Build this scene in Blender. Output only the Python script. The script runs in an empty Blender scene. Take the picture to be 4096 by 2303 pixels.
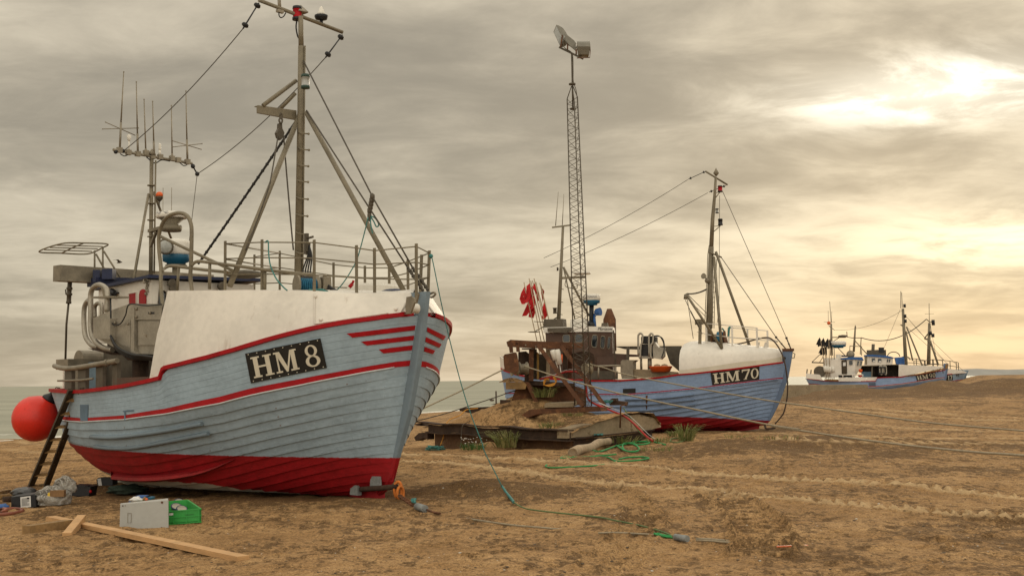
import bpy, bmesh, math, random
import numpy as np
from mathutils import Vector as V, Matrix
from mathutils.bvhtree import BVHTree
random.seed(7); RNG = np.random.default_rng(7)
SC = bpy.context.scene
COL = SC.collection
# ------------------------------------------------------------------ camera
FPX, CX, CY = 5000.0, 2048.0, 1151.5
CAM = V((0, 0, 1.7))
_p = math.atan(368.5 / FPX); _r = math.radians(0.73)
FW = V((0, math.cos(_p), math.sin(_p)))
_u = V((0, -math.sin(_p), math.cos(_p))); _x = V((1, 0, 0))
RT = math.cos(_r) * _x - math.sin(_r) * _u
UP = math.sin(_r) * _x + math.cos(_r) * _u
# reading frames used while measuring the photograph: origin and enlargement
ZR = {'A': (0, 900, 1.81), 'B': (1000, 900, 1.81), 'C': (0, 1500, 1.803), 'D': (1000, 1500, 1.803), 'E': (0, 200, 1.81),
      'F': (900, 0, 1.81), 'G': (900, 500, 1.81), 'H': (100, 900, 2.5857), 'I': (1600, 1200, 2.2625), 'J': (2200, 1100, 1.81),
      'K': (1950, 1050, 3.291), 'L': (2400, 600, 1.81), 'N': (2150, 50, 2.2277), 'O': (0, 0, .62866), 'P': (3150, 1130, 2.785),
      'Q': (1600, 1500, 1.8033), 'R': (2800, 1500, 1.8033), 'a': (0, 1860, 4.827), 'b': (450, 1940, 6.295), 'c': (180, 1380, 4.826),
      'd': (600, 830, 4.138), 'e': (2000, 1340, 4.525), 'g': (3200, 1380, 7.241), 'h': (3500, 1380, 6.44), 'i': (2500, 1250, 3.217),
      'S': (0, 0, 1.0)}
def Z(k, x, y):
    a = ZR[k]; return (a[0] + x / a[2], a[1] + y / a[2])
def ZL(k, *pts): return [Z(k, *p) for p in pts]
def ray(p):
    return (FW * FPX + RT * (p[0] - CX) - UP * (p[1] - CY)).normalized()
def proj(P):
    d = P - CAM; z = d.dot(FW)
    return (CX + FPX * d.dot(RT) / z, CY - FPX * d.dot(UP) / z)
def at_depth(p, Y):
    d = ray(p); return CAM + d * (Y / d.y)
def at_z(p, z):
    d = ray(p); return CAM + d * ((z - CAM.z) / d.z)
# ------------------------------------------------------------------ ground shape
SEA = -1.8
MOUND_PX = [(2700, 1640), (2950, 1625), (3080, 1600), (3150, 1583), (3197, 1573), (3240, 1561), (3290, 1554), (3360, 1550), (3430, 1546), (3480, 1548), (3545, 1552),
            (3600, 1548), (3660, 1540), (3710, 1526), (3760, 1522), (3810, 1528), (3860, 1540), (3920, 1528), (4000, 1522), (4096, 1522), (4400, 1530), (5200, 1540)]
_mx = np.array([(p[0] - CX) / FPX for p in MOUND_PX])
_mz = np.array([1.7 + 84 * ((1504 - .003 * (p[0] - 3300)) - p[1]) / FPX for p in MOUND_PX])
def sstep(a, b, x):
    t = np.clip((x - a) / (b - a), 0, 1); return t * t * (3 - 2 * t)
def lump(X, Y, px, h, rx, ry=None):
    ry = ry or rx
    return h * np.exp(-((X - px[0]) / rx) ** 2 - ((Y - px[1]) / ry) ** 2)
def vnoise(X, Y, s, seed):
    r = np.random.default_rng(seed); T = r.random((64, 64))
    x = X / s; y = Y / s
    xi = np.floor(x).astype(int); yi = np.floor(y).astype(int); fx = x - xi; fy = y - yi
    fx = fx * fx * (3 - 2 * fx); fy = fy * fy * (3 - 2 * fy)
    a = T[xi % 64, yi % 64]; b = T[(xi + 1) % 64, yi % 64]; c = T[xi % 64, (yi + 1) % 64]; d = T[(xi + 1) % 64, (yi + 1) % 64]
    return (a * (1 - fx) + b * fx) * (1 - fy) + (c * (1 - fx) + d * fx) * fy - .5
def G_base(X, Y):
    X = np.asarray(X, float); Y = np.asarray(Y, float)
    s = -.927 * X + .374 * Y
    q = s - 8.4
    z = -.0345 * np.where(q > 4, q, np.where(q < -4, 0, (q + 4) ** 2 / 16))
    far = sstep(1500, 2500, np.abs(X) + np.abs(Y))
    # rise towards the dunes on the right
    rt = sstep(3, 14, X - .02 * Y)
    z = z + rt * .42 * sstep(46, 76, Y) * (1 - sstep(150, 260, Y))
    az = X / np.maximum(Y, 1)
    crest = np.interp(az, _mx, _mz)
    w = sstep(.12, .2, az)
    prof = np.exp(-((Y - 84) / np.where(Y < 84, 6.0, 4.0)) ** 2)
    base_c = -.0345 * np.maximum(q, 0) + .42
    z = z + w * np.clip(crest - base_c, 0, 9) * prof
    ridge = np.exp(-((Y - 125) / 22) ** 2) * sstep(.33, .375, az) * 1.25
    z = z + ridge
    z = z + lump(X, Y, (-3.95, 16.05), .10, .42, .30)
    # sand heaps round the near boat and the platform
    z = z + lump(X, Y, (-.35, 19.6), .17, .8, .55) + lump(X, Y, (-1.1, 19.9), .10, .6, .5)
    z = z + lump(X, Y, (-.75, 34.5), .24, .55, .6) + lump(X, Y, (4.3, 34.0), .25, 1.0, 1.0)
    z = z + lump(X, Y, (7.0, 30.5), .26, 3.4, 1.7) + lump(X, Y, (4.6, 28.3), .10, 1.5, 1.0)
    return z * (1 - far) + far * (SEA - .7)
def Gs(x, y): return float(G_base(np.array([x]), np.array([y]))[0])
def ground(p, lift=0.0):
    d = ray(p); t = 4.0
    last = t
    while t < 400:
        P = CAM + d * t
        if P.z < Gs(P.x, P.y) + lift: break
        last = t; t *= 1.02
    a, b = last, t
    for _ in range(20):
        m = (a + b) / 2; P = CAM + d * m
        if P.z < Gs(P.x, P.y) + lift: b = m
        else: a = m
    return CAM + d * b
# ------------------------------------------------------------------ mesh builder
class MB:
    def __init__(s): s.v = []; s.f = []; s.m = []; s.uv = {}; s.sm = []
    def face(s, idx, m=0, uv=None, smooth=False):
        s.f.append(tuple(idx)); s.m.append(m); s.sm.append(smooth)
        if uv: s.uv[len(s.f) - 1] = uv
    def pts(s, P):
        n = len(s.v); s.v += [V(p) for p in P]; return list(range(n, n + len(P)))
    def poly(s, P, m=0, uv=None):
        s.face(s.pts(P), m, uv); return s
    def grid(s, rows, m=0, smooth=True, closed=False, uvs=None):
        n = len(s.v); w = len(rows[0])
        for r in rows: s.v += [V(p) for p in r]
        for i in range(len(rows) - 1):
            for j in range(w if closed else w - 1):
                k = (j + 1) % w
                uv = None
                if uvs: uv = [uvs[i][j], uvs[i][k], uvs[i + 1][k], uvs[i + 1][j]]
                s.face((n + i * w + j, n + i * w + k, n + (i + 1) * w + k, n + (i + 1) * w + j), m, uv, smooth)
        return s
    def prism(s, P, d, m=0):
        """polygon P extruded by vector d (closed solid)"""
        n = len(P); d = V(d)
        a = s.pts(P); b = s.pts([V(p) + d for p in P])
        s.face(a[::-1], m); s.face(b, m)
        for i in range(n):
            j = (i + 1) % n; s.face((a[i], a[j], b[j], b[i]), m)
        return s
    def box(s, c, ax, ay, az, m=0, taper=1.0):
        """box centred at c with HALF axes; taper scales the +az face"""
        c, ax, ay, az = V(c), V(ax), V(ay), V(az)
        lo = [c - az + ax * i + ay * j for i, j in ((-1, -1), (1, -1), (1, 1), (-1, 1))]
        hi = [c + az + (ax * i + ay * j) * taper for i, j in ((-1, -1), (1, -1), (1, 1), (-1, 1))]
        a = s.pts(lo); b = s.pts(hi)
        s.face(a[::-1], m); s.face(b, m)
        for i in range(4): s.face((a[i], a[(i + 1) % 4], b[(i + 1) % 4], b[i]), m)
        return s
    def bar(s, p0, p1, w, h, up=(0, 0, 1), m=0):
        """rectangular bar between two points, full width w and height h"""
        p0, p1 = V(p0), V(p1); d = p1 - p0; t = d.normalized(); u = V(up)
        x = t.cross(u)
        if x.length < 1e-4: x = t.cross(V((1, 0, 0)))
        x.normalize(); y = x.cross(t).normalized()
        return s.box((p0 + p1) / 2, x * w / 2, y * h / 2, d / 2, m)
    def tube(s, P, r, n=8, m=0, cap=True, closed=False):
        P = [V(p) for p in P]; k = len(P)
        if k < 2: return s
        R = r if isinstance(r, (list, tuple)) else [r] * k
        ring = []; prev = None
        for i in range(k):
            if closed: t = P[(i + 1) % k] - P[i - 1]
            else: t = P[min(i + 1, k - 1)] - P[max(i - 1, 0)]
            if t.length < 1e-9: t = V((0, 0, 1))
            t.normalize()
            if prev is None:
                a = V((0, 0, 1)) if abs(t.z) < .9 else V((1, 0, 0)); x = t.cross(a).normalized()
            else:
                x = prev - t * prev.dot(t)
                if x.length < 1e-5: x = t.cross(V((0, 0, 1)))
                x.normalize()
            prev = x; y = t.cross(x)
            ring.append(s.pts([P[i] + (x * math.cos(q) + y * math.sin(q)) * R[i] for q in [2 * math.pi * j / n for j in range(n)]]))
        for i in range(k if closed else k - 1):
            A, B = ring[i], ring[(i + 1) % k]
            for j in range(n): s.face((A[j], A[(j + 1) % n], B[(j + 1) % n], B[j]), m, None, n > 5)
        if cap and not closed: s.face(ring[0][::-1], m); s.face(ring[-1], m)
        return s
    def lathe(s, p0, ax, prof, n=16, m=0):
        """profile [(height, radius)] turned about the axis ax from p0"""
        p0, ax = V(p0), V(ax).normalized()
        a = V((0, 0, 1)) if abs(ax.z) < .9 else V((1, 0, 0)); x = ax.cross(a).normalized(); y = ax.cross(x)
        rows = [[p0 + ax * h + (x * math.cos(q) + y * math.sin(q)) * r for q in [2 * math.pi * j / n for j in range(n)]] for h, r in prof]
        mm = m if isinstance(m, (list, tuple)) else [m] * (len(rows) - 1)
        rr = [s.pts(r) for r in rows]
        for i in range(len(rr) - 1):
            for j in range(n): s.face((rr[i][j], rr[i][(j + 1) % n], rr[i + 1][(j + 1) % n], rr[i + 1][j]), mm[i], None, True)
        s.face(rr[0][::-1], mm[0]); s.face(rr[-1], mm[-1])
        return s
    def ball(s, c, r, n=12, m=0, sq=(1, 1, 1)):
        c = V(c); rows = []
        for i in range(n // 2 + 1):
            th = math.pi * i / (n // 2)
            rows.append([c + V((r * sq[0] * max(math.sin(th), 1e-3) * math.cos(q), r * sq[1] * max(math.sin(th), 1e-3) * math.sin(q), r * sq[2] * math.cos(th))) for q in [2 * math.pi * j / n for j in range(n)]])
        return s.grid(rows, m, True, True)
    def thick(s, rows, nrm, t, m=0):
        """sheet of points given real thickness t along nrm (a vector or per-point function)"""
        f = nrm if callable(nrm) else (lambda p: V(nrm))
        back = [[V(p) + f(p) * t for p in r] for r in rows]
        s.grid(rows, m, True); s.grid([r[::-1] for r in back], m, True)
        n = len(rows); w = len(rows[0])
        for a, b in ((rows[0], back[0]), (rows[-1], back[-1])): s.grid([a, b], m, False)
        s.grid([[rows[i][0] for i in range(n)], [back[i][0] for i in range(n)]], m, False)
        s.grid([[rows[i][w - 1] for i in range(n)], [back[i][w - 1] for i in range(n)]], m, False)
        return s
    def clear(s): return not s.f
def curve(P, n=6, closed=False):
    """Catmull-Rom through points"""
    P = [V(p) for p in P]; k = len(P); out = []
    if k < 3: return P
    for i in range(k if closed else k - 1):
        a = P[i - 1] if (i or closed) else P[0] * 2 - P[1]
        b = P[i]; c = P[(i + 1) % k]; d = P[(i + 2) % k] if (closed or i + 2 < k) else P[-1] * 2 - P[-2]
        for j in range(n):
            t = j / n; out.append(.5 * ((2 * b) + (c - a) * t + (2 * a - 5 * b + 4 * c - d) * t * t + (3 * b - a - 3 * c + d) * t ** 3))
    if not closed: out.append(P[-1])
    return out
def sag(a, b, s, n=14):
    a, b = V(a), V(b)
    return [a.lerp(b, i / n) - V((0, 0, 4 * s * (i / n) * (1 - i / n))) for i in range(n + 1)]
def root_loc(o):
    while o.parent: o = o.parent
    return o.location
def tag(o, label=None, cat=None, group=None, kind=None):
    if label: o['label'] = label
    if cat: o['category'] = cat
    if group: o['group'] = group
    if kind: o['kind'] = kind
    return o
def thing(name, loc, label, cat, group=None):
    o = bpy.data.objects.new(name, None); COL.objects.link(o); o.location = V(loc); o.empty_display_size = .3
    return tag(o, label, cat, group)
def part(name, mb, mats, parent=None, label=None, loc=None):
    if not isinstance(mats, (list, tuple)): mats = [mats]
    off = V(root_loc(parent)) if parent else V(loc or (0, 0, 0))
    me = bpy.data.meshes.new(name)
    me.from_pydata([tuple(p - off) for p in mb.v], [], mb.f)
    for x in mats: me.materials.append(x)
    if len(mats) > 1: me.polygons.foreach_set('material_index', mb.m)
    me.polygons.foreach_set('use_smooth', mb.sm)
    if mb.uv:
        L = me.uv_layers.new(name='UVMap')
        for p in me.polygons:
            uv = mb.uv.get(p.index)
            if uv:
                for q, li in enumerate(p.loop_indices): L.data[li].uv = uv[q]
    me.validate(); me.update()
    o = bpy.data.objects.new(name, me); COL.objects.link(o)
    if parent: o.parent = parent
    else: o.location = off
    if label: o['label'] = label
    return o
def solo(name, mb, mats, label, cat, group=None, kind=None, loc=None):
    if loc is None:
        xs = [p.x for p in mb.v]; ys = [p.y for p in mb.v]; zs = [p.z for p in mb.v]
        loc = ((min(xs) + max(xs)) / 2, (min(ys) + max(ys)) / 2, min(zs))
    return tag(part(name, mb, mats, None, None, loc), label, cat, group, kind)
def fix_normals(o):
    bm = bmesh.new(); bm.from_mesh(o.data); bmesh.ops.recalc_face_normals(bm, faces=bm.faces); bm.to_mesh(o.data); bm.free()
# ------------------------------------------------------------------ materials
class NT:
    def __init__(s, t): s.t = t
    def n(s, typ, **kw):
        x = s.t.nodes.new(typ)
        for k, v in kw.items():
            if k.startswith('i_'):
                key = k[2:]; key = int(key) if key.isdigit() else key.replace('_', ' ')
                sock = x.inputs[key]
                if hasattr(v, 'bl_idname') or isinstance(v, bpy.types.NodeSocket): s.t.links.new(v, sock)
                else: sock.default_value = v
            else: setattr(x, k, v)
        return x
    def math(s, op, a, b=0.0, clamp=False):
        x = s.t.nodes.new('ShaderNodeMath'); x.operation = op; x.use_clamp = clamp
        for i, q in enumerate((a, b)):
            if isinstance(q, bpy.types.NodeSocket): s.t.links.new(q, x.inputs[i])
            else: x.inputs[i].default_value = q
        return x.outputs[0]
    def mix(s, f, a, b, typ='MIX'):
        x = s.t.nodes.new('ShaderNodeMix'); x.data_type = 'RGBA'; x.blend_type = typ; x.clamp_factor = True
        for k, q in ((0, f), (6, a), (7, b)):
            if isinstance(q, bpy.types.NodeSocket): s.t.links.new(q, x.inputs[k])
            else: x.inputs[k].default_value = q if k == 0 else (tuple(q) + (1,))[:4]
        return x.outputs[2]
    def noise(s, vec, scale, detail=4, rough=.55, dist=0):
        x = s.n('ShaderNodeTexNoise', i_Scale=scale, i_Detail=detail, i_Roughness=rough, i_Distortion=dist)
        if vec is not None: s.t.links.new(vec, x.inputs['Vector'])
        return x.outputs[0]
    def ramp(s, f, stops, interp='LINEAR'):
        x = s.t.nodes.new('ShaderNodeValToRGB'); x.color_ramp.interpolation = interp
        e = x.color_ramp.elements
        while len(e) < len(stops): e.new(.5)
        for q, (p, c) in zip(e, stops):
            q.position = p; q.color = (tuple(c) + (1,))[:4] if isinstance(c, (tuple, list)) else (c, c, c, 1)
        s.t.links.new(f, x.inputs[0]); return x.outputs[0]
    def step(s, f, a, b):
        x = s.n('ShaderNodeMapRange', i_Value=f, i_1=a, i_2=b); x.clamp = True; x.interpolation_type = 'SMOOTHSTEP'; return x.outputs[0]
def new_mat(name):
    m = bpy.data.materials.new(name); m.use_nodes = True
    t = NT(m.node_tree); b = m.node_tree.nodes['Principled BSDF']
    return m, t, b
def lk(t, a, b): t.t.links.new(a, b)
def mat(name, col, rough=.6, metal=0, var=.18, vs=2.5, col2=None, amt=.5, s2=6, bump=.0, bs=40, stretch=None, spec=.4, trans=0, streak=0):
    """painted / worn surface: two-scale tint variation, optional patches of a second colour, bump"""
    m, t, b = new_mat(name)
    co = t.n('ShaderNodeTexCoord').outputs['Object']
    if stretch:
        mp = t.n('ShaderNodeMapping', i_Vector=co, i_Scale=stretch); co = mp.outputs[0]
    n1 = t.noise(co, vs, 5); n2 = t.noise(co, vs * 9, 3)
    k = t.math('ADD', t.math('MULTIPLY', n1, .65), t.math('MULTIPLY', n2, .35))
    f = t.step(k, .3, .7)
    lo = tuple(c * (1 - var) for c in col); hi = tuple(min(1, c * (1 + var * .8)) for c in col)
    c = t.mix(f, lo, hi)
    if col2:
        n3 = t.noise(co, s2, 7, .68)
        w = t.step(n3, 1 - amt - .03, 1 - amt + .06)
        c = t.mix(w, c, col2)
        r = t.math('ADD', t.math('MULTIPLY', w, .85 - rough), rough); lk(t, r, b.inputs['Roughness'])
        if metal: lk(t, t.math('MULTIPLY', t.math('SUBTRACT', 1.0, w), metal), b.inputs['Metallic'])
    else:
        b.inputs['Roughness'].default_value = rough; b.inputs['Metallic'].default_value = metal
    if streak:
        vs_ = t.n('ShaderNodeMapping', i_Vector=co, i_Scale=(6, 6, .45)).outputs[0]
        sk = t.step(t.noise(vs_, 1.3, 5, .6), .60, .78)
        c = t.mix(t.math('MULTIPLY', sk, streak), c, (.24, .15, .075))
    lk(t, c, b.inputs['Base Color']); b.inputs['Specular IOR Level'].default_value = spec
    if trans: b.inputs['Alpha'].default_value = 1 - trans
    if bump:
        n4 = t.noise(co, bs, 4, .6)
        bp = t.n('ShaderNodeBump', i_Height=n4, i_Strength=bump, i_Distance=.02); lk(t, bp.outputs[0], b.inputs['Normal'])
    return m
def hull_mat(name, blue, red, A, wl, base=(.55, .5, .42), wear=.28, rust=(.16, .06, .02), lap=1.0, planks=6, pale=None, lap_shade=(.455, .485)):
    """painted planking: blue above a sloping waterline, antifouling red below, pale primer at the very bottom"""
    m, t, b = new_mat(name)
    co = t.n('ShaderNodeTexCoord').outputs['Object']
    uv = t.n('ShaderNodeTexCoord').outputs['UV']
    s = t.n('ShaderNodeSeparateXYZ', i_0=co)
    u = t.math('ADD', t.math('MULTIPLY', s.outputs[0], A.x), t.math('MULTIPLY', s.outputs[1], A.y))
    n1 = t.noise(co, 1.7, 5); n2 = t.noise(co, 14, 4); nf = t.noise(co, 5, 7, .7)
    # along-plank grain: noise in (length, strake) space
    mp = t.n('ShaderNodeMapping', i_Vector=uv, i_Scale=(.9, 1, 1)).outputs[0]
    ng = t.noise(mp, 3.0, 5, .6)
    k = t.math('ADD', t.math('MULTIPLY', n1, .4), t.math('ADD', t.math('MULTIPLY', n2, .25), t.math('MULTIPLY', ng, .35)))
    f = t.step(k, .32, .66)
    cb = t.mix(f, tuple(c * .80 for c in blue), tuple(c * 1.16 for c in blue))
    # plank seams on the carvel topsides (strake number in uv.y; uv.y above 100 marks the topsides)
    su = t.n('ShaderNodeSeparateXYZ', i_0=uv)
    fr = t.math('FRACT', su.outputs[1])
    seam = t.math('MINIMUM', fr, t.math('SUBTRACT', 1.0, fr))
    wob = t.math('MULTIPLY', t.noise(co, 2.2, 3), .05)
    line = t.math('SUBTRACT', 1.0, t.step(seam, t.math('SUBTRACT', wob, .018), t.math('ADD', wob, .012)))
    top = t.step(su.outputs[1], 99.0, 99.9)
    line = t.math('MULTIPLY', line, top)
    cb = t.mix(t.math('MULTIPLY', line, .55), cb, tuple(c * .38 for c in blue))
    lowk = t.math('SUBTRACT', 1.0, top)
    lap_shade = t.math('MULTIPLY', t.step(t.math('ABSOLUTE', t.math('SUBTRACT', fr, .5)), lap_shade[0], lap_shade[1]), lowk)  # dark line along strake edges paints in the shade under each lap
    cb = t.mix(t.math('MULTIPLY', lap_shade, .62), cb, tuple(c * .34 for c in blue))
    # worn paint: grey wood and rust weeps
    wr = t.step(nf, 1 - wear, 1 - wear + .07)
    cb = t.mix(t.math('MULTIPLY', wr, .5), cb, tuple(c * .5 + .06 for c in blue))
    vs = t.n('ShaderNodeMapping', i_Vector=co, i_Scale=(7, 7, .5)).outputs[0]
    st = t.step(t.noise(vs, 1.6, 4), .66, .8)
    cb = t.mix(t.math('MULTIPLY', st, .26), cb, (.34, .30, .23))
    v2 = t.n('ShaderNodeMapping', i_Vector=co, i_Scale=(16, 16, .8)).outputs[0]
    s2_ = t.math('MULTIPLY', t.step(t.noise(v2, 1.1, 3), .70, .80), t.step(t.noise(co, .8, 3), .48, .62))
    cb = t.mix(t.math('MULTIPLY', s2_, .5), cb, (.26, .155, .075))
    scf = t.math('MULTIPLY', t.step(t.noise(t.n('ShaderNodeMapping', i_Vector=uv, i_Scale=(5, .7, 1)).outputs[0], 2.0, 6, .7), .64, .70), .35)
    cb = t.mix(scf, cb, tuple(min(1, c * 1.5 + .05) for c in blue))
    # dark fastenings along each strake: cells one plank wide
    pu = t.n('ShaderNodeMapping', i_Vector=uv, i_Scale=(3.4, 1, 1)).outputs[0]
    sp = t.n('ShaderNodeSeparateXYZ', i_0=pu)
    a1 = t.math('ABSOLUTE', t.math('SUBTRACT', t.math('FRACT', sp.outputs[0]), .5))
    a2 = t.math('ABSOLUTE', t.math('SUBTRACT', t.math('FRACT', sp.outputs[1]), .8))
    dd = t.math('ADD', t.math('MULTIPLY', a1, a1), t.math('MULTIPLY', t.math('MULTIPLY', a2, a2), .35))
    nail = t.math('SUBTRACT', 1.0, t.step(dd, .0012, .0035))
    low = t.math('SUBTRACT', 1.0, top)
    rz = t.step(t.noise(co, 1.1, 2), .6, .66)
    cb = t.mix(t.math('MULTIPLY', t.math('MULTIPLY', nail, low), t.math('MULTIPLY', rz, .6)), cb, rust)
    cr = t.mix(f, tuple(c * .62 for c in red), tuple(c * 1.15 for c in red))
    # under-layer showing through the antifouling in patches
    cr = t.mix(t.math('MULTIPLY', t.step(nf, .66, .72), .5), cr, (.14, .035, .02))
    h = t.math('SUBTRACT', s.outputs[2], t.math('ADD', wl[0], t.math('MULTIPLY', u, wl[1])))
    if len(wl) > 2: h = t.math('SUBTRACT', h, t.math('MULTIPLY', t.math('MULTIPLY', u, u), wl[2]))
    hn = t.math('ADD', h, t.math('MULTIPLY', t.math('SUBTRACT', n2, .5), .03))
    c = t.mix(t.step(hn, -.008, .008), cr, cb)
    if pale is not None:
        hp = t.math('ADD', t.math('ADD', t.math('SUBTRACT', h, pale), t.math('MULTIPLY', t.math('SUBTRACT', 1.0, t.step(u, -3.0, -1.4)), .3)), t.math('MULTIPLY', t.math('SUBTRACT', nf, .5), .10))
        c = t.mix(t.step(hp, -.01, .01), base, c)
    lk(t, c, b.inputs['Base Color'])
    lk(t, t.math('ADD', .42, t.math('MULTIPLY', k, .3)), b.inputs['Roughness']); b.inputs['Specular IOR Level'].default_value = .35
    hb = t.math('SUBTRACT', t.math('ADD', t.math('MULTIPLY', n2, .35), t.math('MULTIPLY', t.noise(co, 40, 3), .2)), t.math('MULTIPLY', line, .9))
    hb = t.math('ADD', hb, t.math('MULTIPLY', t.math('MULTIPLY', nail, low), .5))
    bp = t.n('ShaderNodeBump', i_Height=hb, i_Strength=.5, i_Distance=.012); lk(t, bp.outputs[0], b.inputs['Normal'])
    return m
def bag_material():
    m, t, b = new_mat('translucent_plastic_film')
    co = t.n('ShaderNodeTexCoord').outputs['Object']
    n = t.noise(co, 5, 5, .6, 1.5); r1 = t.math('ABSOLUTE', t.math('SUBTRACT', n, .5)); n2 = t.noise(co, 13, 4, .6, 2.0); r2 = t.math('ABSOLUTE', t.math('SUBTRACT', n2, .5))
    k = t.step(t.noise(co, 3.2, 4), .38, .6)
    c = t.mix(k, (.10, .085, .06), (.46, .42, .35)); c = t.mix(t.math('MULTIPLY', t.math('SUBTRACT', 1.0, t.step(r1, .0, .05)), .6), c, (.75, .72, .66))
    lk(t, c, b.inputs['Base Color']); b.inputs['Roughness'].default_value = .2; b.inputs['Specular IOR Level'].default_value = .8; b.inputs['Alpha'].default_value = .72
    h = t.math('ADD', t.math('MULTIPLY', r1, -1.6), t.math('MULTIPLY', r2, -.8))
    bp = t.n('ShaderNodeBump', i_Height=h, i_Strength=1.0, i_Distance=.06); lk(t, bp.outputs[0], b.inputs['Normal'])
    return m
RUST = (.105, .042, .017)
M = {}
def setup_materials():
    M['white'] = mat('white_paint', (.66, .61, .53), .45, 0, .12, 1.0, (.42, .33, .21), .29, 3.2, .16, 14, streak=.34)
    M['white_clean'] = mat('white_plastic', (.66, .62, .54), .4, 0, .07, 3, (.40, .35, .26), .22, 6, .05, 30)
    M['red'] = mat('red_paint', (.34, .006, .010), .55, 0, .22, 4, (.16, .02, .015), .28, 9, .2, 30, spec=.2)
    M['galv'] = mat('galvanised_steel', (.235, .20, .145), .5, .4, .25, 6, (.20, .135, .075), .33, 9, .1, 60)
    M['galv_dark'] = mat('dark_galvanised_steel', (.10, .082, .058), .55, .4, .25, 6, (.12, .065, .03), .36, 9, .1, 60)
    M['mast'] = mat('mast_steel', (.19, .158, .105), .55, .25, .25, 3, (.15, .08, .03), .34, 5, .1, 40)
    M['stainless'] = mat('stainless_steel', (.34, .305, .245), .46, .6, .25, 3, (.17, .125, .075), .33, 5, .06, 40)
    M['rust'] = mat('rusted_steel', RUST, .85, 0, .42, 3, (.185, .078, .030), .42, 5, .6, 22)
    M['antifoul'] = mat('red_antifouling', (.27, .008, .010), .6, 0, .25, 4, (.15, .03, .02), .3, 7, .2, 30)
    M['rust_wall'] = mat('stained_rust_wall', (.10, .050, .022), .9, 0, .45, 2.2, (.20, .115, .05), .42, 4, .8, 16)
    M['rust_dark'] = mat('dark_rusted_steel', (.050, .028, .016), .9, 0, .5, 4, (.13, .055, .02), .36, 7, .8, 24)
    M['black'] = mat('black_plastic', (.012, .012, .013), .45, 0, .3, 4, None, .5, 6, .1, 30)
    M['rubber'] = mat('black_rubber', (.02, .019, .018), .6, 0, .3, 6, None, .5, 6, .15, 30)
    M['board'] = mat('black_board', (.013, .012, .010), .5, 0, .3, 3, (.035, .028, .02), .3, 8, .1, 30)
    M['letter'] = mat('cream_letter_paint', (.60, .55, .43), .55, 0, .1, 6, (.35, .27, .16), .27, 12, .1, 30)
    M['navy'] = mat('navy_paint', (.009, .015, .05), .5, 0, .3, 5, (.04, .04, .06), .35, 8)
    M['blue'] = mat('mid_blue_paint', (.03, .10, .28), .5, 0, .2, 5, (.10, .12, .14), .3, 8)
    M['radar_blue'] = mat('radar_blue_paint', (.008, .085, .15), .45, 0, .15, 5)
    M['dark_glass'] = mat('dark_window_glass', (.012, .016, .018), .08, 0, .3, 2, None, spec=.7)
    M['glass'] = mat('pale_lens_glass', (.30, .30, .27), .12, 0, .2, 8, None, spec=.7)
    M['orange'] = mat('orange_plastic', (.62, .10, .012), .4, 0, .12, 5)
    M['buoy'] = mat('orange_red_buoy_vinyl', (.66, .026, .012), .40, 0, .12, 3, (.52, .035, .02), .34, 3, .05, 60)
    M['flag'] = mat('red_flag_cloth', (.50, .012, .014), .8, 0, .22, 6, (.38, .02, .02), .4, 5, .2, 60)
    M['flag_black'] = mat('black_flag_cloth', (.012, .011, .011), .9, 0, .3, 6)
    M['wood'] = mat('fresh_pine', (.50, .29, .125), .7, 0, .22, 2, (.30, .15, .055), .27, 3, .2, 18, stretch=(1.2, 1.2, 8))
    M['wood_old'] = mat('weathered_timber', (.26, .155, .06), .8, 0, .3, 3, (.11, .07, .032), .42, 5, .4, 18)
    M['wood_dark'] = mat('dark_ladder_wood', (.060, .044, .026), .85, 0, .35, 6, (.12, .085, .045), .36, 9, .3, 30)
    M['drift'] = mat('bleached_driftwood', (.34, .25, .155), .85, 0, .3, 5, (.17, .11, .06), .36, 8, .5, 20)
    M['green'] = mat('green_crate_plastic', (.035, .30, .055), .45, 0, .15, 5, (.03, .19, .05), .3, 7)
    M['rope_green'] = mat('green_rope', (.02, .24, .06), .7, 0, .3, 20, None, .5, 6, .4, 120)
    M['rope_teal'] = mat('teal_rope', (.05, .19, .17), .7, 0, .3, 20, None, .5, 6, .4, 120)
    M['rope_olive'] = mat('olive_rope', (.10, .15, .05), .7, 0, .3, 20, None, .5, 6, .4, 120)
    M['rope_blue'] = mat('blue_rope', (.012, .11, .19), .7, 0, .3, 20, None, .5, 6, .4, 120)
    M['rope_yellow'] = mat('yellow_line', (.58, .26, .03), .7, 0, .2, 20)
    M['wire'] = mat('steel_wire_rope', (.30, .245, .16), .65, .0, .3, 25, (.12, .075, .035), .35, 14, .5, 160)
    M['stay'] = mat('dark_stay_wire', (.075, .062, .045), .6, .3, .3, 20)
    M['hose'] = mat('red_hose', (.32, .016, .010), .5, 0, .2, 8, (.2, .04, .02), .3, 9)
    M['concrete'] = mat('weathered_concrete', (.27, .205, .125), .9, 0, .25, 2, (.16, .115, .06), .4, 4, .7, 12)
    M['net'] = mat('dark_net', (.018, .018, .02), .9, 0, .4, 8, None, .5, 6, .8, 60)
    M['grey_panel'] = mat('grey_painted_steel', (.33, .32, .285), .5, 0, .08, 2, (.25, .215, .16), .28, 5, .05, 40)
    M['brown'] = mat('brown_wheelhouse_wood', (.085, .045, .028), .6, 0, .25, 3, (.05, .03, .02), .36, 6, .2, 30)
    M['bag'] = bag_material()
    M['bag_dark'] = mat('black_bin_bag', (.02, .019, .018), .3, 0, .3, 4, None, .5, 6, .8, 9, spec=.6)
    M['grass'] = mat('marram_blade', (.15, .16, .04), .7, 0, .4, 6, (.30, .25, .10), .45, 3)
    M['weed'] = mat('weed_leaf', (.055, .11, .02), .7, 0, .4, 8)
    M['sandheap'] = None
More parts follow.
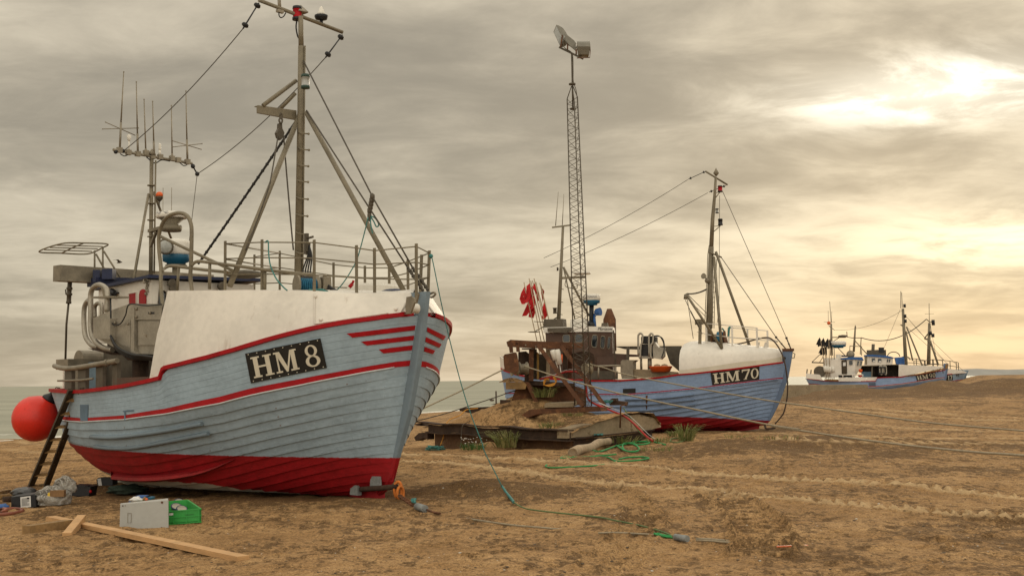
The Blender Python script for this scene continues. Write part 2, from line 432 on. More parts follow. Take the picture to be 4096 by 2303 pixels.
    M['zinc'] = mat('zinc_anode', (.24, .25, .24), .6, .3, .25, 20, (.13, .13, .12), .4, 20, .4, 60)
    M['floodlamp'] = mat('grey_floodlight_housing', (.19, .175, .14), .5, .2, .2, 6, (.26, .24, .19), .35, 8)
    M['cardboard'] = mat('brown_cardboard', (.22, .12, .05), .85, 0, .2, 4)
    M['yellow'] = mat('yellow_plastic', (.65, .42, .03), .5, 0, .2, 5)
    M['label'] = mat('white_paper_label', (.62, .60, .56), .6, 0, .08, 8)
setup_materials()
# ------------------------------------------------------------------ sand
def sand_material(name, heap=False):
    m, t, b = new_mat(name)
    co = t.n('ShaderNodeTexCoord').outputs['Object']
    at = t.n('ShaderNodeAttribute', attribute_name='track').outputs['Fac']
    big = t.noise(co, .16, 4, .6); mid = t.noise(co, .9, 6, .62); fine = t.noise(co, 7, 5, .7); grit = t.noise(co, 55, 3, .7)
    k = t.math('ADD', t.math('MULTIPLY', big, .25), t.math('ADD', t.math('MULTIPLY', mid, .40), t.math('MULTIPLY', fine, .35)))
    c = t.ramp(k, [(.34, (.19, .106, .043)), (.47, (.315, .184, .080)), (.60, (.44, .273, .127)), (.75, (.53, .352, .18))])
    # patches and wash lines of dark gravel lying on the sand
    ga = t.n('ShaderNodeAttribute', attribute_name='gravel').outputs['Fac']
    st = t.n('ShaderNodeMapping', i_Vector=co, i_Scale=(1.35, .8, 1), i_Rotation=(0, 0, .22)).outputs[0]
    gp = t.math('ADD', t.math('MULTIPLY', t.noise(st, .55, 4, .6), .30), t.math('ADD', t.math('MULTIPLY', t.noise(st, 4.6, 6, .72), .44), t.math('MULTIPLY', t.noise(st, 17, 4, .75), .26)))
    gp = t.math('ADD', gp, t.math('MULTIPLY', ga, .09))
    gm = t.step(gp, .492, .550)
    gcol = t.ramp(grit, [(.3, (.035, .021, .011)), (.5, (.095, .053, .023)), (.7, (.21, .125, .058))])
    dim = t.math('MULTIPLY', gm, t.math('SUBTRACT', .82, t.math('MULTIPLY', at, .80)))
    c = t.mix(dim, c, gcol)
    g2_ = t.step(t.math('ADD', t.math('MULTIPLY', t.noise(co, 34, 3, .7), .55), t.math('MULTIPLY', t.noise(co, 80, 2, .7), .45)), .36, .64)
    gv = t.math('ADD', .58, t.math('MULTIPLY', g2_, .80))
    cg = t.n('ShaderNodeCombineColor', i_0=gv, i_1=gv, i_2=gv).outputs[0]
    c = t.mix(1.0, c, cg, 'MULTIPLY')
    c = t.mix(t.math('MULTIPLY', at, .92, True), c, (.58, .41, .225))
    # single grains and shell bits
    vo = t.n('ShaderNodeTexVoronoi', i_Vector=co, i_Scale=26.0)
    pk = t.math('MULTIPLY', t.math('LESS_THAN', vo.outputs['Distance'], .20), 1.0)
    sx = t.n('ShaderNodeSeparateXYZ', i_0=vo.outputs['Color'])
    dk = t.math('MULTIPLY', pk, t.math('GREATER_THAN', sx.outputs[0], .62))
    wh = t.math('MULTIPLY', pk, t.math('GREATER_THAN', sx.outputs[1], .985))
    c = t.mix(t.math('MULTIPLY', dk, .7), c, (.055, .04, .028)); c = t.mix(wh, c, (.6, .57, .5))
    lk(t, c, b.inputs['Base Color']); b.inputs['Roughness'].default_value = .95; b.inputs['Specular IOR Level'].default_value = .1
    h = t.math('ADD', t.math('MULTIPLY', fine, .9), t.math('ADD', t.math('MULTIPLY', grit, .25), t.math('MULTIPLY', mid, 1.2)))
    h = t.math('ADD', h, t.math('MULTIPLY', pk, .12))
    bp = t.n('ShaderNodeBump', i_Height=h, i_Strength=.9, i_Distance=.07 if not heap else .04); lk(t, bp.outputs[0], b.inputs['Normal'])
    return m
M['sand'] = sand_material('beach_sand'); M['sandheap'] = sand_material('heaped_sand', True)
# wheel tracks: centre lines measured on the sand, width, depth, cleat spacing
TRACKS = [
    (ZL('R', (60, 850), (230, 920), (350, 1000), (430, 1090), (465, 1200), (420, 1300)), .30, .060, .26, -.12),
    (ZL('Q', (-300, 600), (60, 625), (400, 642), (700, 688), (1000, 722), (1500, 775), (2100, 832)) + ZL('R', (500, 897), (1000, 937), (1500, 985), (2000, 1025), (2500, 1052)), .22, .042, .22, 1.0),
    (ZL('Q', (-300, 580), (60, 578), (400, 579), (700, 601), (1200, 627), (1700, 668), (2100, 700)) + ZL('R', (500, 745), (1000, 777), (1500, 812), (2000, 852), (2500, 895)), .22, .042, .22, 1.0),
    (ZL('R', (200, 415), (700, 425), (1200, 450), (1800, 462), (2500, 465)), .26, .035, .34, .8),
    (ZL('R', (500, 460), (1000, 478), (1600, 492), (2500, 496)), .26, .035, .34, .8),
    (ZL('R', (750, 330), (1200, 352), (1700, 385), (2500, 408)), .30, .045, .40, .7),
    (ZL('R', (550, 225), (1000, 258), (1500, 290), (2000, 315), (2500, 325)), .40, .06, .5, .7),
    (ZL('R', (1150, 240), (1600, 262), (2000, 290), (2500, 300)), .36, .05, .5, .7),
    (ZL('Q', (1400, 775), (1560, 820), (1670, 890), (1740, 990), (1700, 1110), (1580, 1230), (1400, 1420)), .20, .028, .17, -.08),
    (ZL('Q', (1500, 790), (1650, 850), (1760, 930), (1820, 1020), (1800, 1120), (1690, 1240), (1560, 1420)), .16, .026, .17, -.08),
    (ZL('C', (-200, 480), (100, 490), (330, 510), (560, 520)), .4, .03, .3, .5), (ZL('C', (-200, 545), (100, 550), (330, 560), (500, 562)), .4, .03, .3, .5),
]
def build_ground():
    d = [3.0]
    while d[-1] < 8: d.append(d[-1] * 1.02)
    while d[-1] < 60: d.append(d[-1] * 1.0036)
    while d[-1] < 135: d.append(d[-1] * 1.008)
    while d[-1] < 9000: d.append(d[-1] * 1.06)
    d = np.array(d)
    a = np.concatenate([np.linspace(-78, -28, 26)[:-1], np.linspace(-28, 28, 430), np.linspace(28, 78, 26)[1:]])
    ta = np.radians(a)
    D, T = np.meshgrid(d, ta, indexing='ij')
    X = D * np.sin(T); Y = D * np.cos(T)
    z = G_base(X, Y)
    near = 1 - sstep(60, 140, D)
    z = z + near * (.06 * vnoise(X, Y, 1.9, 1) + .045 * vnoise(X, Y, .75, 2) + .038 * vnoise(X, Y, .33, 3) + .030 * vnoise(X, Y, .16, 4) + .016 * vnoise(X, Y, .08, 6)) + .22 * vnoise(X, Y, 7, 5) * sstep(22, 60, D)
    tr = np.zeros_like(z); trg = np.zeros_like(z)
    for px, w, dep, per, lite in TRACKS:
        P = curve([ground(p) for p in px], 10)
        arc = 0.0
        ph = random.random()
        for i in range(len(P) - 1):
            ax, ay, bx, by = P[i].x, P[i].y, P[i + 1].x, P[i + 1].y
            L = math.hypot(bx - ax, by - ay)
            if L < 1e-6: continue
            m = (X > min(ax, bx) - 1) & (X < max(ax, bx) + 1) & (Y > min(ay, by) - 1) & (Y < max(ay, by) + 1)
            if m.any():
                x = X[m] - ax; y = Y[m] - ay; tx, ty = (bx - ax) / L, (by - ay) / L
                s = x * tx + y * ty; n = -x * ty + y * tx
                ok = (s >= -.02) & (s <= L + .02) & (np.abs(n) < w * 1.6)
                q = np.abs(n) / w
                jag = .12 * vnoise(X[m], Y[m], .12, 9)
                saw = ((arc + s + .45 * np.abs(n) + jag * .6) / per + ph) % 1.0
                inside = np.clip(1.25 - q, 0, 1) ** .5
                hgt = np.where(q < 1, -dep * .7 + dep * 1.6 * (1 - saw) * (q < .95), dep * .5 * np.exp(-((q - 1.1) / .18) ** 2))
                if lite < 0: hgt = np.where(q < 1, -dep * .35 + dep * .42 * np.cos(6.2832 * (arc + s + .25 * np.abs(n)) / per), dep * .55 * np.exp(-((q - 1.08) / .16) ** 2))
                fade = np.clip(.62 + 1.2 * (vnoise(X[m], Y[m], 1.7, 12) + .5), 0, 1)
                zz = z[m]; tt = tr[m]; t2 = trg[m]
                if lite < 0: t2[ok] = np.maximum(t2[ok], (-lite * inside * (saw > .45) * fade)[ok]); trg[m] = t2
                zz[ok] = zz[ok] + (hgt * fade)[ok]; tt[ok] = np.maximum(tt[ok], (max(lite, .05) * inside * np.clip(1.25 - 1.7 * saw, 0, 1) * fade)[ok])
                z[m] = zz; tr[m] = tt
            arc += L
    # footprints and scrapes of people and gear round the boats
    rf = random.Random(3)
    walks = [((-5.5, 14.0), (-1.0, 16.5), 13), ((-1.2, 17.5), (1.5, 29.0), 18), ((-7.5, 19.5), (-3.5, 13.0), 14), ((1.0, 13.0), (5.5, 25.0), 22), ((-.5, 12.3), (3.8, 13.4), 8), ((4.2, 12.5), (9.0, 19.5), 16), ((3.0, 21.0), (-1.0, 20.4), 8), ((-4.6, 12.6), (.3, 13.2), 9)]
    for (ax, ay), (bx, by), n in walks:
        L = math.hypot(bx - ax, by - ay); tx, ty = (bx - ax) / L, (by - ay) / L
        for i in range(n):
            f = (i + rf.uniform(-.1, .1)) / n; sd = .13 if i % 2 else -.13
            x0 = ax + (bx - ax) * f - ty * sd + rf.uniform(-.05, .05); y0 = ay + (by - ay) * f + tx * sd + rf.uniform(-.05, .05)
            m = (np.abs(X - x0) < .5) & (np.abs(Y - y0) < .5)
            if m.any():
                dx = X[m] - x0; dy = Y[m] - y0; s_ = (dx * tx + dy * ty) / .15; n_ = (-dx * ty + dy * tx) / .065; r2 = np.sqrt(s_ * s_ + n_ * n_)
                z[m] += np.where(r2 < 1, -.040 * (1 - r2 ** 4), 0) + .022 * np.exp(-((r2 - 1.25) / .3) ** 2)
    nr, nc = X.shape
    co = np.stack([X, Y, z], -1).reshape(-1, 3).astype(np.float32)
    i = np.arange(nr - 1)[:, None] * nc + np.arange(nc - 1)[None, :]
    q = np.stack([i, i + 1, i + nc + 1, i + nc], -1).reshape(-1, 4)
    q = q[:, ::-1]
    me = bpy.data.meshes.new('sand')
    me.vertices.add(len(co)); me.vertices.foreach_set('co', co.ravel())
    me.loops.add(q.size); me.loops.foreach_set('vertex_index', q.ravel().astype(np.int32))
    me.polygons.add(len(q)); me.polygons.foreach_set('loop_start', np.arange(0, q.size, 4, dtype=np.int32))
    me.polygons.foreach_set('use_smooth', np.ones(len(q), bool))
    at = me.attributes.new('track', 'FLOAT', 'POINT'); at.data.foreach_set('value', tr.ravel().astype(np.float32))
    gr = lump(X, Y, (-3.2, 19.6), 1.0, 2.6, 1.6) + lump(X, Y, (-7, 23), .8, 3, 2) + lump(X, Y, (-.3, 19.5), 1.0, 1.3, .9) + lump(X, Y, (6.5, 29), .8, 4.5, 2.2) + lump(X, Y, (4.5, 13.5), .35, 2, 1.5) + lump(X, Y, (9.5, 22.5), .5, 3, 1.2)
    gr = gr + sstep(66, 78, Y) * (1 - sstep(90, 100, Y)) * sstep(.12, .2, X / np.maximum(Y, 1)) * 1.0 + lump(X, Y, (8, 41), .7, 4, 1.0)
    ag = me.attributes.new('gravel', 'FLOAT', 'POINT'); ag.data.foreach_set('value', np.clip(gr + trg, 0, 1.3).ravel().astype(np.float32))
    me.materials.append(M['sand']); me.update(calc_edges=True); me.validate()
    o = bpy.data.objects.new('sand', me); COL.objects.link(o)
    tag(o, 'brown beach sand crossed by tractor wheel tracks', 'sand', None, 'structure')
    # scattered stones and shells lying on it
    mb = MB(); mw = MB()
    n = 0
    while n < 2600:
        dd = 9.5 * (1 + 5 * RNG.random() ** 2.2); th = math.radians(-26 + 52 * RNG.random())
        x, y = dd * math.sin(th), dd * math.cos(th)
        r = .004 + .012 * RNG.random() ** 3
        g = float(G_base(np.array([x]), np.array([y]))[0]) + .02
        fx = np.array([x]); fy = np.array([y])
        g = float(G_base(fx, fy)[0] + .06 * vnoise(fx, fy, 1.9, 1)[0] + .045 * vnoise(fx, fy, .75, 2)[0] + .038 * vnoise(fx, fy, .33, 3)[0] + .030 * vnoise(fx, fy, .16, 4)[0])
        B = mw if n % 14 == 0 else mb
        B.ball((x, y, g + r * .25), r, 6, 0, (1.3, .9 + .4 * RNG.random(), .55))
        n += 1
    pm = mat('dark_pebble', (.10, .075, .05), .8, 0, .6, 9, (.24, .18, .12), .42, 5)
    tag(part('pebbles', mb, pm), 'dark pebbles strewn over the sand', 'pebbles', None, 'stuff')
    tag(part('shells', mw, mat('bleached_shell', (.55, .52, .45), .7, 0, .2, 9)), 'pale shell fragments strewn over the sand', 'shells', None, 'stuff')
    return o
GROUND = build_ground()
def build_sea():
    m, t, b = new_mat('sea_water')
    co = t.n('ShaderNodeTexCoord').outputs['Object']
    mp = t.n('ShaderNodeMapping', i_Vector=co, i_Scale=(.35, 1.0, 1), i_Rotation=(0, 0, -.38)).outputs[0]
    w = t.math('ADD', t.math('MULTIPLY', t.noise(mp, .9, 6, .65), .7), t.math('MULTIPLY', t.noise(mp, .12, 4), 1.5))
    b.inputs['Roughness'].default_value = .5; b.inputs['IOR'].default_value = 1.33; b.inputs['Specular IOR Level'].default_value = .22
    s = t.n('ShaderNodeSeparateXYZ', i_0=co)
    sh = t.math('ADD', t.math('MULTIPLY', s.outputs[0], -.927), t.math('MULTIPLY', s.outputs[1], .374))
    sn = t.math('ADD', sh, t.math('MULTIPLY', t.noise(mp, .25, 4), 9.0))
    foam = t.math('MULTIPLY', t.math('SUBTRACT', 1.0, t.step(sn, 66.5, 68.5)), t.step(t.noise(co, 1.6, 5, .7), .38, .5))
    f2 = t.math('MULTIPLY', t.math('SUBTRACT', 1.0, t.step(t.math('ABSOLUTE', t.math('SUBTRACT', sn, 74)), .2, 1.0)), t.step(t.noise(co, .9, 5, .7), .5, .6))
    c = t.mix(t.step(t.noise(mp, .05, 5), .35, .65), (.24, .235, .175), (.31, .30, .225))
    lk(t, t.mix(t.math('MAXIMUM', foam, t.math('MULTIPLY', f2, .6)), c, (.75, .72, .64)), b.inputs['Base Color'])
    bp = t.n('ShaderNodeBump', i_Height=w, i_Strength=.55, i_Distance=.5); lk(t, bp.outputs[0], b.inputs['Normal'])
    mb = MB()
    mb.poly([(-30000, -400, SEA), (30000, -400, SEA), (30000, 60000, SEA), (-30000, 60000, SEA)])
    tag(part('sea', mb, m), 'calm grey green sea reaching the horizon', 'sea', None, 'structure')
build_sea()
def build_hills():
    m = mat('hazy_hill', (.26, .25, .225), .95, 0, .2, .004)  # pale tone puts the haze of distance into the base colour
    mb = MB(); rows = []
    pf = [(3780, 0), (3840, 2), (3880, 7), (3915, 15), (3960, 20), (4010, 17), (4096, 14), (4300, 18), (4800, 12), (5500, 4)]
    for k, (dy, hm) in enumerate(((0, 0), (120, 1), (380, .95), (700, 0))):
        rows.append([V((((p[0] - CX) / FPX) * 3600, 3600 + dy, SEA - 1 + hm * (p[1] * .72 + 6) + 1)) for p in pf])
    mb.grid(rows)
    tag(part('hills', mb, m), 'low far headland on the right of the horizon', 'hill', None, 'structure')
    # mole of concrete between the second and third boats
    mb = MB()
    q0 = at_depth((2950, 1540), 98); q1 = at_depth((3300, 1538), 92)
    t_ = (q1 - q0).normalized(); nn = V((-t_.y, t_.x, 0))
    top = [q0 - t_ * 12, q1 + t_ * 3]
    sec = [(-1.1, -2.4), (-.75, 0), (.9, 0), (1.2, -2.4)]
    mb.grid([[p + nn * a + V((0, 0, z)) for a, z in sec] for p in (top[0], top[0].lerp(top[1], .3), top[0].lerp(top[1], .55), top[0].lerp(top[1], .8), top[1])], 0, False)
    mb.poly([top[0] + nn * a + V((0, 0, z)) for a, z in sec]); mb.poly([top[1] + nn * a + V((0, 0, z)) for a, z in sec])
    solo('breakwater', mb, M['concrete'], 'long low concrete breakwater behind the bow of the middle boat', 'breakwater')
build_hills()
# ------------------------------------------------------------------ sky and light
SUN_AZ, SUN_EL = math.atan((3700 - CX) / FPX), math.radians(12.3)
def build_sky():
    w = bpy.data.worlds.new('World'); SC.world = w; w.use_nodes = True
    t = NT(w.node_tree); bg = w.node_tree.nodes['Background']
    sky = t.n('ShaderNodeTexSky'); sky.sky_type = 'NISHITA'; sky.sun_disc = False
    sky.sun_elevation = SUN_EL; sky.sun_rotation = SUN_AZ; sky.air_density = 1.2; sky.dust_density = 1
    d = t.n('ShaderNodeTexCoord').outputs['Generated']
    s = t.n('ShaderNodeSeparateXYZ', i_0=d)
    zc = t.math('MAXIMUM', s.outputs[2], 0.0)
    # cloud deck: direction projected on a plane overhead
    iz = t.math('DIVIDE', 1.0, t.math('ADD', zc, .16))
    pl = t.n('ShaderNodeCombineXYZ', i_0=t.math('MULTIPLY', s.outputs[0], iz), i_1=t.math('MULTIPLY', s.outputs[1], iz)).outputs[0]
    mp = t.n('ShaderNodeMapping', i_Vector=pl, i_Scale=(1.45, 1.9, 1), i_Rotation=(0, 0, -.3), i_Location=(3.3, 1.7, 0)).outputs[0]
    n1 = t.noise(mp, .55, 5, .5, .6); n2 = t.noise(mp, 2.1, 9, .62, .35); n3 = t.noise(mp, .22, 3)
    cl = t.math('ADD', t.math('MULTIPLY', n1, .52), t.math('ADD', t.math('MULTIPLY', n2, .34), t.math('MULTIPLY', n3, .14)))
    sd = V((math.sin(SUN_AZ) * math.cos(SUN_EL), math.cos(SUN_AZ) * math.cos(SUN_EL), math.sin(SUN_EL)))
    dt = t.n('ShaderNodeVectorMath', operation='DOT_PRODUCT', i_0=d, i_1=tuple(sd)).outputs['Value']
    an = t.math('ARCCOSINE', t.math('MINIMUM', dt, .99999))            # angle from the sun
    dzs = t.math('ABSOLUTE', t.math('SUBTRACT', s.outputs[2], sd.z))
    col = t.ramp(t.step(cl, .33, .67), [(0, (.295, .258, .198)), (.35, (.415, .362, .275)), (.7, (.56, .49, .372)), (1, (.69, .61, .465))])
    # wide warm glow round the sun, stronger along the horizon below it
    g1 = t.math('POWER', t.math('MAXIMUM', t.math('SUBTRACT', 1.0, t.math('DIVIDE', an, .52)), 0.0), 2.0)
    daz = t.math('ABSOLUTE', t.math('SUBTRACT', t.math('ARCTAN2', s.outputs[0], s.outputs[1]), SUN_AZ + .045))
    g2 = t.math('MULTIPLY', t.math('POWER', t.math('MAXIMUM', t.math('SUBTRACT', 1.0, t.math('DIVIDE', daz, .42)), 0.0), 1.6),
                t.math('SUBTRACT', 1.0, t.step(s.outputs[2], .03, .14)))
    lumps = t.step(cl, .40, .62)
    c = t.mix(t.math('MULTIPLY', g1, t.math('ADD', .02, t.math('MULTIPLY', lumps, .42))), col, (1.05, .90, .64))
    c = t.mix(t.math('MULTIPLY', g2, t.math('ADD', .14, t.math('MULTIPLY', lumps, .5)), True), c, (.95, .74, .42))
    # brightest gap where the sun stands behind thin cloud, and a second one low on the right
    e1 = t.math('ADD', t.math('POWER', t.math('DIVIDE', t.math('SUBTRACT', t.math('ARCTAN2', s.outputs[0], s.outputs[1]), SUN_AZ + .012), .105), 2.0),
                t.math('POWER', t.math('DIVIDE', t.math('SUBTRACT', s.outputs[2], .213), .023), 2.0))
    e2 = t.math('ADD', t.math('POWER', t.math('DIVIDE', t.math('SUBTRACT', t.math('ARCTAN2', s.outputs[0], s.outputs[1]), .42), .15), 2.0),
                t.math('POWER', t.math('DIVIDE', t.math('SUBTRACT', s.outputs[2], .098), .022), 2.0))
    b1 = t.math('EXPONENT', t.math('MULTIPLY', e1, -1.0)); b2 = t.math('EXPONENT', t.math('MULTIPLY', e2, -1.0))
    wisp = t.step(t.math('ADD', n2, t.math('MULTIPLY', n1, .3)), .54, .78)
    c = t.mix(t.math('MULTIPLY', t.math('POWER', b1, 1.3), t.math('ADD', .42, t.math('MULTIPLY', wisp, 1.1)), True), c, (1.6, 1.5, 1.25))
    c = t.mix(t.math('MULTIPLY', b2, t.math('ADD', .22, t.math('MULTIPLY', wisp, .8)), True), c, (1.3, 1.13, .78))
    # horizon band: even paler cloud
    hz = t.math('SUBTRACT', 1.0, t.step(s.outputs[2], .0, .075))
    c = t.mix(t.math('MULTIPLY', hz, .35), c, (.53, .45, .315))
    # unseen rest of the dome: overcast made brighter to fill the camera-facing sides
    up = t.step(s.outputs[2], .32, .75); bk = t.step(t.math('MULTIPLY', s.outputs[1], -1.0), -.2, .6)
    c = t.mix(t.math('MAXIMUM', up, bk), c, t.mix(lumps, (1.05, .97, .82), (1.45, 1.35, 1.15)))
    sk = t.mix(.06, c, t.mix(1.0, sky.outputs[0], (.08, .08, .08), 'MULTIPLY'))   # clear sky at strength 0.08 shining thinly through the overcast
    lk(t, sk, bg.inputs['Color']); bg.inputs['Strength'].default_value = 1.0
    L = bpy.data.lights.new('sun', 'SUN'); L.energy = .5; L.angle = math.radians(20); L.color = (1, .86, .66)
    o = bpy.data.objects.new('sun', L); COL.objects.link(o)
    o.rotation_euler = (-sd).to_track_quat('-Z', 'Y').to_euler(); o.location = (20, 60, 30)
build_sky()
cam = bpy.data.cameras.new('camera'); co = bpy.data.objects.new('camera', cam); COL.objects.link(co)
cam.sensor_width = 36; cam.lens = FPX / 4096 * 36; cam.clip_end = 100000; cam.clip_start = .1
mw = Matrix((RT, UP, -FW)).transposed().to_4x4(); mw.translation = CAM; co.matrix_world = mw
SC.camera = co
SC.view_settings.view_transform = 'Standard'; SC.view_settings.look = 'None'; SC.view_settings.exposure = .16; SC.view_settings.gamma = 1
SC.render.film_transparent = False
SC.cycles.max_bounces = 6; SC.cycles.diffuse_bounces = 3; SC.cycles.glossy_bounces = 3; SC.cycles.transparent_max_bounces = 6
# ------------------------------------------------------------------ boats: frame, hull and lettering
def plan(t, tm=.42, pf=2.0, qf=1.6, pa=2.2, qa=1.8):
    if t < tm: return (max(0, 1 - ((tm - t) / tm) ** pf)) ** (1 / qf)
    return (max(0, 1 - ((t - tm) / (1 - tm)) ** pa)) ** (1 / qa)
class Frame:
    """boat axes: u runs aft from the foot of the stem, v to the side that faces the camera, z is up"""
    def __init__(s, o, deg):
        a = math.radians(deg); s.o = V((o.x, o.y, 0)); s.A = V((-math.cos(a), math.sin(a), 0)); s.S = V((-math.sin(a), -math.cos(a), 0))
    def w(s, u, v, z): return s.o + s.A * u + s.S * v + V((0, 0, z))
    def loc(s, P): d = V(P) - s.o; return (d.dot(s.A), d.dot(s.S), d.z)
    def at(s, p, v=None, u=None):
        d = ray(p); n, k = (s.S, v) if v is not None else (s.A, u)
        return CAM + d * ((s.o + n * k - CAM).dot(n) / d.dot(n))
    def uz(s, p, v=0): q = s.loc(s.at(p, v=v)); return q[0], q[2]
class Hull:
    """hull from level lines: each level is a plan curve plus heights read along the visible side"""
    def __init__(s, fr, L, nt=90):
        s.fr = fr; s.levels = []
        for (u0, target, B, kw, px, tips) in L:
            # find the stern end so that the visible edge of the quarter meets the measured picture column
            if target is not None and target < 100: u1 = target
            elif target is not None:
                lo, hi = 4.0, 16.0
                for _ in range(40):
                    u1 = (lo + hi) / 2
                    m = min(proj(fr.w(u0 + (u1 - u0) * t, B * plan(t, **kw), 1.0))[0] for t in [i / 120 for i in range(121)])
                    if m > target: lo = u1
                    else: hi = u1
            else: u1 = s.levels[-1]['u1'] - tips
            s.levels.append(dict(u0=u0, u1=u1, B=B, kw=kw, px=px))
        for l in s.levels:
            if callable(l['px']): l['z'] = l['px']; continue
            T = np.linspace(0, 1, 500); P = [proj(fr.w(l['u0'] + (l['u1'] - l['u0']) * t, l['B'] * plan(t, **l['kw']), 1.0))[0] for t in T]
            k = int(np.argmin(P)); xs = np.array(P[:k + 1]); kk = int(np.argmax(xs)); xs = xs[kk:]; ts = T[kk:k + 1]
            tz = []
            for p in l['px']:
                t = float(np.interp(-p[0], -xs, ts)); b = l['B'] * plan(t, **l['kw']); q = fr.w(l['u0'] + (l['u1'] - l['u0']) * t, b, 0)
                d = ray(p); h = math.hypot(d.x, d.y); D = math.hypot(q.x - CAM.x, q.y - CAM.y)
                tz.append((t, CAM.z + d.z / h * D))
            tz.sort(); a = np.array([x[0] for x in tz]); c = np.array([x[1] for x in tz])
            l['z'] = (lambda a, c: lambda t: float(np.interp(t, a, c)))(a, c)
    def pt(s, i, t, side=1, inset=0, dz=0):
        l = s.levels[i]; return s.fr.w(l['u0'] + (l['u1'] - l['u0']) * t, side * max(0, l['B'] * plan(t, **l['kw']) - inset), l['z'](t) + dz)
    def t_of_u(s, i, u): l = s.levels[i]; return (u - l['u0']) / (l['u1'] - l['u0'])
    def t_of_px(s, i, p, inset=0):
        """plan position on level i seen at picture column p on the near side"""
        best = None
        for k in range(0, 401):
            t = k / 400; x = proj(s.pt(i, t, 1, inset))[0]
            e = abs(x - p[0])
            if best is None or e < best[0] - 1e-6: best = (e, t)
            if best[0] < 6 and e > best[0] + 40: break
        return best[1]
    def section(s, t, side, n):
        P = [s.pt(i, t, side) for i in range(2, len(s.levels))]      # stripe foot, waterline, bilge, keel
        C = curve(P, 8)
        d = [0]
        for i in range(1, len(C)): d.append(d[-1] + (C[i] - C[i - 1]).length)
        out = []
        for k in range(n + 1):
            x = d[-1] * k / n; j = 0
            while j < len(C) - 2 and d[j + 1] < x: j += 1
            f = (x - d[j]) / max(1e-6, d[j + 1] - d[j]); out.append(C[j].lerp(C[j + 1], min(1, f)))
        return out
    def build(s, parent, m_hull, m_red, m_line, strakes=15, nt=96, lap=.036, tops=6, name='hull'):
        fr = s.fr; mb = MB(); T = [(.5 - .5 * math.cos(math.pi * i / nt)) for i in range(nt + 1)]
        T = sorted(set([round(.35 * a + .65 * (i / nt), 5) for i, a in enumerate(T)]))
        for side in (1, -1):
            secs = [s.section(t, side, strakes) for t in T]
            arc = [0.0]
            for i in range(1, len(T)): arc.append(arc[-1] + (s.pt(1, T[i], 1) - s.pt(1, T[i - 1], 1)).length)
            # topsides and red wale
            for (i, j, n, m, base) in ((0, 1, tops, 0, 100.0), (1, 2, 1, 1, 0.0)):
                rows = []; uvs = []
                for k in range(n + 1):
                    rows.append([s.pt(i, t, side).lerp(s.pt(j, t, side), k / n) + (fr.S * side * .012 if m == 1 else V()) for t in T])
                    uvs.append([(a, base + k) for a in arc])
                mb.grid(rows, m, True, False, uvs)
            # clinker strakes: the foot of each stands proud of the next
            def outw(ti, k):
                a = secs[max(ti - 1, 0)][k]; b = secs[min(ti + 1, len(T) - 1)][k]; c = secs[ti][max(k - 1, 0)]; d = secs[ti][min(k + 1, strakes)]
                n = (b - a).cross(d - c) * (-side)
                if n.length < 1e-7: return fr.S * side
                n.normalize()
                if n.dot(fr.S) * side < -.3: n = -n
                return n
            N = [[outw(ti, k) for k in range(strakes + 1)] for ti in range(len(T))]
            for k in range(strakes):
                a = [secs[i][k] + N[i][k] * .004 for i in range(len(T))]
                taper = [lap * min(1, .25 + 6 * T[i]) for i in range(len(T))]
                b = [secs[i][k + 1] + N[i][k + 1] * taper[i] for i in range(len(T))]
                c = [secs[i][k + 1] + N[i][k + 1] * .004 for i in range(len(T))]
                mb.grid([a, b], 0, True, False, [[(x, k + .02) for x in arc], [(x, k + .98) for x in arc]])
                mb.grid([b, c], 0, False, False, [[(x, k + .99) for x in arc]] * 2)
            # thin white moulding under the wale
            mb.tube([s.pt(2, t, side) + fr.S * side * .018 for t in T[1:-1]], .013, 6, 2)
        o = part(name, mb, [m_hull, m_red, m_line], parent)
        fix_normals(o)
        s.bvh = BVHTree.FromPolygons([tuple(p) for p in mb.v], mb.f)
        s.obj = o
        return o
    def hit(s, p, lift=.0, bvh=None):
        d = ray(p); q = (bvh or s.bvh).ray_cast(CAM, d)
        if q[0] is None: return None
        n = q[1]
        if n.dot(d) > 0: n = -n
        return q[0] + n * lift
    def strip(s, i, t0, t1, side, n=60, inset=0, dz=0):
        return [s.pt(i, t0 + (t1 - t0) * k / n, side, inset, dz) for k in range(n + 1)]
def bil(c, u, v):
    """corners TL TR BR BL in the picture -> picture point at (u right, v up)"""
    a = (c[3][0] + (c[2][0] - c[3][0]) * u, c[3][1] + (c[2][1] - c[3][1]) * u); b = (c[0][0] + (c[1][0] - c[0][0]) * u, c[0][1] + (c[1][1] - c[0][1]) * u)
    return (a[0] + (b[0] - a[0]) * v, a[1] + (b[1] - a[1]) * v)
def ring(cx, cy, rx, ry, wx, wy, a0=0, a1=360, n=24):
    out = []
    for i in range(n):
        p = [math.radians(a0 + (a1 - a0) * k / n) for k in (i, i + 1)]
        o = [(cx + rx * math.cos(q), cy + ry * math.sin(q)) for q in p]; j = [(cx + (rx - wx) * math.cos(q), cy + (ry - wy) * math.sin(q)) for q in p]
        out.append([o[0], o[1], j[1], j[0]])
    return out
def rc(a, b, c, d): return [(a, b), (c, b), (c, d), (a, d)]
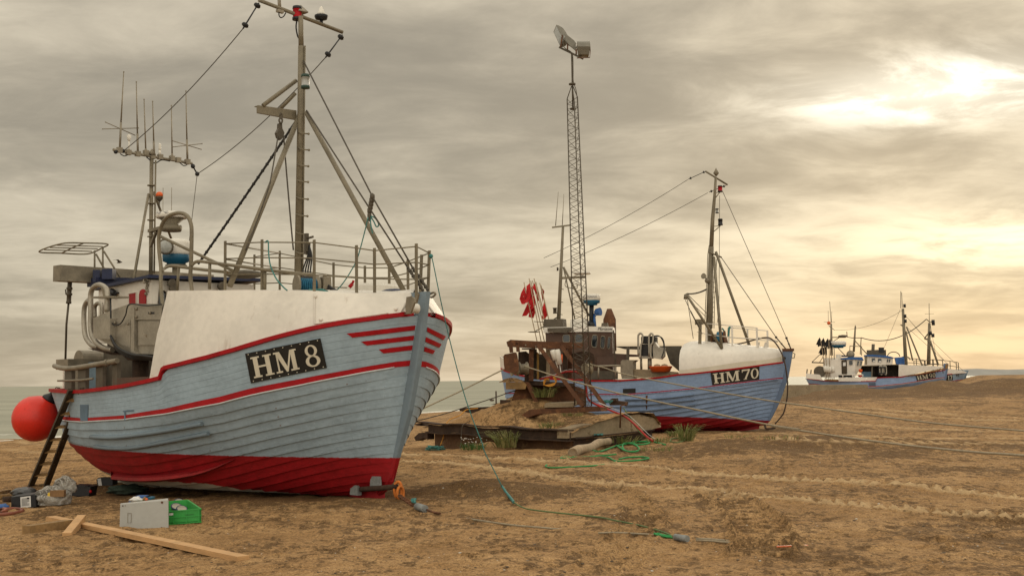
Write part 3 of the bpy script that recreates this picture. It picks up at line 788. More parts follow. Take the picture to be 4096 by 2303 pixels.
def glyph(ch, slab=.08):
    s = slab
    if ch == 'H':
        return [rc(.10, 0, .32, 1), rc(.68, 0, .90, 1), rc(.32, .46, .68, .55), rc(0, 0, .42, s), rc(0, 1 - s, .42, 1), rc(.58, 0, 1, s), rc(.58, 1 - s, 1, 1)]
    if ch == 'M':
        return [rc(.10, 0, .17, 1), rc(.74, 0, .92, 1), rc(0, 0, .28, s), rc(.64, 0, 1, s), rc(0, 1 - s, .25, 1), rc(.76, 1 - s, 1, 1),
                [(.06, 1), (.27, 1), (.54, .16), (.44, .0)], [(.44, 0), (.52, .0), (.80, 1), (.72, 1)]]
    if ch == '8': return ring(.5, .735, .42, .265, .2, .065) + ring(.5, .265, .5, .265, .23, .07)
    if ch == '0': return ring(.5, .5, .48, .5, .22, .09, n=30)
    if ch == '9': return ring(.5, .68, .46, .32, .2, .08) + ring(.42, .5, .54, .5, .19, .09, -95, 25)
    if ch == '7': return [rc(0, .86, 1, 1), rc(0, .72, .10, 1), [(.78, .88), (1, .88), (.52, 0), (.28, 0)], rc(.18, 0, .62, .06)]
    if ch == '1': return [rc(.36, 0, .62, 1), rc(.12, 0, .86, s), [(.36, .76), (.10, .70), (.12, .80), (.5, 1)]]
    return []
def number_board(hull, parent, corners, text, lay, m_board, m_letter, lift=.02, n=14, bvh=None, screws=False):
    """painted registration board bent to the planking; lay = [(char, u0, v0, u1, v1)] on the board"""
    hit = lambda u, v, l: hull.hit(bil(corners, u, v), l, bvh)
    rows = []; back = []
    for i in range(6):
        rows.append([hit(j / n, i / 5, lift) for j in range(n + 1)]); back.append([hit(j / n, i / 5, -.01) for j in range(n + 1)])
    if any(p is None for r in rows for p in r): print('board misses hull', text); return
    mb = MB(); mb.grid(rows, 0, True); mb.grid([r[::-1] for r in back], 0, True)
    for a, b in ((rows[0], back[0]), (rows[-1], back[-1])): mb.grid([a, b], 0, False)
    mb.grid([[r[0] for r in rows], [r[0] for r in back]], 0, False); mb.grid([[r[-1] for r in rows], [r[-1] for r in back]], 0, False)
    o = part('number_board', mb, m_board, parent)
    ml = MB()
    for ch, u0, v0, u1, v1 in lay:
        for q in glyph(ch):
            P = [hit(u0 + (u1 - u0) * x, v0 + (v1 - v0) * y, lift + .009) for x, y in q]
            if None not in P: ml.poly(P)
    for k in range(9):
        for v_ in (.05, .95):
            q = hit(.04 + .115 * k, v_, lift + .003)
            if q and screws: ml.ball(q, .009, 6)
    part('lettering', ml, m_letter, o)
    return o
def wall(P, t, n, m=0, mb=None):
    mb = mb or MB(); mb.prism(P, V(n) * t, m); return mb
def window(parent, P, nrm, mg, mf, frame=.03, name='window', rnd=0):
    """glazed opening: frame standing proud of the wall, pane set inside it; P corners in order"""
    P = [V(p) for p in P]; nrm = V(nrm); c = sum(P, V()) / len(P)
    if rnd:
        Q = []
        k = len(P)
        for i in range(k):
            a, b, d = P[i - 1], P[i], P[(i + 1) % k]
            for q in range(4):
                x = q / 3; Q.append((b + (a - b) * rnd) * (1 - x) ** 2 + b * 2 * x * (1 - x) + (b + (d - b) * rnd) * x * x)
        P = Q
    k = len(P); mb = MB()
    inn = [p.lerp(c, frame) for p in P]
    lift = nrm * .02
    mb.grid([[p + lift for p in P], [p + lift for p in inn]], 0, False, True)
    mb.grid([[p - nrm * .02 for p in P], [p + lift for p in P]], 0, False, True); mb.grid([[p + lift for p in inn], [p - nrm * .004 for p in inn]], 0, False, True)
    o = part(name, mb, mf, parent)
    g = MB(); g.poly([p + nrm * .006 for p in inn]); part('pane', g, mg, o)
    return o
def text_part(name, s, parent, o, xd, yd, size, m, shear=0):
    """short word set in the built-in face, turned into a mesh at o with axes xd, yd (width fitted to size)"""
    cu = bpy.data.curves.new(name, 'FONT'); cu.body = s; cu.size = 1; cu.shear = shear; cu.extrude = .004
    ob = bpy.data.objects.new(name, cu); dg = bpy.context.evaluated_depsgraph_get()
    COL.objects.link(ob); dg.update(); me = bpy.data.meshes.new_from_object(ob.evaluated_get(dg)); COL.objects.unlink(ob); bpy.data.objects.remove(ob)
    xs = [v.co.x for v in me.vertices]; w = max(xs) - min(xs); x0 = min(xs)
    k = size / w; xd = V(xd).normalized(); yd = V(yd).normalized(); zd = xd.cross(yd)
    mb = MB(); mb.v = [V(o) + xd * ((v.co.x - x0) * k) + yd * (v.co.y * k) + zd * (v.co.z * k) for v in me.vertices]
    for p in me.polygons: mb.face(list(p.vertices))
    return part(name, mb, m, parent)
def tubes(parent, name, paths, r, m, n=8, label=None):
    mb = MB()
    for p in paths: mb.tube(p, r, n)
    return part(name, mb, m, parent, label)
def insulator_string(mb, a, b, r=.02, n=2, bead=.06):
    a, b = V(a), V(b); d = (b - a).normalized()
    mb.tube([a, b], r, 6)
    for k in (.12, .88):
        c = a.lerp(b, k); mb.lathe(c - d * .03, d, [(0, .012), (.005, bead), (.03, bead), (.06, .012)], 10)
    return mb
# ------------------------------------------------------------------ the near boat
foot = ground((1530, 1985))
F8 = Frame(foot, 47)
BOAT = thing('fishing_boat', F8.w(4.5, 0, Gs(F8.w(4.5, 0, 0).x, F8.w(4.5, 0, 0).y)), 'light blue wooden fishing boat HM 8 with red bow stripes and tall railed white foredeck', 'fishing boat', 'fishing boats hauled up on the beach')
sheer_px = ZL('B', (1216, 652), (1100, 664), (900, 692), (690, 720), (460, 762), (230, 818), (0, 884)) + ZL('A', (1700, 918), (1500, 973), (1300, 1022), (1184, 1050), (1172, 1118), (1060, 1146), (900, 1178), (700, 1204), (600, 1216), (500, 1217), (420, 1212), (375, 1206))
stU_px = ZL('B', (1162, 977), (1000, 1000), (700, 1052), (350, 1117), (0, 1184)) + ZL('A', (1600, 1240), (1210, 1326), (900, 1376), (600, 1397), (500, 1388))
stL_px = ZL('B', (1157, 1016), (1000, 1040), (700, 1093), (350, 1163), (0, 1234)) + ZL('A', (1600, 1290), (1210, 1366), (900, 1407), (600, 1424), (500, 1417))
wl_px = ZL('C', (515, 492), (560, 502), (650, 517), (900, 550), (1100, 563), (1300, 565), (1500, 563), (1800, 563)) + ZL('D', (0, 570), (300, 575), (600, 585), (850, 600), (1050, 622))
us, zs = F8.uz(Z('B', 1222, 655), .06); ustr, zstr = F8.uz(Z('B', 1166, 1000), .06); uwl, zwl = F8.uz(Z('D', 1036, 618), .06)
kz = lambda t: -.06 - .30 * t + .10 * max(0, 1 - t * 12)
kw_top = dict(tm=.40, pf=2.05, qf=1.75, pa=2.3, qa=1.9)
kw_str = dict(tm=.41, pf=2.0, qf=1.65, pa=2.2, qa=1.8)
ukeel = F8.uz(Z('C', 850, 790), .05)[0]
H8 = Hull(F8, [
    (us, 203, 2.28, kw_top, sheer_px, 0),
    (ustr, 236, 2.24, kw_str, stU_px, 0),
    (ustr + .02, 240, 2.24, kw_str, stL_px, 0),
    (uwl, 286, 1.98, dict(tm=.46, pf=1.75, qf=1.12, pa=2.0, qa=1.35), wl_px, 0),
    (uwl + .12, None, 1.40, dict(tm=.50, pf=1.8, qf=.85, pa=1.9, qa=1.0), (lambda t: .02 + .12 * (2 * t - 1) ** 2), .55),
    (.12, ukeel, .075, dict(tm=.5, pf=8, qf=1, pa=8, qa=1), kz, .1)])
zf = [H8.levels[3]['z'](t) for t in (.05, .35, .7)]; uf = [H8.levels[3]['u0'] + (H8.levels[3]['u1'] - H8.levels[3]['u0']) * t for t in (.05, .35, .7)]
# waterline paint as height against distance aft, in the boat's own coordinates
o8 = BOAT.location; ku = np.polyfit([u + (F8.o - V((o8.x, o8.y, 0))).dot(F8.A) for u in uf], [z - o8.z for z in zf], 2)
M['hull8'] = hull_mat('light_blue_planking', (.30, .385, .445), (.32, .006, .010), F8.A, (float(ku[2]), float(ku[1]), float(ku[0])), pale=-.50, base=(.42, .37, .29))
M['moulding'] = mat('pale_blue_moulding', (.46, .50, .51), .5, 0, .1, 6)
H8.build(BOAT, M['hull8'], M['red'], M['moulding'], strakes=15)
for lv in H8.levels: print('level', round(lv['u0'], 2), round(lv['u1'], 2), [round(lv['z'](t), 2) for t in (0, .1, .3, .5, .8, 1)])
# stem post and keel
def stem_profile():
    return [F8.uz(Z(*q), -.04) for q in (('B', 1308, 482), ('B', 1272, 800), ('B', 1240, 1020), ('D', 1180, 250), ('D', 1118, 470), ('D', 1078, 622), ('D', 1050, 740), ('D', 990, 835), ('D', 935, 880))]
sp = stem_profile()
mb = MB(); rows = []
for k, (u, z) in enumerate(sp):
    w1 = .055 if k < 6 else .05
    rows.append([F8.w(u + .36, -w1 - .02, z), F8.w(u + .36, w1 + .02, z), F8.w(u + .03, w1, z), F8.w(u, w1 * .7, z), F8.w(u, -w1 * .7, z), F8.w(u + .03, -w1, z)])
mb.grid(rows, 0, False, True); mb.face(list(range(6))[::-1]); mb.face([len(mb.v) - 6 + i for i in range(6)])
o = part('stem_post', mb, M['hull8'], BOAT); fix_normals(o)
mb = MB(); kr = []
for k in range(31):
    t = k / 30; u = .05 + t * (H8.levels[5]['u1'] - .1); z = kz(t)
    kr.append([F8.w(u, -.085, z - .12), F8.w(u, .085, z - .12), F8.w(u, .085, z + .1), F8.w(u, -.085, z + .1)])
kr = [r for r in kr]; mb.grid(kr, 0, False, True); mb.face([3, 2, 1, 0]); mb.face([len(mb.v) - 4 + i for i in range(4)])
part('keel', mb, M['hull8'], BOAT)
# cap rails along the sheer, with the red step at the break of the foredeck
mb = MB()
for side in (1, -1):
    T = [.004] + [i / 150 for i in range(1, 150)]
    a = [H8.pt(0, t, side) for t in T]
    rows = [[p + F8.S * side * .05 + V((0, 0, .0)) for p in a], [p + F8.S * side * .055 + V((0, 0, .06)) for p in a], [p - F8.S * side * .13 + V((0, 0, .06)) for p in a], [p - F8.S * side * .13 - V((0, 0, .01)) for p in a]]
    mb.grid(rows, 0, False); mb.grid([rows[3], rows[0]], 0, False)
part('cap_rail', mb, M['red'], BOAT)
# three red flashes each side of the bow
def patch(cor, n=14, m=4, lift=.012, hull=H8):
    mb = MB(); rows = [[hull.hit(bil(cor, j / n, i / m), lift) for j in range(n + 1)] for i in range(m + 1)]
    rows = [[p for p in r] for r in rows]
    if any(p is None for r in rows for p in r): print('patch miss', cor[0]); return None
    mb.grid(rows, 0, True); return mb
bows = [((700, 783), (1196, 724), (1190, 759), (742, 813)), ((803, 842), (1187, 797), (1181, 832), (846, 870)), ((930, 898), (1176, 868), (1170, 903), (966, 927))]
far_b = [((1280, 737), (1414, 803), (1396, 832), (1277, 768)), ((1269, 808), (1383, 860), (1366, 886), (1266, 842)), ((1260, 878), (1336, 906), (1320, 932), (1257, 912))]
for cset in (bows, far_b):
    for c in cset:
        q = patch(ZL('B', *c))
        if q: part('painted_flash', q, M['red'], BOAT)
# registration board
brd = [(983, 1413), (1282, 1352), (1308, 1469), (1006, 1531)]
number_board(H8, BOAT, brd, 'HM 8', [('H', .06, .14, .33, .84), ('M', .36, .14, .66, .84), ('8', .755, .12, .945, .86)], M['board'], M['letter'], screws=True)
# --- white whaleback
aft_b, aft_t = Z('A', 1070, 1133), Z('A', 1208, 476)
tb1 = H8.t_of_px(0, aft_b); tt1 = H8.t_of_px(0, aft_t, .30)
top_px = ZL('A', (1208, 476), (1500, 473), (1810, 469)) + ZL('B', (300, 474), (620, 489), (980, 499), (1110, 511), (1160, 520))
def topz(t):
    q = H8.pt(0, t, 1, .30); x = proj(V((q.x, q.y, 2.9)))[0]
    xs = [p[0] for p in top_px]; ys = [p[1] for p in top_px]; y = float(np.interp(x, xs, ys))
    d = ray((x, y)); return CAM.z + d.z / math.hypot(d.x, d.y) * math.hypot(q.x, q.y)
tb0 = .008; tt0 = .014
NB = 44; bw = {1: [], -1: []}; tops = {1: [], -1: []}
for side in (1, -1):
    for j in range(NB + 1):
        f = j / NB; tb = tb0 + (tb1 - tb0) * f; tt = tt0 + (tt1 - tt0) * f
        zt = topz(max(tt, .06)); b = H8.pt(0, tb, side, .02, .05); e = H8.pt(0, tt, side, .30 + .18 * max(0, 1 - tt * 9)); tp = V((e.x, e.y, zt))
        bw[side].append([b, b.lerp(tp, .5) + F8.S * side * .03, tp]); tops[side].append(tp)
mb = MB()
for side in (1, -1):
    mb.thick(bw[side], -F8.S * side, .05)
o = part('bulwark', mb, M['white'], BOAT); fix_normals(o)
mb = MB()
mb.grid([[tops[1][j], tops[1][j].lerp(tops[-1][j], .5) + V((0, 0, .06)), tops[-1][j]] for j in range(NB + 1)], 0, True)
mb.grid([[tops[1][j] - V((0, 0, .06)), tops[-1][j] - V((0, 0, .06))] for j in range(NB + 1)], 0, True)
mb.poly([bw[1][0][0], bw[1][0][2], bw[-1][0][2], bw[-1][0][0]]); part('foredeck', mb, M['white'], BOAT)
# working deck and after bulkhead of the foredeck
mb = MB(); T = [i / 40 for i in range(1, 40)]
mb.grid([[H8.pt(1, t, 1, .05, .0), H8.pt(1, t, -1, .05, .0)] for t in T], 0, True)
part('deck', mb, M['wood_old'], BOAT)
mb = MB(); q = .02
mb.poly([bw[1][-1][0] - F8.S * .1, bw[1][-1][2] - F8.S * .1, bw[-1][-1][2] + F8.S * .1, bw[-1][-1][0] + F8.S * .1]); part('bulkhead', mb, M['white'], BOAT)
# seams and doubler on the bulwark
# bow fairlead: two cheek plates and a pale roller
P = lambda k, x, y, v: F8.at(Z(k, x, y), v=v)
mb = MB()
c = [F8.at(Z('B', x, y), v=.42) for x, y in ((1132, 520), (1165, 516), (1188, 530), (1190, 560), (1160, 640), (1130, 645), (1124, 600))]
mb.prism(c, -F8.S * .03)
c = [F8.at(Z('B', x, y), v=.20) for x, y in ((1210, 492), (1218, 496), (1190, 610), (1180, 606))]
mb.prism(c, -F8.S * .03)
fl = part('fairlead', mb, M['galv'], BOAT)
mb = MB(); a = F8.at(Z('B', 1156, 602), v=.34); mb.lathe(a, -F8.S, [(0, .085), (.02, .085), (.04, .065), (.09, .062), (.12, .075), (.14, .075)], 18); part('roller', mb, M['white_clean'], fl)
mb = MB(); mb.tube(curve([P('B', 1300, 500, -.10), P('B', 1330, 488, -.12), P('B', 1343, 500, -.14), P('B', 1320, 522, -.12), P('B', 1305, 522, -.10)]), .016); part('towing_ring', mb, M['galv'], BOAT)
# --- mast
um, _ = F8.uz(Z('G', 525, 1190)); mbase = F8.at(Z('G', 525, 1195), v=0); mmid = F8.at(Z('F', 548, 820), v=0); mtop = F8.at(Z('F', 548, 120), v=0); m2 = F8.at(Z('F', 551, 335), v=0)
mz = lambda k, x, y: F8.at(Z(k, x, y), u=um)
mb = MB(); ax = F8.S; 
mb.tube([mbase - V((0, 0, .3)), mmid, m2], [.066, .058, .052], 8); mb.tube([m2, mtop], [.045, .042], 8)
for dx in (.05, .075): mb.tube([mbase - F8.A * dx - F8.S * .05, m2 - F8.A * dx * .8 - F8.S * .04], .014, 6)
mast = part('mast', mb, M['mast'], BOAT)
mb = MB()
for k, x0, x1, y in [('F', 525, 605, 962), ('F', 528, 608, 1079), ('F', 523, 603, 1196), ('F', 520, 602, 1310), ('F', 518, 600, 1434), ('G', 520, 600, 530), ('G', 518, 597, 652), ('G', 516, 596, 784), ('G', 514, 590, 924)]:
    a = F8.at(Z(k, x0, y - 8), v=.06); b = F8.at(Z(k, x0 + 25, y + 4), v=.05); c = F8.at(Z(k, x1, y + 8), v=-.04)
    mb = MB(); mb.tube([a, b, c], .013, 6); mb.ball(c, .022, 8); part('step_rung', mb, M['mast'], mast)
mb = MB(); yl, yr = mz('F', 245, 3), mz('F', 850, 235)
mb.tube([yl, yr], .034, 8); yard = part('yard', mb, M['mast'], mast)
mb = MB(); a = mz('F', 548, 96); b = mz('F', 550, 38); mb.lathe(a, (0, 0, 1), [(0, .13), (.02, .13), ((b - a).length, .004)], 4); part('mast_cap', mb, M['galv'], mast)
def lantern(parent, c, r, h, m, cap=M['black']):
    mb = MB(); c = V(c); mb.lathe(c, (0, 0, 1), [(0, r), (h * .18, r), (h * .2, r * .88), (h * .8, r * .88), (h * .82, r), (h, r * .9)], 12, [0, 0, 1, 0, 0]); return part('lantern', mb, [cap, m], parent)
lantern(mast, mz('F', 541, 152) - F8.S * -.05, .085, .24, M['red'])
lantern(mast, F8.at(Z('F', 582, 642), v=.12), .075, .24, M['glass'], mat('green_lamp_cap', (.02, .05, .035), .5))
mb = MB(); c = mz('F', 697, 150); mb.tube([mz('F', 699, 185), c], .03, 8); mb.lathe(c, (0, 0, 1), [(0, .03), (.02, .1), (.07, .12), (.09, .115)], 16); gd = part('gps_aerial', mb, M['black'], mast)
mb = MB(); mb.lathe(c + V((0, 0, .09)), (0, 0, 1), [(0, .075), (.05, .06), (.14, .025), (.16, .01)], 14); part('dome', mb, M['white_clean'], gd)
mb = MB(); mb.tube([mz('F', 397, 82), mz('F', 393, 10), mz('F', 391, -40)], .03, 8); mb.bar(mz('F', 375, 78), mz('F', 420, 90), .06, .05); part('stub_aerial', mb, M['galv'], mast)
mb = MB(); mb.tube(curve([mz('F', 440, 95), mz('F', 425, 120), mz('F', 405, 130), mz('F', 392, 115), mz('F', 390, 88)]), .01, 6); mb.tube(curve([mz('F', 520, 150), mz('F', 515, 200), mz('F', 525, 260), mz('F', 545, 320), mz('F', 550, 540), mz('F', 560, 740)]), .014, 6); part('cable', mb, M['rubber'], mast)
# bracket with hanging block
mb = MB(); gA = mz('F', 240, 768); gB = mz('F', 240, 818); gC = mz('F', 518, 868); gD = mz('F', 518, 806)
mb.prism([gA, gB, gC, gD], F8.A * .05); mb.prism([gA, gD, gD + F8.A * .12, gA + F8.A * .12], V((0, 0, .012)))
mb.tube([mz('F', 275, 765), mz('F', 515, 585)], .036, 8); mb.tube([F8.at(Z('F', 400, 790), u=um + .3), F8.at(Z('F', 512, 675), u=um + .1)], .032, 8)
brk = part('derrick_bracket', mb, M['mast'], mast)
mb = MB()
mb.tube(curve([mz('F', 405, 818), mz('F', 396, 838), mz('F', 404, 858), mz('F', 414, 838), mz('F', 405, 820)], 4), .014, 6); mb.tube(curve([mz('F', 404, 850), mz('F', 392, 872), mz('F', 404, 895), mz('F', 416, 872), mz('F', 404, 852)], 4), .016, 6)
mb.prism([mz('F', x, y) for x, y in ((394, 893), (414, 893), (416, 930), (431, 962), (424, 995), (404, 1014), (384, 995), (375, 962), (392, 930))], F8.A * .07)
part('pulley_block', mb, M['galv_dark'], brk)
mb = MB(); bl = mz('F', 383, 990); br = mz('F', 425, 990)
mb.tube(sag(bl, P('F', 325, 1330, .9), .02), .012, 6); mb.tube(sag(P('F', 325, 1330, .9), P('G', 150, 910, 1.3), .03), .012, 6)
mb.tube(sag(br, P('G', 495, 905, .3), .05), .014, 6); part('fall_rope', mb, M['stay'], brk)
# mast legs
mb = MB(); l1 = F8.at(Z('F', 548, 815), u=um); l1b = F8.at(Z('G', 35, 1165), v=1.62)
mb.tube([l1, l1b], .046, 10); part('mast_leg', mb, M['mast'], mast)
mb = MB(); l2 = F8.at(Z('F', 588, 815), v=-.02); l2b = F8.at(Z('G', 1312, 1232), v=-.25)
mb.tube([l2, l2b], .042, 10); part('mast_leg', mb, M['mast'], mast)
mb = MB(); mb.tube(sag(F8.at(Z('F', 505, 890), u=um), P('d', 800, 930, .4), .02), .022, 6)
for k in range(1, 22):
    q = sag(F8.at(Z('F', 505, 890), u=um), P('d', 800, 930, .4), .02, 22)[k]; mb.ball(q, .034, 6)
part('stay', mb, M['rubber'], mast)
# forestays to the stem head
mb = MB(); hA = F8.at(Z('B', 1250, 470), v=.03); hB = F8.at(Z('B', 1285, 465), v=-.03)
jA = F8.at(Z('G', 1325, 1035), v=.02); jB = F8.at(Z('G', 1360, 1035), v=-.02)
mb.tube([F8.at(Z('F', 590, 800), v=0), jA], .013, 6); mb.tube([F8.at(Z('F', 567, 440), v=0), F8.at(Z('G', 1068, 520), v=0), jB], .013, 6)
for a, b in ((jA, hA), (jB, hB)):
    mb.tube([a, b], .02, 6)
    for k in range(9): mb.ball(a.lerp(b, k / 8), .036 if k % 2 else .028, 6)
part('forestay', mb, M['stay'], mast)
mb = MB(); c = F8.at(Z('G', 1067, 520), v=0); e = F8.at(Z('G', 1048, 620), v=0); mb.tube([c, e], .024, 6)
for k in range(5): mb.ball(c.lerp(e, k / 4), .045, 6, 0, (1, 1, 1.4))
mb.ball(F8.at(Z('G', 1046, 660), v=0), .06, 10, 0, (.6, .6, 1.5)); part('tackle', mb, M['galv_dark'], mast)
mb = MB(); mb.tube(curve([F8.at(Z('G', x, y), v=0) for x, y in ((1056, 660), (1085, 672), (1108, 705), (1112, 728), (1095, 735), (1078, 700), (1058, 668))]), .011, 6)
mb.tube(curve([F8.at(Z('G', x, y), v=0) for x, y in ((1052, 672), (1056, 720), (1068, 785))]), .011, 6); mb.tube(curve([F8.at(Z('G', x, y), v=.1) for x, y in ((1036, 668), (1012, 770), (960, 960), (910, 1060), (850, 1150), (800, 1205))]), .010, 6)
part('halyard', mb, M['rope_teal'], mast)
# aerial wires from the yard to the after mast
mb = MB(); i1 = mz('F', 130, 210); i2 = mz('F', 728, 418)
part('insulator', insulator_string(MB(), yl - V((0, 0, .05)), i1, .013), M['black'], mast); part('insulator', insulator_string(MB(), yr - V((0, 0, .05)), i2, .013), M['black'], mast)
# --- foredeck railing
def rail_top(t, side): 
    e = H8.pt(0, t, side, .44 + .1 * max(0, 1 - t * 6)); return V((e.x, e.y, topz(max(t, .06))))
def near_post(k, x, y):
    best = min(((abs(proj(rail_top(i / 400, 1))[0] - Z(k, x, y)[0]), i / 400) for i in range(8, 240)))[1]
    b = rail_top(best, 1); u, v, _ = F8.loc(b); n = ray(Z(k, x, y)); h = math.hypot(n.x, n.y)
    return b, V((b.x, b.y, CAM.z + n.z / h * math.hypot(b.x, b.y)))
def far_post(k, x, y):
    best = min(((abs(proj(rail_top(i / 400, -1))[0] - Z(k, x, y)[0]), i / 400) for i in range(8, 300)))[1]
    b = rail_top(best, -1); n = ray(Z(k, x, y)); h = math.hypot(n.x, n.y)
    return b, V((b.x, b.y, CAM.z + n.z / h * math.hypot(b.x, b.y)))
near = [near_post('d', 1240, 575), near_post('G', 270, 838), near_post('G', 645, 840), near_post('G', 945, 880), near_post('G', 1082, 900)]
b = F8.at(Z('G', 1385, 1240), v=.10); near.append((b, F8.at(Z('G', 1385, 868), v=.10)))
tip = F8.at(Z('G', 1480, 918), v=-.22); tipb = F8.at(Z('G', 1470, 1195), v=-.20)
far = [far_post('d', 1728, 795), far_post('G', 397, 918), far_post('G', 786, 1003), far_post('G', 1016, 1026), far_post('G', 1192, 1028), far_post('G', 1326, 980)]
f1 = (F8.at(Z('G', 1412, 1230), v=-.30), F8.at(Z('G', 1424, 948), v=-.30))
mb = MB()
allp = near + [(tipb, tip), f1] + far[::-1]
for fr_ in (.97, .66, .33):
    L = [b.lerp(t_, fr_) for b, t_ in near] + [tipb.lerp(tip, fr_)] + [b.lerp(t_, fr_) for b, t_ in far[::-1]]
    mb.tube(L, .011, 6)
mb.tube([near[0][0].lerp(near[0][1], .97), far[1][0].lerp(far[1][1], .97)], .013, 6); mb.tube([near[0][0].lerp(near[0][1], .65), far[1][0].lerp(far[1][1], .65)], .013, 6)
railing = part('railing', mb, M['mast'], BOAT)
for b, t_ in allp:
    w = .037; d = (t_ - b).normalized()
    part('post', MB().bar(b - V((0, 0, .03)), t_ + V((0, 0, .02)), w * 1.35, w * .6, F8.S), M['mast'], railing)
# --- big tubular arch and handrails on the starboard side
va = 1.78
mb = MB(); ar = [F8.at(Z('A', 1187, 640), v=va + .12), F8.at(Z('d', 180, 1330), v=va + .05)] + [F8.at(Z('d', x, y), v=va) for x, y in ((182, 1000), (150, 700), (150, 460), (210, 260), (300, 150), (420, 98), (540, 98), (625, 150), (675, 260), (690, 420), (680, 900), (668, 1150), (690, 1330))] + [F8.at(Z('A', 1402, 622), v=va + .12)]
mb.tube(curve(ar, 5), .033, 12); arch = part('arch', mb, M['mast'], BOAT)
mb = MB(); mb.tube([F8.at(Z('d', 175, 480), v=va), F8.at(Z('d', 1375, 1045), v=1.35)], .025, 10); part('brace', mb, M['mast'], arch)
mb = MB()
mb.tube(curve([F8.at(Z('d', x, y), v=v) for x, y, v in ((200, 1060, va), (235, 1010, 1.7), (330, 968, 1.6), (480, 978, 1.55), (900, 1030, 1.4), (1380, 1080, 1.25))], 5), .026, 8)
mb.tube([F8.at(Z('d', 475, 985), v=1.55), F8.at(Z('d', 452, 1370), v=1.55)], .024, 8)
mb.tube(curve([F8.at(Z('d', x, y), v=v) for x, y, v in ((690, 960, va), (740, 910, 1.75), (820, 890, 1.72), (1000, 910, 1.7), (1500, 975, 1.6), (2060, 1050, 1.4))] + [F8.at(Z('G', 640, 1085), v=.9)], 5), .027, 8)
for x, y0, y1, v in ((990, 925, 1350, 1.7), (1905, 1040, 1360, 1.45)): mb.tube([F8.at(Z('d', x, y0), v=v), F8.at(Z('d', x - 5, y1), v=v)], .026, 8)
part('handrail', mb, M['mast'], BOAT)
mb = MB(); c = F8.at(Z('d', 1560, 1105), v=.6); mb.ball(c, .26, 14, 0, (1.25, 1.25, .28)); part('hatch_dome', mb, M['galv_dark'], BOAT)
# ------------------------------------------------------------------ near boat: after half
def plate(k, pts, v, t=.03): return [F8.at(Z(k, *p), v=v) for p in pts]
def many(parent, name, mbs, m, label=None):
    for q in mbs: part(name, q, m, parent, label)
vw = 1.25; fu, _, rz = F8.loc(F8.at(Z('H', 1300, 555), v=vw)); au = fu + 2.1; vp = -.85; zb = 2.5; rz = 3.56
W = lambda u, v, z: F8.w(u, v, z)
mb = MB()
mb.prism([W(fu, vw, zb), W(au, vw, zb), W(au, vw, rz), W(fu, vw, rz)], -F8.S * .04); mb.prism([W(fu, vp, zb), W(au, vp, zb), W(au, vp, rz), W(fu, vp, rz)], F8.S * .04)
mb.prism([W(fu, vw - .042, zb), W(fu, vp + .042, zb), W(fu, vp + .042, rz), W(fu, vw - .042, rz)], F8.A * .04); mb.prism([W(au, vw - .042, zb), W(au, vp + .042, zb), W(au, vp + .042, rz), W(au, vw - .042, rz)], -F8.A * .04)
wh = part('wheelhouse', mb, M['white'], BOAT)
mb = MB()
zl = lambda f: rz + .05 - .03 * f
mb.prism([W(fu - .16, vw + .12, rz + .02), W(au + .1, vw + .12, rz - .06), W(au + .1, vp - .12, rz - .02), W(fu - .16, vp - .12, rz + .06)], V((0, 0, .055)))
part('wheelhouse_roof', mb, M['navy'], wh)
mb = MB(); mb.box(F8.w((fu + au) / 2, .2, 1.7), F8.A * .98, F8.S * .9, V((0, 0, .81))); part('engine_casing', mb, M['galv_dark'], BOAT)
red_in = mat('red_window_blind', (.30, .012, .014), .6, 0, .2, 6)
window(wh, [F8.at(Z('H', x, y), v=vw + .001) for x, y in ((1076, 706), (1160, 690), (1160, 830), (1076, 830))], F8.S, red_in, M['white'], .1)
dp = [F8.at(Z('H', x, y), v=vw + .004) for x, y in ((1188, 900), (1188, 720), (1198, 680), (1222, 662), (1245, 668), (1256, 690), (1256, 900))]
mb = MB(); mb.prism(dp, F8.S * .02); part('door', mb, red_in, wh)
window(wh, [F8.at(Z('H', x, y), u=fu - .001) for x, y in ((1385, 650), (1455, 690), (1455, 830), (1372, 815))], -F8.A, M['dark_glass'], M['wood_dark'], .1)
for k, x, y in (('H', 1490, 608), ('H', 1508, 660), ('d', 1140, 1310)):
    c = F8.at(Z(k, x, y), u=fu - .02); mb = MB(); mb.lathe(c, -F8.A, [(0, .03), (.04, .06), (.10, .085), (.13, .085), (.135, .06)], 12); part('deck_lamp', mb, M['galv_dark'], wh)
c = F8.at(Z('H', 930, 700), v=vw + .08); mb = MB(); mb.lathe(c, F8.A, [(0, .04), (.1, .07), (.12, .09), (.16, .09)], 12); mb.tube([c, c - F8.S * .1], .015, 6); part('deck_lamp', mb, M['black'], wh)
mb = MB(); c = [F8.at(Z('H', x, y), v=vw + .03) for x, y in ((1255, 590), (1262, 620), (1255, 650), (1262, 680), (1250, 710))]
for q in c: mb.ball(q, .03, 6)
mb.tube(curve([F8.at(Z('A', 1090, 400), v=vw + .05), F8.at(Z('A', 1045, 392), v=vw + .1), F8.at(Z('A', 1050, 420), v=vw + .1), F8.at(Z('A', 1150, 360), v=1.0)]), .012, 6); part('cable', mb, M['galv'], wh)
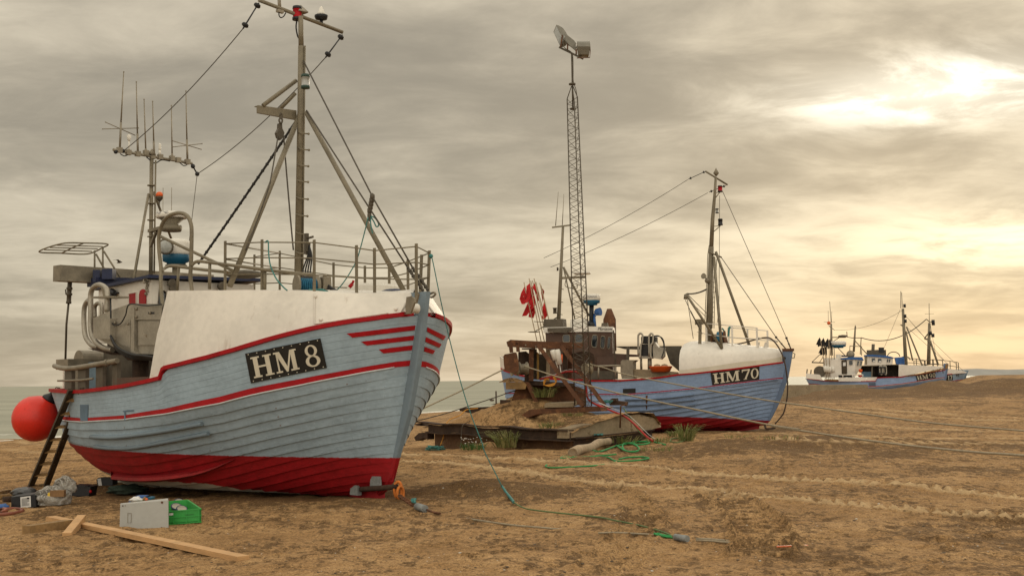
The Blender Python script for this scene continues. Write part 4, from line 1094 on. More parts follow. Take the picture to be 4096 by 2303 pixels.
# conveyor beam swung outboard on the roof, with its hanging pipe
bA = CAM + ray(Z('H', 327, 498)) * 1; 
bA = at_depth(Z('H', 327, 498), 24.0); bB = at_depth(Z('H', 1530, 585), 25.8); bB = bB + (bB - bA) * .35; bB.z = bA.z - .02
mb = MB(); mb.bar(bA, bB, .30, .305); beam = part('conveyor_beam', mb, M['galv'], BOAT)
mb = MB(); mb.bar(at_depth(Z('H', 700, 590), 24.3), at_depth(Z('H', 1130, 598), 24.9), .5, .16); mb.box(at_depth(Z('H', 870, 510), 24.2), (.10, 0, 0), (0, .12, 0), (0, 0, .10)); mb.box(at_depth(Z('H', 755, 530), 24.3), (.07, 0, 0), (0, .1, 0), (0, 0, .12)); part('slewing_bracket', mb, M['navy'], beam)
mb = MB(); p0 = at_depth(Z('H', 465, 575), 24.35); p1 = at_depth(Z('H', 418, 1395), 24.6)
mb.lathe(p0, (p1 - p0), [(-.05, .045), (.12, .045), (.14, .06), (.17, .06), (.18, .045), (.24, .045), (.25, .062), (.28, .062), (.29, .045), (.40, .045), (.41, .052), (.45, .052)], 12)
mb.tube([p0 + (p1 - p0).normalized() * .4, p0.lerp(p1, .55) + V((-.02, 0, 0)), p1], .022, 8); mb.tube([at_depth(Z('H', 420, 665), 24.4), at_depth(Z('H', 424, 715), 24.4), at_depth(Z('H', 455, 735), 24.4)], .014, 6)
part('hanging_pipe', mb, M['galv_dark'], beam)
# tubular rack above it
zg = 4.42
fp = [at_depth(Z('H', *p), y) for p, y in (((145, 275), 24.0), ((380, 192), 23.3), ((610, 186), 23.7), ((850, 196), 24.3), ((800, 235), 24.6), ((645, 298), 24.9), ((370, 290), 24.4))]
mb = MB(); mb.tube(curve(fp, 6, True), .015, 8, 0, True, True)
e0 = [at_depth(Z('H', *p), y) for p, y in (((610, 186), 23.7), ((380, 290), 24.4))]
mb.tube([e0[0], at_depth(Z('H', 500, 230), 24.0), e0[1]], .014, 8)
for (a, ya), (b, yb) in ((((260, 232), 23.7), ((750, 245), 24.6)), (((330, 208), 23.5), ((800, 222), 24.5)), (((200, 255), 23.9), ((690, 272), 24.8))): mb.tube([at_depth(Z('H', *a), ya), at_depth(Z('H', *b), yb)], .012, 8)
for a, b in (((720, 262), (720, 520)), ((805, 230), (805, 560)), ((735, 300), (835, 480)), ((815, 270), (1015, 590))): mb.tube([at_depth(Z('H', *a), 24.6), at_depth(Z('H', *b), 24.6)], .019, 8)
part('net_rack', mb, M['mast'], beam)
# net hauler: stainless housing on a post with bent guide pipes
vh = 1.98
mb = MB()
mb.prism(plate('H', [(705, 960), (770, 935), (880, 885), (1085, 812), (1425, 815), (1425, 985), (1345, 1335), (1150, 1330), (980, 1290), (800, 1200), (708, 1160)], vh), -F8.S * .55)
mb.prism(plate('H', [(707, 975), (772, 965), (880, 965), (880, 1182), (775, 1170), (707, 1160)], vh + .13), -F8.S * .128)
mb.prism(plate('H', [(1128, 842), (1418, 842), (1405, 978), (1128, 978)], vh + .05), -F8.S * .048)
mb.prism(plate('H', [(1095, 850), (1130, 850), (1128, 1300), (1150, 1330), (1095, 1322)], vh + .07), -F8.S * .068)
mb.prism(plate('H', [(1170, 992), (1392, 992), (1345, 1240), (1170, 1240)], vh + .03), -F8.S * .028)
mb.prism(plate('H', [(900, 978), (1090, 978), (1090, 1265), (1000, 1240), (900, 1170)], vh + .025), -F8.S * .023)
hl = part('net_hauler', mb, M['stainless'], BOAT); fix_normals(hl)
vt = vh - .05
def hp(*pts, v=vt): return curve([F8.at(Z('H', x, y), v=v) for x, y in pts], 6)
many(hl, 'guide_pipe', [MB().tube(hp((905, 1290), (800, 1262), (720, 1190), (681, 1080), (680, 850), (680, 720), (705, 650), (765, 618), (825, 645), (850, 700), (850, 900)), .048, 12),
    MB().tube(hp((760, 1262), (690, 1240), (630, 1160), (612, 1050), (612, 880), (630, 810), (660, 775), v=vt - .3), .046, 12),
    MB().tube(hp((725, 960), (722, 850), (750, 810), (785, 815), (796, 860), (796, 960), v=vt - .2), .038, 12)], M['stainless'])
mb = MB(); mb.prism(plate('H', [(688, 738), (905, 732), (905, 752), (688, 758)], vh + .05), -F8.S * .3); mb.prism(plate('H', [(775, 620), (800, 640), (830, 735), (808, 735), (790, 660)], vh), -F8.S * .05); part('cross_plate', mb, M['galv'], hl)
mb = MB()
for o in (0, 1, 2, 3): mb.tube(hp((885, 1145 + o * 6), (950, 1255 + o * 10), (1090, 1332 + o * 12), (1240, 1352 + o * 11), (1345, 1368 + o * 8), v=vh + .12 - o * .05), .022, 7)
mb.tube(hp((888, 1000), (930, 1035), (990, 1015), (1040, 930), (1080, 820), (1250, 832), (1410, 820), v=vh + .09), .012, 6); mb.tube([F8.at(Z('H', 884, 720), v=vh), F8.at(Z('H', 888, 1000), v=vh + .1)], .014, 6)
part('hydraulic_hose', mb, M['rubber'], hl)
mb = MB()
for x, y in ((1158, 866), (1158, 950), (1300, 908), (1072, 1020), (935, 1010)): part('bolt', MB().lathe(F8.at(Z('H', x, y), v=vh + .05), F8.S, [(0, .026), (.02, .024), (.03, .01)], 10), M['galv'], hl)
mb = MB(); mb.prism(plate('H', [(1272, 898), (1335, 898), (1335, 920), (1272, 920)], vh + .055), -F8.S * .004); part('maker_plate', mb, M['black'], hl)
pc = F8.at(Z('c', 1845, 500), v=1.7); mb = MB(); mb.tube([V((pc.x, pc.y, .9)), V((pc.x, pc.y, 2.25))], .14, 14); mb.prism(plate('c', [(1480, 180), (2060, 210), (2060, 280), (1900, 300), (1600, 295)], 1.9), -F8.S * .4); mb.prism(plate('c', [(820, 60), (1100, 60), (1480, 190), (1300, 190), (1000, 110)], 1.85), -F8.S * .4)
part('hauler_post', mb, M['rust_dark'], hl)
# bulwark board, stern stanchions and rail
def sp_near(k, x, y, dv=.05):
    t = H8.t_of_px(0, Z(k, x, y)); b = H8.pt(0, t, 1, dv); n = ray(Z(k, x, y)); h = math.hypot(n.x, n.y)
    return V((b.x, b.y, CAM.z + n.z / h * math.hypot(b.x, b.y)))
sn = lambda x, y, dv=.05: sp_near('c', x, y, dv)
mb = MB(); mb.thick([[sn(x, y0) for x, y0, y1 in ((1262, 840, 640), (1400, 815, 632), (1600, 780, 622), (1800, 745, 612), (1990, 705, 605))], [sn(x, y1) for x, y0, y1 in ((1262, 840, 640), (1400, 815, 632), (1600, 780, 622), (1800, 745, 612), (1990, 705, 605))]], -F8.S, .05); part('bulwark_board', mb, M['brown'], BOAT)
many(BOAT, 'stanchion', [MB().prism([sn(a, y1), sn(b, y1), sn(b, y0), sn(a, y0)], -F8.S * .06 - F8.A * .02) for a, b, y0, y1 in ((325, 455, 455, 885), (580, 720, 445, 870), (918, 1050, 385, 878), (1240, 1325, 330, 850))], M['galv_dark'])
rl = [(175, 400), (290, 438), (420, 452), (600, 438), (760, 412), (950, 380), (1180, 338), (1385, 300)]
mb = MB(); mb.tube([sn(x, y, 0) for x, y in rl], .045, 10); mb.lathe(sn(1165, 342, 0), (sn(1200, 335, 0) - sn(1165, 342, 0)), [(0, .058), (.1, .058)], 10); rail2 = part('stern_rail', mb, M['galv'], BOAT)
mb = MB(); mb.tube([sn(x, y, 0) for x, y in ((245, 685), (420, 682), (700, 674), (920, 645))], .02, 8); part('lower_rail', mb, M['galv'], rail2)
# white stern bulwark wrapping round the quarter, seen from outside and within
rows = []
for t, sd in [(.962 + .038 * i / 10, 1) for i in range(11)] + [(1 - .05 * i / 24, -1) for i in range(1, 25)]:
    b = H8.pt(0, min(t, .9995), sd, .02); rows.append([b + V((0, 0, .05)), b + V((0, 0, .4)), b + V((0, 0, .66)) + F8.A * .03])
mb = MB(); mb.thick(rows, -F8.A, .05); part('stern_bulwark', mb, M['white'], BOAT)
fp_ = lambda k, x, y, dv=.1: (lambda b, n: V((b.x, b.y, CAM.z + n.z / math.hypot(n.x, n.y) * math.hypot(b.x, b.y))))(min((H8.pt(0, i / 300, -1, dv) for i in range(150, 296)), key=lambda q: abs(proj(q)[0] - Z(k, x, y)[0])), ray(Z(k, x, y)))
mb = MB(); mb.bar(fp_('c', 440, 245), fp_('c', 850, 208), .08, .07); mb.bar(fp_('c', 815, 560), fp_('c', 822, -160), .12, .1); mb.tube([fp_('c', 870, 92), fp_('c', 945, 90)], .02, 6); part('port_gallows', mb, M['galv'], BOAT)
mb = MB(); mb.tube(hp((660, 1400), (700, 1300), v=.2), .01)
bx = W(6.6, .7, 1.2); mb = MB(); mb.box(F8.at(Z('c', 520, 370), v=1.3), F8.A * .28, F8.S * .2, V((0, 0, .1))); part('stern_box', mb, M['galv'], BOAT)
# winch with round guard, engine casing on deck
mb = MB(); c = F8.at(Z('c', 1110, 330), v=.5)
arcp = [c + F8.A * (.24 * math.cos(q)) + V((0, 0, .24 * math.sin(q))) for q in [math.pi * i / 12 for i in range(13)]]
mb.prism([c + F8.A * .24 - V((0, 0, .8))] + arcp + [c - F8.A * .24 - V((0, 0, .8))], F8.S * .5); part('winch_guard', mb, M['galv'], BOAT)
mb = MB(); c = F8.at(Z('c', 1600, 500), v=.4); mb.box(c, F8.A * .55, F8.S * .25, V((0, 0, .42))); part('deck_casing', mb, M['galv_dark'], BOAT)
mb = MB(); mb.tube([F8.at(Z('c', 1110, 370), v=1.5), F8.at(Z('c', 1110, 860), v=1.5)], .06, 10); part('hydraulic_ram', MB().tube([F8.at(Z('c', 960, 60), v=.1), F8.at(Z('c', 950, 400), v=.1)], .05, 10), M['galv_dark'], BOAT); part('hydraulic_ram', mb, M['stainless'], BOAT)
mb = MB(); mb.bar(W(7.2, 1.2, 1.9), W(9.0, .9, 1.9), .05, .5); mb.bar(W(5.0, -1.7, 1.7), W(9.0, -1.5, 1.5), .05, .5); part('inner_bulwark', mb, mat('grey_blue_paint', (.13, .20, .25), .6, 0, .2, 5), BOAT)
# --- after mast with aerials
ma0 = F8.at(Z('A', 1092, 355), v=0); ma1 = F8.at(Z('E', 1098, 760), v=0); ua = F8.loc(ma0)[0]
az_ = lambda k, x, y: F8.at(Z(k, x, y), u=ua)
mb = MB(); mb.tube([ma0 - V((0, 0, .4)), ma1], .040, 10); mb.tube([F8.at(Z('A', 1116, 350), v=-.05), F8.at(Z('E', 1127, 800), v=-.05)], .018, 8)
for y in (985, 1115, 1235, 1355): mb.lathe(F8.at(Z('E', 1096, y), v=0), (0, 0, 1), [(0, .085), (.02, .085)], 8)
am = part('aerial_mast', mb, M['mast'], BOAT)
many(am, 'mast_leg', [MB().tube([F8.at(Z('E', 1075, 1045), v=.06), F8.at(Z('A', 968, 395), v=.95)], .028, 8), MB().tube([F8.at(Z('E', 1112, 1030), v=-.06), F8.at(Z('d', 410, 670), v=-1.1)], .026, 8)], M['mast'])
cl, cr_ = az_('E', 818, 722), az_('E', 1390, 822)
mb = MB(); mb.tube([cl, cr_], .028, 10)
for x, y in ((865, 725), (998, 752), (1057, 745), (1105, 770), (1245, 785), (1357, 810), (930, 742), (1160, 775), (1290, 797)): mb.box(az_('E', x, y), F8.S * .05, F8.A * .04, V((0, 0, .05)))
mb.lathe(az_('E', 1098, 760), (0, 0, 1), [(0, .09), (.12, .01)], 4); cross = part('aerial_yard', mb, M['galv'], am)
aer = []
for x0, y0, x1, y1, r in ((868, 700, 875, 530, .022), (996, 740, 996, 615, .022), (1357, 800, 1353, 650, .022), (1115, 770, 1112, 660, .018)):
    pass
whips = [((868, 705), (876, 525), (896, 160), 1), ((998, 740), (995, 605), (987, 232), 0), ((1057, 735), (1055, 715), (1043, 358), 0), ((1116, 765), (1113, 660), (1105, 373), 0), ((1247, 775), (1246, 750), (1241, 403), 0), ((1357, 800), (1353, 650), (1346, 298), 2)]
for a, b, c, gp in whips:
    mb = MB(); mb.tube([az_('E', *a), az_('E', *b)], .022, 8); mb.tube([az_('E', *b), az_('E', *c)], [.016, .010], 6); mb.ball(az_('E', *c), .016, 6)
    if gp:
        L = [((742, 573), (1003, 566)), ((763, 523), (977, 618))] if gp == 1 else [((1250, 703), (1463, 679)), ((1247, 658), (1457, 720))]
        for p, q in L: mb.tube([az_('E', *p), az_('E', *q)], .009, 6); mb.ball(az_('E', *p), .013, 6); mb.ball(az_('E', *q), .013, 6)
    part('whip_aerial', mb, M['galv'], cross)
for x, y0, y1, r in ((934, 735, 655, .016), (1157, 765, 720, .025)):
    mb = MB(); a, b = az_('E', x, y0), az_('E', x, y1); mb.tube([a, b], r, 8); mb.lathe(b, (0, 0, 1), [(-.02, r), (.02, .03 if r < .02 else .026), (.10, .045 if r < .02 else .026), (.12, .02)], 10); part('stub_aerial', mb, M['white_clean'], cross)
mb = MB(); mb.tube(curve([az_('E', *p) for p in ((870, 752), (900, 768), (930, 758))]), .01, 6); mb.tube(curve([az_('E', *p) for p in ((1060, 775), (1090, 800), (1125, 820), (1170, 797), (1230, 805))]), .012, 6); mb.tube(curve([az_('E', *p) for p in ((1300, 815), (1330, 838), (1355, 832))]), .01, 6); part('cable', mb, M['rubber'], cross)
q0 = az_('E', 1397, 842); q1 = az_('E', 1428, 898); mb = MB(); mb.tube([az_('E', 838, 737), az_('E', 890, 732)], .014, 6); mb.ball(az_('E', 838, 737), .045, 8); mb.ball(az_('E', 890, 732), .045, 8); part('insulator', mb, M['black'], cross); mb = MB(); mb.tube([cr_, q0, q1], .016, 6); mb.ball(q0, .05, 8); mb.ball(q1, .05, 8); part('insulator', mb, M['black'], cross)
# aerial wires between the two masts
mb = MB(); mb.tube(sag(i1, az_('E', 890, 735), .12, 24), .0085, 5); mb.tube(sag(i2, q1, .15, 24), .0085, 5); mb.tube(sag(q1, F8.at(Z('d', 635, 690), v=0), .0), .0075, 5); part('aerial_wire', mb, M['stay'], mast)
# amber beacon, radars, searchlight
c = F8.at(Z('E', 1155, 1068), v=-.1); mb = MB(); mb.tube([F8.at(Z('E', 1150, 1145), v=-.1), c - V((0, 0, .08))], .014, 8); mb.lathe(c, (0, 0, 1), [(-.08, .02), (-.04, .055), (.0, .07), (.02, .073)], 14); bc = part('beacon_lamp', mb, M['galv_dark'], am)
mb = MB(); mb.lathe(c, (0, 0, 1), [(.02, .073), (.06, .073), (.095, .055), (.115, .02)], 16); part('lens', mb, M['orange'], bc)
def radar(parent, c, R, h, low=None, mtop=M['white_clean'], base=None):
    mb = MB(); mb.lathe(c, (0, 0, 1), [(0, R * .92), (h * .12, R), (h * .75, R * .99), (h * .92, R * .93), (h, R * .75), (h * 1.02, .02)], 28); rd = part('radar', mb, mtop, parent)
    if low: mb = MB(); mb.lathe(c, (0, 0, 1), [(-h * .75, R * .62), (-h * .5, R * .66), (-h * .4, R * .92), (0, R * .96), (.004, R * .95)], 28); part('radar_base', mb, low, rd)
    return rd
c = F8.at(Z('d', 360, 140), v=.1); r1 = radar(am, c - V((0, 0, .05)), .30, .12)
mb = MB(); mb.lathe(c - V((0, 0, .30)), (0, 0, 1), [(0, .18), (.08, .2), (.14, .12), (.25, .24)], 20); mb.prism([F8.at(Z('d', x, y), v=.1) for x, y in ((150, 320), (180, 270), (360, 280), (380, 320), (240, 370))], -F8.S * .2); mb.bar(F8.at(Z('d', 330, 300), v=.1), F8.at(Z('d', 0, 390), v=.0), .10, .06); mb.bar(F8.at(Z('d', 110, 390), v=.05), F8.at(Z('d', 10, 640), v=.02), .05, .05); part('radar_bracket', mb, M['mast'], r1)
for x in (213, 355):
    a = F8.at(Z('d', x, 95), v=.1); mb = MB(); mb.tube([a, a + V((0, 0, .5))], .006, 5); part('fin_aerial', mb, M['galv'], r1)
text_part('lettering', 'FURUNO', r1, F8.at(Z('d', 112, 108), v=.42), (V((0.93, -.36, 0))), (0, 0, 1), .26, M['navy'])
c = F8.at(Z('d', 435, 790), v=.4); r2 = radar(BOAT, c, .265, .29, M['radar_blue'])
mb = MB(); mb.lathe(c - V((0, 0, .22)), (0, 0, 1), [(0, .16), (.02, .2), (.04, .2)], 16); mb.tube([c - V((0, 0, .22)), c - V((0, 0, .95))], .075, 12); part('radar_pole', mb, M['mast'], r2)
c = F8.at(Z('d', 250, 650), v=.75); mb = MB(); dn = (CAM - c); dn.z = 0; dn.normalize(); dn = (dn + V((.25, 0, 0))).normalized(); mb.lathe(c - dn * .12, dn, [(0, .05), (.05, .11), (.12, .145), (.15, .15), (.152, .125)], 18); sl = part('searchlight', mb, M['galv_dark'], BOAT)
mb = MB(); mb.lathe(c + dn * .028, dn, [(0, .122), (.012, .11), (.016, .02)], 18); part('lens', mb, M['glass'], sl)
# --- things on the foredeck
def deck_pt(k, x, y, v): return F8.at(Z(k, x, y), v=v)
c = deck_pt('G', 600, 1162, .55); aD = (V((.86, .5, 0))).normalized()
mb = MB(); mb.lathe(c - aD * .20, aD, [(0, .165), (.03, .165), (.035, .06), (.33, .06), (.335, .165), (.365, .165)], 20); reel = solo('rope_reel', mb, M['galv'], 'grey cable reel wound with blue rope at the foot of the HM 8 mast', 'rope reel')
mb = MB()
for i in range(9): mb.lathe(c - aD * (.16 - i * .032), aD, [(0, .10), (.008, .115), (.016, .12), (.024, .115), (.03, .10)], 16)
part('rope', mb, M['rope_blue'], reel)
a = deck_pt('G', 870, 1190, -.35); b = deck_pt('G', 1155, 1195, -.6); dd = (b - a); cc = (a + b) / 2; nn = V((-dd.y, dd.x, 0)).normalized(); ht = .19
mb = MB(); ax = dd / 2; mb.box(cc + nn * .3 + V((0, 0, -.12)), ax, nn * .3, V((0, 0, .20)), 0, .93); mb.box(cc + nn * .3 + V((0, 0, .095)), ax * .90, nn * .27, V((0, 0, .022)), 0, .9); solo('tub', mb, M['white_clean'], 'white plastic tub with a lid on the foredeck behind the bow railing of HM 8', 'plastic tub')
mb = MB(); a = deck_pt('G', 900, 1175, -.1); mb.tube([a, a + V((.05, 0, .06))], .03, 8); mb.tube([a + V((.05, 0, .06)), a + V((.07, 0, .11))], .02, 8); solo('flare_bottle', mb, [M['red']], 'small red topped bottle lying beside the white tub on the foredeck', 'bottle')
a = deck_pt('G', 1165, 1218, -.4); b = deck_pt('G', 1288, 1220, -.4); mb = MB(); mb.ball((a + b) / 2 + V((0, 0, 0)), .26, 12, 0, (1, .7, .3)); solo('tarpaulin', mb, M['navy'], 'folded dark blue tarpaulin on the foredeck close to the HM 8 stem', 'tarpaulin')
mb = MB(); c = deck_pt('G', 722, 1145, .3); mb.box(c, F8.A * .08, F8.S * .08, V((0, 0, .10)), 0, .9); mb.lathe(c + V((0, 0, .1)), (0, 0, 1), [(0, .03), (.05, .03)], 8); part('winch_control', mb, M['galv'], BOAT)
mb = MB()
for i in range(7):
    y0 = 1110 + i * 12
    mb.tube(curve([deck_pt('G', 560 + i * 8, 1100, .25), deck_pt('G', 640 + i * 10, y0 - 5, .3), deck_pt('G', 720 + i * 8, 1135 + i * 8, .28), deck_pt('G', 770 + i * 6, 1195, .25)]), .018, 6)
for i in range(4): mb.tube(curve([F8.at(Z('G', 612, 870 + i * 3), v=.1), F8.at(Z('G', 598 + i * 10, 950), v=.1), F8.at(Z('G', 565 + i * 18, 1050), v=.1), F8.at(Z('G', 575 + i * 14, 1110), v=.15)]), .014, 6)
part('hydraulic_hose', mb, M['rubber'], BOAT)
mb = MB(); mb.bar(F8.at(Z('G', 590, 785), v=.1), F8.at(Z('G', 588, 935), v=.1), .07, .05, F8.S); mb.bar(F8.at(Z('G', 605, 850), v=.1), F8.at(Z('G', 600, 915), v=.1), .05, .05, F8.S); mb.tube([F8.at(Z('G', 600, 820), v=.1), F8.at(Z('G', 640, 808), v=.05)], .02, 6); part('valve_block', mb, M['galv_dark'], mast)
mb = MB(); mb.tube(curve([deck_pt('G', 612, 1195, .9), deck_pt('G', 650, 1200, .9), deck_pt('G', 690, 1192, .9), deck_pt('G', 720, 1202, .9), deck_pt('G', 670, 1206, .9)]), .022, 6); mb.tube(curve([deck_pt('G', 640, 1190, .9), deck_pt('G', 680, 1198, .9), deck_pt('G', 740, 1205, .9)]), .02, 6); solo('rope_tangle', mb, M['rope_teal'], 'tangle of teal rope on the foredeck edge under the blue rope reel', 'rope')
mb = MB(); mb.tube(curve([F8.at(Z('G', x, y), v=1.5) for x, y in ((290, 850), (312, 842), (316, 930), (330, 1020), (370, 1110), (420, 1170), (450, 1197))]), .011, 6); solo('railing_rope', mb, M['rope_teal'], 'thin teal rope hanging in a curve from the HM 8 foredeck railing', 'rope')
# doubler seam on the white bulwark
BWB = BVHTree.FromPolygons([tuple(p) for p in sum(bw[1], [])], [(i * 3 + j, i * 3 + j + 1, (i + 1) * 3 + j + 1, (i + 1) * 3 + j) for i in range(NB) for j in range(2)])
def onbw(k, x, y, l=.012): return H8.hit(Z(k, x, y), l, BWB)
mb = MB()
L = [onbw('B', 468, y) for y in (495, 540, 590, 640, 690, 718)] + [onbw('B', x, y) for x, y in ((560, 704), (700, 682), (850, 660), (1000, 640), (1100, 628))]
mb.tube([p for p in L if p], .010, 6); 
for x, y in ((475, 520), (515, 688), (1055, 612)):
    p = onbw('B', x, y)
    if p: mb.ball(p, .03, 8)
L = [onbw('B', x, y) for x, y in ((1114, 515), (1122, 570), (1128, 620))]
mb.tube([p for p in L if p], .012, 6)
part('bulwark_seam', mb, M['white'], BOAT)
mb = MB(); c = [onbw('c', x, y, .02) for x, y in ((2075, 190), (2280, 165), (2250, 295), (2075, 322))]
if None not in c: mb.prism(c, F8.S * .01); part('freeing_port', mb, M['galv_dark'], BOAT)
# rubbing strips, bilge keel, anodes, freeing ports, mooring eye
def on8(k, x, y, l=.02): return H8.hit(Z(k, x, y), l)
def hull_strip(pts, r, name, m, l=.03):
    P = [on8(*q, l) for q in pts]; P = [p for p in P if p]
    if len(P) > 1: mb = MB(); mb.tube(curve(P, 3), r, 8); part(name, mb, m, BOAT)
hull_strip([('C', x, y) for x, y in ((665, 443), (800, 447), (900, 440), (1100, 412), (1300, 377), (1465, 343))], .035, 'rubbing_strip', M['hull8'])
hull_strip([('C', x, y) for x, y in ((695, 513), (850, 522), (1000, 512), (1250, 465), (1510, 413))], .035, 'rubbing_strip', M['hull8'])
rows = []
for x, y in ((655, 712), (720, 733), (800, 748), (900, 758), (1000, 762), (1100, 760), (1200, 752), (1300, 738), (1400, 720), (1480, 696), (1550, 670), (1620, 638), (1690, 605)):
    f = min(1, max(.06, (1700 - x) / 450)); p = on8('C', x - 6, y - 46 * f - 4, .0)
    if p:
        u_, v_, z_ = F8.loc(p); lip = F8.at(Z('C', x, y), v=v_ + .13 * f); rows.append([p - F8.S * .06, lip + V((0, 0, .05 * f)), lip, p - F8.S * .06 - V((0, 0, .14 * f))])
if len(rows) > 3:
    q0 = rows[0]; rows = [[p + F8.A * .22 - F8.S * .10 + V((0, 0, .08)) for p in q0]] + rows
    mb = MB(); mb.grid(rows, 0, False); mb.grid([[r[3] for r in rows], [r[0] for r in rows]], 0, False); mb.poly(rows[0]); part('bilge_keel', mb, M['antifoul'], BOAT)
for k, x, y in (('D', 770, 826), ('D', 915, 763)):
    p = on8(k, x, y, .0)
    if p: mb = MB(); mb.box(p + F8.S * .02, F8.A * .10, F8.S * .04, V((0, 0, .075)), 0, .85); part('anode', mb, M['zinc'], BOAT)
for cset in (((583, 1298), (642, 1298), (638, 1415), (585, 1415)), ((893, 1342), (972, 1335), (972, 1345), (893, 1352)), ((903, 1345), (912, 1345), (912, 1408), (903, 1408))):
    q = patch(ZL('A', *cset), 4, 4, .01)
    if q: part('freeing_port', q, mat('blue_grey_port', (.10, .16, .22), .6, 0, .2, 6), BOAT)
# towing strop and chain at the forefoot
mb = MB(); mb.tube(curve([F8.at(Z('D', x, y), v=v) for x, y, v in ((800, 822, .22), (900, 815, .2), (1000, 808, .16), (1060, 800, .12))]), .04, 8); part('towing_strop', mb, M['rust_dark'], BOAT)
gl = lambda k, x, y, h=.0: ground(Z(k, x, y), h)
ch = [F8.at(Z('D', 1065, 800), v=.12)]
mb = MB(); c0 = F8.at(Z('D', 1068, 825), v=.1); c1 = F8.at(Z('D', 1085, 850), v=.1)
mb.tube([c0 + RT * (.055 * math.cos(q)) + V((0, 0, .12 * math.sin(q))) for q in [2 * math.pi * i / 14 for i in range(14)]], .024, 7, 0, True, True)
mb.tube([c1 + (RT * .8 + V((0, .6, 0))) * (.055 * math.cos(q)) + V((0, 0, .1 * math.sin(q))) for q in [2 * math.pi * i / 14 for i in range(14)]], .022, 7, 0, True, True); part('shackle', mb, mat('orange_rusty_shackle', (.52, .15, .02), .7, 0, .3, 12, RUST, .35, 14), BOAT)
g0 = gl('D', 1180, 935, .05); mb = MB()
for i in range(9):
    p = F8.at(Z('D', 1075, 868), v=.1).lerp(g0, i / 8); tv = V((.6, -.35, -.2)).normalized(); s_ = V((0, .5, .8)) if i % 2 else V((.4, .8, 0)); s_.normalize()
    mb.tube([p + tv * (.05 * math.cos(q)) + s_ * (.028 * math.sin(q)) for q in [2 * math.pi * j / 10 for j in range(10)]], .012, 6, 0, True, True)
solo('tow_chain', mb, M['rust'], 'short rusty chain running from the orange shackle at the forefoot to the sand', 'chain')
mb = MB(); a = gl('D', 1205, 945, .04); b = gl('D', 1262, 962, .03); mb.tube([a, b], .05, 12); part_ = solo('cable_sleeve', mb, M['zinc'], 'pale grey metal sleeve lying on the sand in front of the HM 8 bow', 'cable sleeve')
mb = MB(); mb.tube(curve([g0 + V((.03 * math.cos(q * 2.4), .05 * math.sin(q * 1.7), .03 + .05 * abs(math.sin(q)))) for q in range(9)]), .014, 6); solo('teal_rope_knot', mb, M['rope_teal'], 'knot of teal rope tied round the chain end beside the grey sleeve', 'rope')
mb = MB(); mb.tube([gl('D', *p, .015) for p in ((1262, 962), (1290, 975), (1330, 988), (1370, 996))], .016, 6); solo('rusty_bar', mb, M['rust'], 'thin rusty bar running from the grey sleeve into the sand', 'metal bar')
# --- buoy, ladder
c = at_depth(Z('C', 258, 312), 25.2); R = .46; axb = (at_depth(Z('C', 385, 130), 25.2) - c).normalized()
mb = MB(); prof = [(-.98 * R, .02)] + [(R * -math.cos(q), R * math.sin(q)) for q in [math.pi * i / 14 for i in range(1, 11)]] + [(R * .86, R * .50), (R * .98, R * .30)]
mb.lathe(c, axb, prof, 32); buoy = solo('mooring_buoy', mb, M['buoy'], 'large round orange red inflated buoy hanging at the stern of HM 8', 'buoy', loc=c - V((0, 0, R)))
mb = MB(); mb.lathe(c + axb * (R * .96), axb, [(0, R * .32), (.05, R * .30), (.12, R * .16), (.17, R * .12)], 18); part('cap', mb, M['black'], buoy)
mb = MB(); e = c + axb * (R * 1.34); tp = F8.at(Z('c', 270, 830), v=.6)
for i in range(7):
    p = e.lerp(tp, i / 6); tv = (tp - e).normalized(); s_ = V((0, .5, .8)) if i % 2 else V((.2, .9, 0)); mb.tube([p + tv * (.06 * math.cos(q)) + s_.normalized() * (.03 * math.sin(q)) for q in [2 * math.pi * j / 10 for j in range(10)]], .014, 6, 0, True, True)
part('chain', mb, M['rust_dark'], buoy)
mb = MB(); p = at_depth(Z('c', 222, 1030), 25.6)
for dz in (0, .14): mb.tube([p + V((.04 * math.cos(q), 0, dz + .09 * math.sin(q))) for q in [2 * math.pi * j / 12 for j in range(12)]], .012, 6, 0, True, True)
part('mooring_link', mb, M['galv_dark'], BOAT)
lt = sp_near('c', 600, 850, -.08); lb = gl('C', 215, 815); rt = lt + (at_depth(Z('c', 735, 840), lt.y - .15) - lt); rb = lb + (rt - lt)
rb = gl('C', 292, 770) if False else lb + V((.34, -.05, .02))
mb = MB(); 
many_ = []
lad = thing('ladder', lb, 'narrow old wooden ladder leaning on the stern rail of HM 8 next to the buoy', 'ladder')
for a, b in ((lt, lb), (rt, rb)): part('ladder_rail', MB().bar(a, b, .05, .11, F8.S), M['wood_dark'], lad)
for i in range(8):
    f = .10 + .125 * i; part('rung', MB().bar(lt.lerp(lb, f), rt.lerp(rb, f), .045, .06), M['wood_old'], lad)
# ------------------------------------------------------------------ winch platform
FRc = V((1.46, 32.5, 0)); FP = Frame(FRc, 50.3)
def fpat(k, x, y, v): return FP.at(Z(k, x, y), v=v)
gz = lambda P: Gs(P.x, P.y)
PLAT = thing('winch_platform', FP.w(3, -2, gz(FP.w(3, -2, 0))), 'rusty steel and concrete winch platform heaped with sand between the two nearest boats', 'platform')
